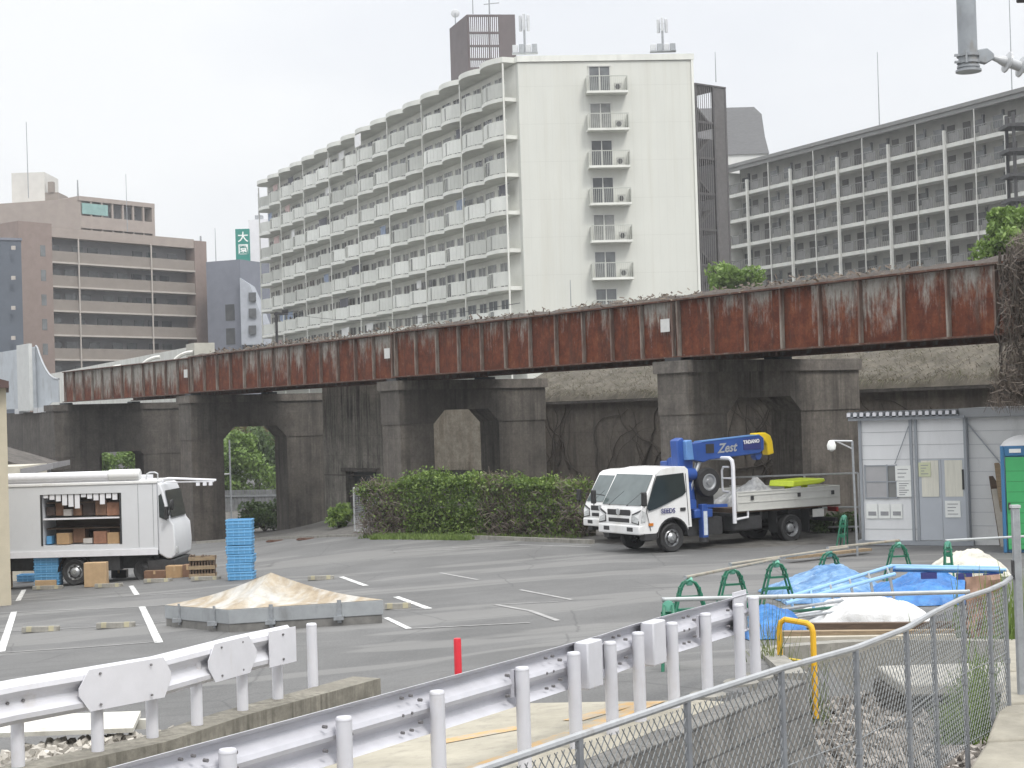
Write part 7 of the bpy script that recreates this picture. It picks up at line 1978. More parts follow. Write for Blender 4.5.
# right guardrail: beam on the far side of its posts
RPpx = [(437, 10.9), (522, 11.8), (573.5, 12.45), (610, 12.95), (638, 13.45), (672, 14.0), (705.5, 14.55), (738.5, 15.15), (753.5, 15.45)]
ztop_px = [697, 668, 651.5, 642.5, 639, 631, 619.5, 608.5, 602]
RP = [at(px_, y, Y) for (px_, Y), y in zip(RPpx, ztop_px)]
d0 = (RP[1] - RP[0]).xy.normalized()
first = RP[0].xy - d0 * 1.0; second = first - d0 * 1.05; third = second - d0 * 1.05; fourth = third - d0 * 1.1
posts = [fourth, third, second, first] + [p.xy for p in RP]
zpt = 1.82
t_ = thing('guardrail', 'long white guardrail in the lower middle, seen from behind with its posts in front', 'guardrail', (RP[2].x, RP[2].y, 1.08))
RL = [fourth - d0 * 1.5] + posts[:-1] + [RP[-1].xy + (RP[-1] - RP[-2]).xy.normalized() * 0.04]
RLd = dense(RL)
zb2 = 1.535
mb = MB(); sweep_beam(mb, RLd, [zb2] * len(RLd), -1, 0.075); bm_ = mb.build('beam', RAILBACK, t_, world=True)
for p in posts:
    mb = MB(); post_mesh(mb, p, 0.95, zpt + (0.03 if p is posts[-1] else 0)); mb.build('post', RAILWHITE, t_, world=True)
for p in posts[-3:]:
    mb = MB(); mb.lathe([(0.17, 1.0), (0.17, 1.10), (0.14, 1.115), (0.01, 1.115)], (p.x, p.y, 0), 'z', 14); mb.build('footing', KERB, t_, world=True)
# box shaped cover plates wrapping over the beam at two joints, and the end plate
def boxcover(p, t, wd, lab='cover_box'):
    nn = Vector((t.y, -t.x)); m_ = Matrix((Vector((t.x, t.y, 0)), Vector((nn.x, nn.y, 0)), Vector((0, 0, 1)))).transposed()
    mb = MB(); c = p - nn * 0.02; mb.rbox((c.x, c.y, zb2 + 0.165), (wd, 0.13, 0.37), m_); return mb.build(lab, RAILWHITE, t_, world=True, bevel=0.012)
for i, f in ((6, 0.45), (8, 0.5)):
    a, b = posts[i], posts[i + 1]
    t = (b - a).normalized(); boxcover(a + (b - a) * f, t, 0.24)
a, b = posts[-2], posts[-1]; t = (b - a).normalized(); nn = Vector((t.y, -t.x))
m_ = Matrix((Vector((t.x, t.y, 0)), Vector((nn.x, nn.y, 0)), Vector((0, 0, 1)))).transposed()
c = a + (b - a) * 0.62 - nn * 0.085; mb = MB(); mb.rbox((c.x, c.y, zb2 + 0.19), (0.30, 0.015, 0.40), m_); mb.build('end_plate', RAILWHITE, t_, world=True)
mb_list = []
for i, p in enumerate(posts[:-1]):
    t = (posts[i + 1] - p).normalized(); nn = Vector((t.y, -t.x))
    for s_ in (0.06, -0.06):
        for z in (0.10, 0.25):
            q = p + t * (s_ * 2.0) - nn * 0.07; BL(mb_list, (q.x, q.y, zb2 + z), (q.x + nn.x * 0.03, q.y + nn.y * 0.03, zb2 + z), 0.012)
    q = p + t * 0.058; BL(mb_list, (q.x, q.y, zb2 + 0.175), (q.x + t.x * 0.02, q.y + t.y * 0.02, zb2 + 0.175), 0.013)
    if i % 2 == 0:
        for s_ in (0.2, 0.3):
            for z in (0.06, 0.175, 0.29):
                q = p - t * s_ - nn * 0.085; BL(mb_list, (q.x, q.y, zb2 + z), (q.x + nn.x * 0.025, q.y + nn.y * 0.025, zb2 + z), 0.011)
for m_ in mb_list: m_.build('bolt', BOLT, t_, world=True)
for i in (5, 7, 9, 10):
    p = posts[i]; t = (posts[i + 1] - p).normalized(); nn = Vector((t.y, -t.x))
    m_ = Matrix((Vector((t.x, t.y, 0)), Vector((nn.x, nn.y, 0)), Vector((0, 0, 1)))).transposed()
    mb = MB(); c = p - nn * 0.068; mb.rbox((c.x, c.y, zb2 + 0.175), (0.07, 0.03, 0.2), m_); mb.build('bracket', RAILBACK, t_, world=True)

# red delineator
g0 = onz(458.5, 676, 0.72); g0 = gnd(458.5, 680, H)
s = g0.y / 1600
t_ = thing('delineator_post', 'short red delineator post standing behind the long guardrail', 'post', g0)
mb = MB(); hR = (680 - 638.5) * s; mb.lathe([(0.042, 0), (0.042, hR - 0.02), (0.038, hR), (0.01, hR + 0.004)], (0, 0, 0), 'z', 14); mb.build('post', M('red_rubber', (0.62, 0.025, 0.04), 0.45, 0.06, 4), t_)
mb = MB(); mb.lathe([(0.10, 0), (0.10, 0.02), (0.05, 0.035), (0.044, 0.035)], (0, 0, 0), 'z', 14); mb.build('base', GRILLE, t_)
# yellow hoop
c = at(797, 655, 17.2)
zb_ = 0.35; ztp = at(797, 619.5, 17.2).z
t_ = thing('hoop_barrier', 'yellow steel hoop barrier by the end of the long guardrail', 'barrier', (c.x, c.y, zb_))
pts = [(-0.17, 0.12, 0)]; hh_ = ztp - zb_
pts = [(-0.165, 0.1, 0), (-0.165, 0.1, hh_ - 0.1), (-0.15, 0.09, hh_ - 0.04), (-0.11, 0.07, hh_ - 0.005), (0.11, -0.05, hh_ - 0.035), (0.15, -0.07, hh_ - 0.07), (0.165, -0.08, hh_ - 0.13), (0.165, -0.08, 0)]
mb = MB(); mb.path(pts, 0.032, 10); mb.build('hoop', M('barrier_yellow', (0.70, 0.40, 0.02), 0.4, 0.08, 5, dirt=(0.40, 0.25, 0.06), dirt_at=(0.6, 0.8)), t_)
mb = MB(); mb.tube((-0.165, 0.1, hh_ - 0.42), (0.165, -0.08, hh_ - 0.45), 0.014, 6); mb.build('cross_rod', M('rod_yellow', (0.60, 0.45, 0.05), 0.5, 0.1, 5), t_)
rg = random.Random(14)
mb = MB()
for k in range(110):
    p = Vector((c.x + rg.gauss(-0.05, 0.22), c.y + rg.gauss(0, 0.12), 0.5)); p.z = max(H(p.x, p.y), 0.3)
    d = Vector((rg.gauss(0, 0.12), rg.gauss(0, 0.12), rg.uniform(0.25, 0.8))); q = Vector((0.005, 0, 0)); mb.quad(p - q, p + q, p + d + q * 0.2, p + d - q * 0.2)
solo(mb, 'weeds', leafmat('weed_blades', [(0.07, 0.10, 0.03), (0.14, 0.18, 0.06), (0.22, 0.24, 0.10)]), 'tall thin weeds growing round the yellow hoop', 'weeds', loc=(c.x, c.y, 0.4), kind='stuff')
mb = MB()
for k in range(700):
    v = rg.random(); p = onz(955 + 30 * v + rg.gauss(0, 10), 745 - 90 * v * rg.random(), 1.15 + 0.3 * v)
    d = Vector((rg.gauss(0, 0.06), rg.gauss(0, 0.06), rg.uniform(0.08, 0.3))); q = Vector((0.006, 0, 0)); mb.quad(p - q, p + q, p + d + q * 0.2, p + d - q * 0.2)
for k in range(500):
    p = Vector((6.6 + rg.gauss(0, 0.5), 19.9 + rg.gauss(0, 0.4), 0.5)); d = Vector((rg.gauss(0, 0.1), rg.gauss(0, 0.1), rg.uniform(0.3, 1.1))); q = Vector((0.012, 0, 0)); mb.quad(p - q, p + q, p + d + q * 0.2, p + d - q * 0.2)
solo(mb, 'weeds', GRASS, 'green weeds along the foot of the kerb slabs at lower right', 'weeds', loc=(4, 10, 1.2), kind='stuff')

# ------------------------------------------------------------------ wire fence in the foreground
FP = [(579, 736), (687, 699), (781, 668.5), (855.6, 648), (906, 628.5), (932.5, 613), (962, 598.5), (988.7, 590), (1004.5, 583)]
ZF = 2.54
fpts = [onz(px_, py, ZF) for px_, py in FP]
d0 = (fpts[1] - fpts[0]).normalized()
pre = [fpts[0] - d0 * 0.82 * k for k in (3, 2, 1)]
fpts = pre + fpts
t_ = thing('wire_fence', 'chain link fence with a grey top rail across the lower right foreground', 'fence', (fpts[4].x, fpts[4].y, 1.7))
FB = 1.68
FENCEG = M('fence_rail_grey', (0.36, 0.37, 0.38), 0.45, 0.12, 10, metal=0.3, dirt=(0.22, 0.20, 0.18)); FENCED = M('fence_post_grey', (0.21, 0.22, 0.235), 0.5, 0.15, 10, metal=0.3)
mb = MB(); mb.path(fpts + [onz(1013, 576, ZF)], 0.0155, 8); mb.build('top_rail', FENCEG, t_, world=True)
for p in fpts:
    mb = MB(); mb.tube((p.x, p.y, FB - 0.4), (p.x, p.y, ZF - 0.012), 0.0155, 8); mb.tube((p.x, p.y, ZF - 0.5), (p.x, p.y, ZF - 0.47), 0.020, 8); mb.build('post', FENCED, t_, world=True)
mb = MB()
def fpos(d):
    for a, b in zip(fpts[:-1], fpts[1:]):
        l = (b - a).length
        if d <= l: q = a + (b - a) * (d / l); return Vector((q.x, q.y))
        d -= l
    return fpts[-1].xy
LT = sum((b - a).length for a, b in zip(fpts[:-1], fpts[1:]))
hgt = ZF - 0.03 - FB; pitch = 0.046
def wire(d0_, d1_, z0_, z1_):
    n = 4; pts = []
    for k in range(n + 1):
        f = k / n; q = fpos(d0_ + (d1_ - d0_) * f); pts.append(Vector((q.x, q.y, z0_ + (z1_ - z0_) * f)))
    for a, b in zip(pts[:-1], pts[1:]): mb.tube(a, b, 0.0025, 3, cap=False)
k = -hgt
slope = 0.8
while k < LT:
    for sg in (1, -1):
        a, b = (k, k + hgt * slope) ; za, zb_ = (FB, FB + hgt) if sg > 0 else (FB + hgt, FB)
        if a < 0: za += (zb_ - za) * (-a) / (b - a); a = 0
        if b > LT: zb_ = za + (zb_ - za) * (LT - a) / (b - a); b = LT
        if b - a > 0.01: wire(a, b, za, zb_)
    k += pitch
mb.build('wire_mesh', M('fence_wire', (0.22, 0.23, 0.235), 0.5, 0.1, 8, metal=0.3), t_, world=True)
for z in (FB + 0.02, (FB + ZF) / 2):
    mb = MB(); prev = None
    for a in [LT * i / 40 for i in range(41)]:
        q = fpos(a); q = Vector((q.x, q.y, z)); 
        if prev is not None: mb.tube(prev, q, 0.0025, 4, cap=False)
        prev = q
    mb.build('tension_wire', GALV, t_, world=True)
# taller square gate post with a further run of mesh
c = at(1017, 560, 10.35); zt = at(1017, 508, 10.35).z
t_ = thing('gate_post', 'tall square grey post at the right end of the wire fence', 'post', (c.x, c.y, 1.6))
mb = MB(); mb.box(-0.024, 0.024, -0.024, 0.024, -0.3, zt - 1.6); mb.build('post', GALV, t_, bevel=0.006)
mb = MB(); mb.box(-0.028, 0.028, -0.028, 0.028, zt - 1.6 + 0.001, zt - 1.58); mb.build('cap', GALV_LT, t_)
mb = MB()
mb.box(-0.034, -0.0245, -0.02, 0.02, 0.95, 1.05); mb.build('hinge', DARKMET, t_)
t_ = thing('wire_gate', 'narrow chain link panel right of the tall square post', 'gate', (c.x + 0.05, c.y, 1.6))
mb = MB(); e_ = Vector((0.9, 0.35, 0))
mb.tube((0.02, 0, 0.1), e_ + Vector((0, 0, 0.1)), 0.018, 6); mb.tube((0.02, 0, 0.9), e_ + Vector((0, 0, 0.9)), 0.018, 6); mb.tube(e_ + Vector((0, 0, 0)), e_ + Vector((0, 0, 0.9)), 0.018, 6); mb.build('frame', GALV, t_)
mb = MB()
for k in range(34):
    for sg in (1, -1):
        a = (-0.8 + k * 0.056, 0.1); b = (a[0] + 0.64, 0.9)
        if sg < 0: a, b = (a[0], 0.9), (b[0], 0.1)
        f0 = max(0, (0.02 - a[0]) / (b[0] - a[0])); f1 = min(1, (0.96 - a[0]) / (b[0] - a[0]))
        if f1 - f0 < 0.03: continue
        pa = (a[0] + (b[0] - a[0]) * f0, a[1] + (b[1] - a[1]) * f0); pb = (a[0] + (b[0] - a[0]) * f1, a[1] + (b[1] - a[1]) * f1)
        mb.tube(e_ * (pa[0] / 0.966) + Vector((0, 0, pa[1])), e_ * (pb[0] / 0.966) + Vector((0, 0, pb[1])), 0.0017, 3, cap=False)
mb.build('wire_mesh', bpy.data.materials['fence_wire'], t_)

# ------------------------------------------------------------------ green trestles and pipes
BGREEN = M('trestle_green', (0.012, 0.135, 0.075), 0.45, 0.12, 4, dirt=(0.16, 0.16, 0.10), dirt_at=(0.6, 0.8))
BGREEN_LT = M('trestle_end_green', (0.14, 0.40, 0.30), 0.5, 0.1, 4)
PIPE = M('scaffold_pipe', (0.36, 0.33, 0.27), 0.45, 0.2, 4, metal=0.3, dirt=(0.22, 0.15, 0.08), dirt_at=(0.5, 0.7))
PIPE_G = M('grey_scaffold_pipe', (0.40, 0.42, 0.42), 0.4, 0.15, 4, metal=0.3)
HT = 0.72
def trestle_proto():
    t_ = thing('trestle', 'x', 'trestle')
    pts = []
    for i in range(17):
        a = -1 + 2 * i / 16
        x = 0.29 * math.copysign(min(1, abs(a) ** 0.9 * 1.0), a) if abs(a) > 0.45 else 0.14 * math.sin(a / 0.45 * math.pi / 2)
    arch = [(-0.29, 0), (-0.22, 0.25), (-0.155, 0.48), (-0.13, 0.57), (-0.085, 0.645), (0, 0.68), (0.085, 0.645), (0.13, 0.57), (0.155, 0.48), (0.22, 0.25), (0.29, 0)]
    for y in (-0.05, 0.05):
        m1 = MB(); m1.path([(x, y * (1.6 - z), z) for x, z in arch], 0.019, 6); m1.build('frame', BGREEN, t_)
    m1 = MB(); m1.bar((-0.215, 0, 0.27), (0.215, 0, 0.27), 0.1, 0.04); m1.bar((-0.165, 0, 0.45), (0.165, 0, 0.45), 0.06, 0.03); m1.build('cross_bar', BGREEN, t_)
    for x, z in arch[1:4] + arch[7:10]:
        m1 = MB(); m1.bar((x, -0.08, z), (x, 0.08, z), 0.035, 0.035); m1.build('lug', BGREEN, t_)
    m1 = MB(); m1.tube((-0.04, 0, 0.665), (0.04, 0, 0.665), 0.06, 8); m1.build('pipe_clamp', BGREEN_LT, t_)
    return t_
TG_ = 'green steel trestles carrying the pipes'
def tpos(px, pyapex):
    Y = 26
    for i in range(30):
        p = at(px, pyapex, Y); zz = H(p.x, p.y) + HT
        Y = Y * (CAM.z - zz) / max(0.1, (CAM.z - p.z)) if False else Y + 0.5 * ((zz - CAM.z) / ((p.z - CAM.z) / Y) - Y)
    p = at(px, pyapex, Y); return Vector((p.x, p.y, H(p.x, p.y)))
proto = trestle_proto(); first_ = True
TP = {}
for key, px_, py, rz, lab in (('a', 689, 577.5, 8, 'green arched trestle at the left end of the pipes, next to the guardrail end'),
                          ('b', 732, 567, 14, 'green arched trestle second from the left under the sloping pipe'),
                          ('c', 776, 560.5, 16, 'green arched trestle third from the left, just left of the blue netting'),
                          ('d', 829, 550.5, 20, 'green arched trestle behind the blue netting, turned aside'),
                          ('e', 898, 542, 10, 'green arched trestle standing alone in front of the site hut door'),
                          ('f', 947.5, 541, 78, 'green trestle seen edge on under the pale pipe before the hut'),
                          ('g', 668, 600.5, 85, 'green trestle seen edge on at the left end of the long grey pipe'),
                          ('h', 846, 513, 70, 'green trestle leaning behind the tail of the crane truck')):
    p = tpos(px_, py); TP[key] = p
    if key == 'h':
        p = gnd(842, 547, H); TP[key] = p
    mm = Matrix.Translation(p) @ Matrix.Rotation(R_(rz), 4, 'Z')
    if key == 'h': mm = mm @ Matrix.Rotation(R_(6), 4, 'X') @ Matrix.Scale(1.15, 4)
    if first_: proto.matrix_world = mm; MW[proto.name] = mm; tag(proto, lab, 'trestle', TG_); first_ = False
    else: dup(proto, mm, lab)
def pipe(a, b, mat, label, r=0.024, ext=(0.15, 0.15), grp='scaffold pipes on the trestles'):
    a = Vector(a); b = Vector(b); d = (b - a).normalized(); a = a - d * ext[0]; b = b + d * ext[1]
    t_ = thing('scaffold_pipe', label, 'pipe', a, 0, grp)
    mb = MB(); mb.tube(a, b, r, 10); mb.build('tube', mat, t_, world=True)
    mb = MB(); mb.tube(a - d * 0.004, a + d * 0.02, r * 1.12, 10); mb.build('end_collar', GALV, t_, world=True)
    mb = MB(); mb.tube(b - d * 0.02, b + d * 0.004, r * 1.12, 10); mb.build('end_collar', GALV, t_, world=True)
up = Vector((0, 0, HT + 0.01))
pipe(TP['a'] + up, TP['c'] + up + Vector((0, 0, 0.01)), PIPE, 'sloping brownish pipe over the three left green trestles')
pipe(TP['b'] + up + Vector((0, 0.06, 0.03)), TP['d'] + up + Vector((0.2, 0, 0.02)), PIPE, 'brownish pipe running from the second trestle back to the blue netting', ext=(0.05, 0.3))
pipe(TP['d'] + up + Vector((0.1, -0.08, 0.05)), TP['e'] + up + Vector((0.0, 0, 0.02)), PIPE, 'brownish pipe ending at the lone trestle before the hut', ext=(0.3, 0.05))
pipe(TP['g'] + up, at(960, 592, TP['g'].y + 0.25), PIPE_G, 'long level grey pipe in front of the tarpaulins', ext=(0.06, 0.1))
e_ = at(1030, 538, TP['f'].y + 0.4); pipe(TP['f'] + up, Vector((e_.x, e_.y, TP['f'].z + HT + 0.01)), PIPE_G, 'pale pipe in front of the hut, running to the toilet cabin', ext=(0.05, 0))
# timber on the ground by the trestles
a = gnd(800, 556, H); b = gnd(862, 545, H)
mb = MB(); a = gnd(790, 563, H); b = gnd(868, 553.5, H); mb.bar(a + Vector((0, 0, 0.12)), b + Vector((0, 0, 0.1)), 0.22, 0.06); solo(mb, 'plank', WOOD, 'long plank lying behind the blue netting near the hut', 'plank', 'planks on the lot', loc=a)
# ------------------------------------------------------------------ tarpaulins and site material
def tarp_mat(name, cols, rough=0.4, scale=2.5):
    m, t, b = newmat(name)
    v = coords(t)
    c = ramp(t, noisen(t, coords(t, (1, 2.2, 1)), scale, 7, 0.7, 0.5), [(0.28 + 0.44 * i / (len(cols) - 1), cc) for i, cc in enumerate(cols)])
    t.links.new(c, b.inputs['Base Color']); b.inputs['Roughness'].default_value = rough
    bump(t, b, noisen(t, v, 7, 6, 0.65, 0.5), 0.6, 0.04)
    return m
T_BLUE = tarp_mat('blue_netting', [(0.02, 0.085, 0.22), (0.06, 0.17, 0.36), (0.15, 0.29, 0.48), (0.36, 0.45, 0.56)])
T_BRIGHT = tarp_mat('bright_blue_tarp', [(0.012, 0.075, 0.24), (0.02, 0.14, 0.40), (0.05, 0.24, 0.54)])
T_WHITE = tarp_mat('white_tarp', [(0.42, 0.41, 0.39), (0.60, 0.60, 0.60), (0.70, 0.70, 0.71)], 0.55)
T_BEIGE = tarp_mat('beige_tarp', [(0.40, 0.38, 0.32), (0.55, 0.53, 0.46), (0.66, 0.64, 0.57)], 0.6)
def mound(label, name, mat, px0, px1, pyt, pyb, dep, seed, flat=0.5, rough=0.08, nx=110, ny=64, crest=None, boxy=0.5):
    gl = gnd(px0, pyb, H); gr = gnd(px1, pyb, H); c = (gl + gr) / 2; s = c.y / 1600
    wd = (gr - gl).length; h = (pyb - pyt) * s
    mb = MB()
    def fn(u, v):
        x = (u - 0.5) * wd; y = v * dep
        e = (math.sin(math.pi * clamp(u, 0, 1)) ** boxy) * (math.sin(math.pi * clamp(v, 0, 1)) ** boxy)
        k = 1.0
        if crest: k = crest(u, v)
        q = Vector((x * 2.2 + seed * 7, y * 2.2, seed))
        q2 = Vector((q.x * 0.7 + q.y * 0.5, q.y * 1.9 - q.x * 0.3, q.z))
        z = h * e * k + rough * e * (noise.noise(q) + 0.5 * noise.noise(q * 2.7) + 1.5 * (0.35 - abs(noise.noise(q2 * 1.3))) + 1.1 * (0.3 - abs(noise.noise(q2 * 3.1))) + 0.3 * (0.3 - abs(noise.noise(q * 6))))
        ox = 0.05 * noise.noise(q * 1.3 + Vector((9, 0, 0))); oy = 0.06 * noise.noise(q * 1.3 + Vector((0, 9, 0)))
        X, Y = c.x + x + ox * 2, c.y + y + oy * 2
        return (X, Y, H(X, Y) + max(z, 0) + 0.012)
    mb.grid(fn, nx, ny)
    return solo(mb, name, mat, label, 'tarpaulin', 'tarpaulins over the site material', loc=c, angle=70)
mound('pale blue netting draped over frames left of the bright blue tarpaulin', 'tarpaulin', T_BLUE, 783, 908, 566, 603, 2.8, 1, crest=lambda u, v: 0.50 + 0.26 * math.exp(-((u - 0.6) / 0.25) ** 2) - 0.35 * smooth(0.75, 1, u), rough=0.075)
mound('bright blue tarpaulin beside the wire fence, right of the netting', 'tarpaulin', T_BRIGHT, 884, 1008, 575, 606, 2.2, 2, crest=lambda u, v: 0.8 - 0.12 * math.sin(u * 9), rough=0.07)
mound('white tarpaulin wrapped over a low stack in front of the blue netting', 'tarpaulin', T_WHITE, 800, 938, 600, 632, 1.6, 3, crest=lambda u, v: 0.62 + 0.30 * smooth(0.1, 0.5, u) * (1 - 0.3 * smooth(0.8, 1, u)), rough=0.05, boxy=0.22)
mound('beige crumpled sheet behind the bright blue tarpaulin', 'tarpaulin', T_BEIGE, 946, 1016, 556, 578, 1.6, 4, rough=0.07)
mound('blue folded tarpaulin under the pipe bundle next to the guardrail end', 'tarpaulin', T_BRIGHT, 752, 812, 606, 640, 1.2, 6, rough=0.1, crest=lambda u, v: 0.8)
# pale blue ladder-like scaffold frame lying on the netting
LBL = M('pale_blue_steel', (0.22, 0.40, 0.64), 0.45, 0.1, 4)
def pt(px, py, Y): return at(px, py, Y)
t_ = thing('steel_ladder', 'pale blue ladder shaped scaffold section lying across the netting', 'scaffold frame', pt(790, 603, 22.6))
A0, A1 = pt(786, 598, 22.4), pt(892, 566, 23.2); B0, B1 = pt(786, 603.5, 21.9), pt(895, 574, 22.6)
mb = MB(); mb.tube(A0, A1, 0.028, 8); mb.tube(B0, B1, 0.028, 8); mb.build('side_tube', LBL, t_, world=True)
for k in range(6):
    f = 0.05 + 0.18 * k; p = B0 + (B1 - B0) * f; mb = MB(); mb.tube(p, (p.x + 0.06, p.y, max(H(p.x, p.y), p.z - 0.42)), 0.02, 6); mb.tube(A0 + (A1 - A0) * f, p, 0.016, 6); mb.build('rung', GALV if k > 1 else LBL, t_, world=True)
t_ = thing('scaffold_board', 'bright blue scaffold board resting on the bright blue tarpaulin', 'scaffold frame', pt(900, 573, 23.5))
mb = MB(); a, b = pt(893, 569, 23.4), pt(1003, 571, 23.0); mb.bar(a, b, 0.3, 0.05); mb.build('board', T_BRIGHT, t_, world=True, bevel=0.01)
mb = MB(); mb.tube(a + Vector((0, -0.16, 0.03)), b + Vector((0, -0.16, 0.03)), 0.025, 8); mb.tube(a + Vector((0, 0.16, 0.03)), b + Vector((0, 0.16, 0.03)), 0.025, 8); mb.build('edge_tube', LBL, t_, world=True)
for f in (0.3, 0.62, 0.86):
    mb = MB(); p = a + (b - a) * f; mb.rbox(p + Vector((0, -0.17, -0.07)), (0.22, 0.05, 0.09)); mb.build('hook', NAVYT, t_, world=True)
# pipe bundle
rg = random.Random(12)
for k in range(11):
    y0 = 606 + 2.6 * k + rg.uniform(-1, 1); Y0 = 21.2 - 0.05 * k
    a = pt(757 + rg.uniform(-4, 6), y0 + 7, Y0 - 0.3); b = pt(830 + rg.uniform(-10, 24), y0 - 3 + rg.uniform(-3, 2), Y0 + 0.9 + rg.uniform(-0.2, 0.2))
    for q in (a, b): q.z = max(q.z, H(q.x, q.y) + 0.03)
    pipe(a, b, [PIPE_G, BGREEN, PIPE, GALV][k % 4] if k % 2 else GALV, 'thin pipe of the loose bundle beside the guardrail end and the white tarpaulin', r=0.02, ext=(0, 0), grp='loose pipe bundle')
# timbers under the white tarp
for k, (py, m_, lab) in enumerate(((630, WOODDARK, 'dark timber directly under the white tarpaulin'), (637, WOOD, 'brown timber in front of the dark one below the white tarpaulin'), (642, M('pale_timber', (0.36, 0.33, 0.27), 0.8, 0.15, 3), 'pale thin timber nearest the kerb below the white tarpaulin'))):
    a = gnd(776 + 4 * k, py + 4, H); b = gnd(955, py + 2.5, H)
    mb = MB(); mb.bar(a + Vector((0, 0, 0.075)), b + Vector((0, 0, 0.075)), 0.12, [0.13, 0.1, 0.06][k]); solo(mb, 'timber', m_, lab, 'timber', 'timbers below the white tarpaulin', loc=a)
# orange brown netting post near the fence
a = gnd(968, 640, H); mb = MB()
mb.grid(lambda u, v: (a.x + 0.5 * u + 0.03 * noise.noise(Vector((u * 4, v * 4, 0))), a.y + 0.25 * u + 0.08 * noise.noise(Vector((u * 3, v * 5, 2))), a.z + 0.02 + 0.75 * v), 10, 14)
mb.grid(lambda u, v: (a.x + 0.5 * u + 0.03 * noise.noise(Vector((u * 4, v * 4, 0))), a.y + 0.05 + 0.25 * u + 0.08 * noise.noise(Vector((u * 3, v * 5, 2))), a.z + 0.02 + 0.75 * v), 10, 14)
solo(mb, 'mesh_sheet', M('faded_orange_mesh', (0.30, 0.19, 0.14), 0.8, 0.25, 6), 'faded orange mesh sheet hanging behind the wire fence, right', 'mesh sheet', loc=a)

# ------------------------------------------------------------------ hanging pipe with insulator, upper right
Yp = 9.4
c = at(968.5, 70, Yp)
t_ = thing('hanging_pipe', 'grey steel pipe end with clamps and a ribbed insulator at the top right', 'pipe', c)
OLDP = M('old_pipe_paint', (0.28, 0.30, 0.32), 0.5, 0.2, 5, stretch=(1, 1, 1), dirt=(0.17, 0.14, 0.10), dirt_at=(0.5, 0.66))
mb = MB(); mb.tube((0, 0, 0), (0, 0, 2.2), 0.056, 20); mb.build('pipe', OLDP, t_)
mb = MB(); mb.lathe([(0.075, 0), (0.075, 0.012), (0.06, 0.014), (0.06, 0.022), (0.066, 0.024), (0.066, 0.036), (0.057, 0.038)], (0.0, 0, -0.012), 'z', 18); mb.build('end_cap', GALV, t_)
mb = MB()
for z in (0.045, 0.085):
    mb.lathe([(0.057, z - 0.008), (0.066, z - 0.008), (0.066, z + 0.008), (0.057, z + 0.008)], (0, 0, 0), 'z', 18); mb.bar((-0.085, -0.02, z), (-0.05, -0.02, z), 0.02, 0.012)
mb.bar((-0.03, -0.07, 0.03), (-0.03, -0.07, 0.10), 0.01, 0.01, Vector((0, 1, 0))); mb.build('clamp', GALV, t_)
mb = MB(); ax = Vector((0.94, 0.12, -0.30)).normalized()
base = Vector((0.05, 0, 0.075))
mb.prism([base + Vector((0, 0, 0.04)), base + Vector((0.06, 0, 0.05)), base + Vector((0.10, 0, 0.015)), base + Vector((0.10, 0, -0.015)), base + Vector((0.05, 0, -0.045)), base + Vector((0, 0, -0.03))], (0, -0.02, 0), (0, 0.02, 0)); mb.build('bracket', OLDP, t_, bevel=0.006)
PORC = M('insulator_porcelain', (0.40, 0.41, 0.42), 0.3, 0.1, 4)
mb = MB(); st0 = base + Vector((0.08, 0, 0))
sh = [(0.014, 0.0), (0.020, 0.05), (0.030, 0.085), (0.030, 0.10), (0.062, 0.105), (0.064, 0.115), (0.03, 0.13), (0.03, 0.19), (0.062, 0.195), (0.064, 0.205), (0.03, 0.22), (0.03, 0.28), (0.062, 0.285), (0.064, 0.295), (0.03, 0.31), (0.03, 0.4), (0.012, 0.42), (0.012, 0.6)]
tq = Vector((0, 0, 1)).rotation_difference(ax)
m2 = MB(); m2.lathe(sh, (0, 0, 0), 'z', 18); m2.v = [st0 + tq @ v for v in m2.v]; m2.build('insulator', PORC, t_)
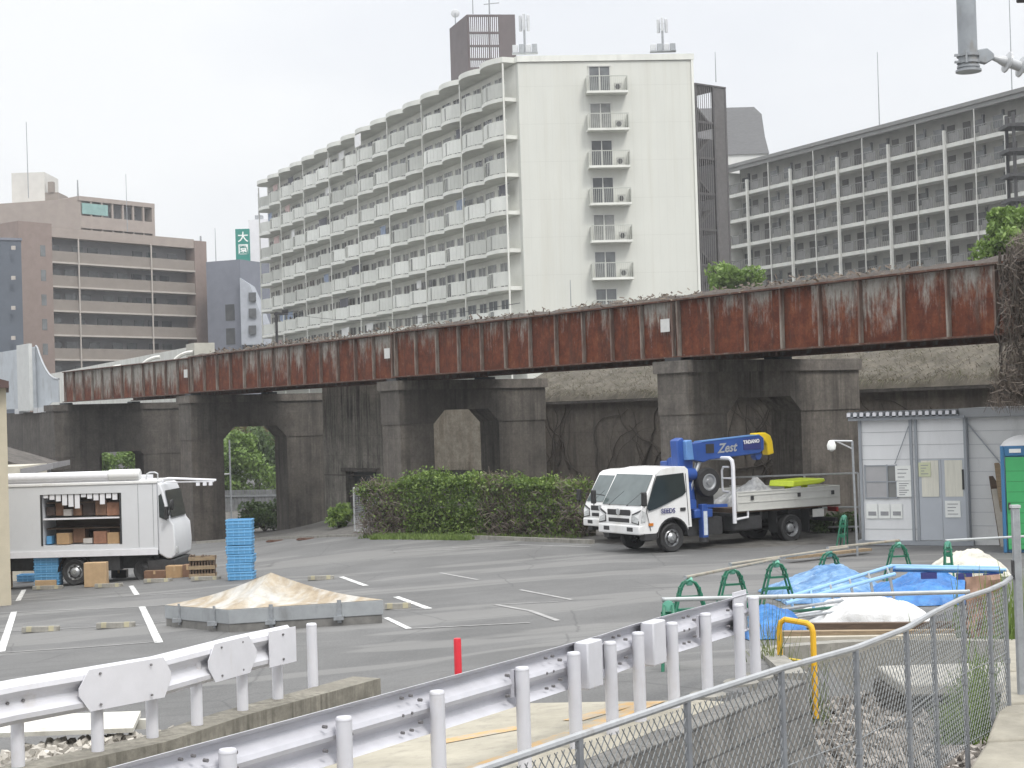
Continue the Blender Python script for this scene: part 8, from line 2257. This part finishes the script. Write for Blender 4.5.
c2 = at(1023, -1, Yp)
mb = MB(); mb.rbox((c2.x - c.x + 0.03, 0, c2.z - c.z + 0.03), (0.12, 0.08, 0.09)); mb.tube((c2.x - c.x + 0.02, 0, c2.z - c.z + 0.05), (0, 0, c2.z - c.z + 0.25), 0.02, 8); mb.build('side_fitting', DARKMET, t_, bevel=0.012)

# ------------------------------------------------------------------ small railway things on the bridge
c = at(277, 343, 80)
t_ = thing('signal_pole', 'short dark pole with small fittings behind the bridge, in front of the cream block', 'pole', (c.x, c.y, 6.5))
zt = at(275, 312, 80).z
mb = MB(); mb.tube((0, 0, 0), (0, 0, zt - 6.5), 0.07, 8); mb.build('pole', DARKMET, t_)
mb = MB(); mb.rbox((0.25, 0, zt - 6.6), (0.7, 0.1, 0.12)); mb.rbox((0.45, 0, zt - 6.45), (0.3, 0.14, 0.12)); mb.tube((-0.3, 0, zt - 6.55), (1.1, 0, zt - 6.5), 0.02, 5); mb.build('cross_arm', DARKMET, t_)
mb = MB(); a = Vector((c.x, c.y, zt)); b = at(520, 303, 52)
prev = None
for k in range(13):
    f = k / 12; q = a + (b - a) * f; q.z -= 0.5 * math.sin(math.pi * f)
    if prev is not None: mb.tube(prev, q, 0.012, 4, cap=False)
    prev = q
solo(mb, 'overhead_wire', DARKMET, 'thin wire sagging from the short dark pole along the bridge', 'wire', loc=a)

# ------------------------------------------------------------------ thin haze that pales the far blocks
m = bpy.data.materials.new('thin_haze'); m.use_nodes = True
t = m.node_tree; t.nodes.remove(t.nodes['Principled BSDF'])
pv = t.nodes.new('ShaderNodeVolumePrincipled'); pv.inputs['Density'].default_value = 0.0005; pv.inputs['Color'].default_value = (0.93, 0.95, 0.98, 1); pv.inputs['Anisotropy'].default_value = 0.2
t.links.new(pv.outputs[0], t.nodes['Material Output'].inputs['Volume'])
mb = MB(); mb.box(-505, 505, -63, 1005, -5, 46)
o = mb.build('haze', m); o['kind'] = 'stuff'
tag(o, 'thin pale haze over the whole place', 'haze', kind='stuff')
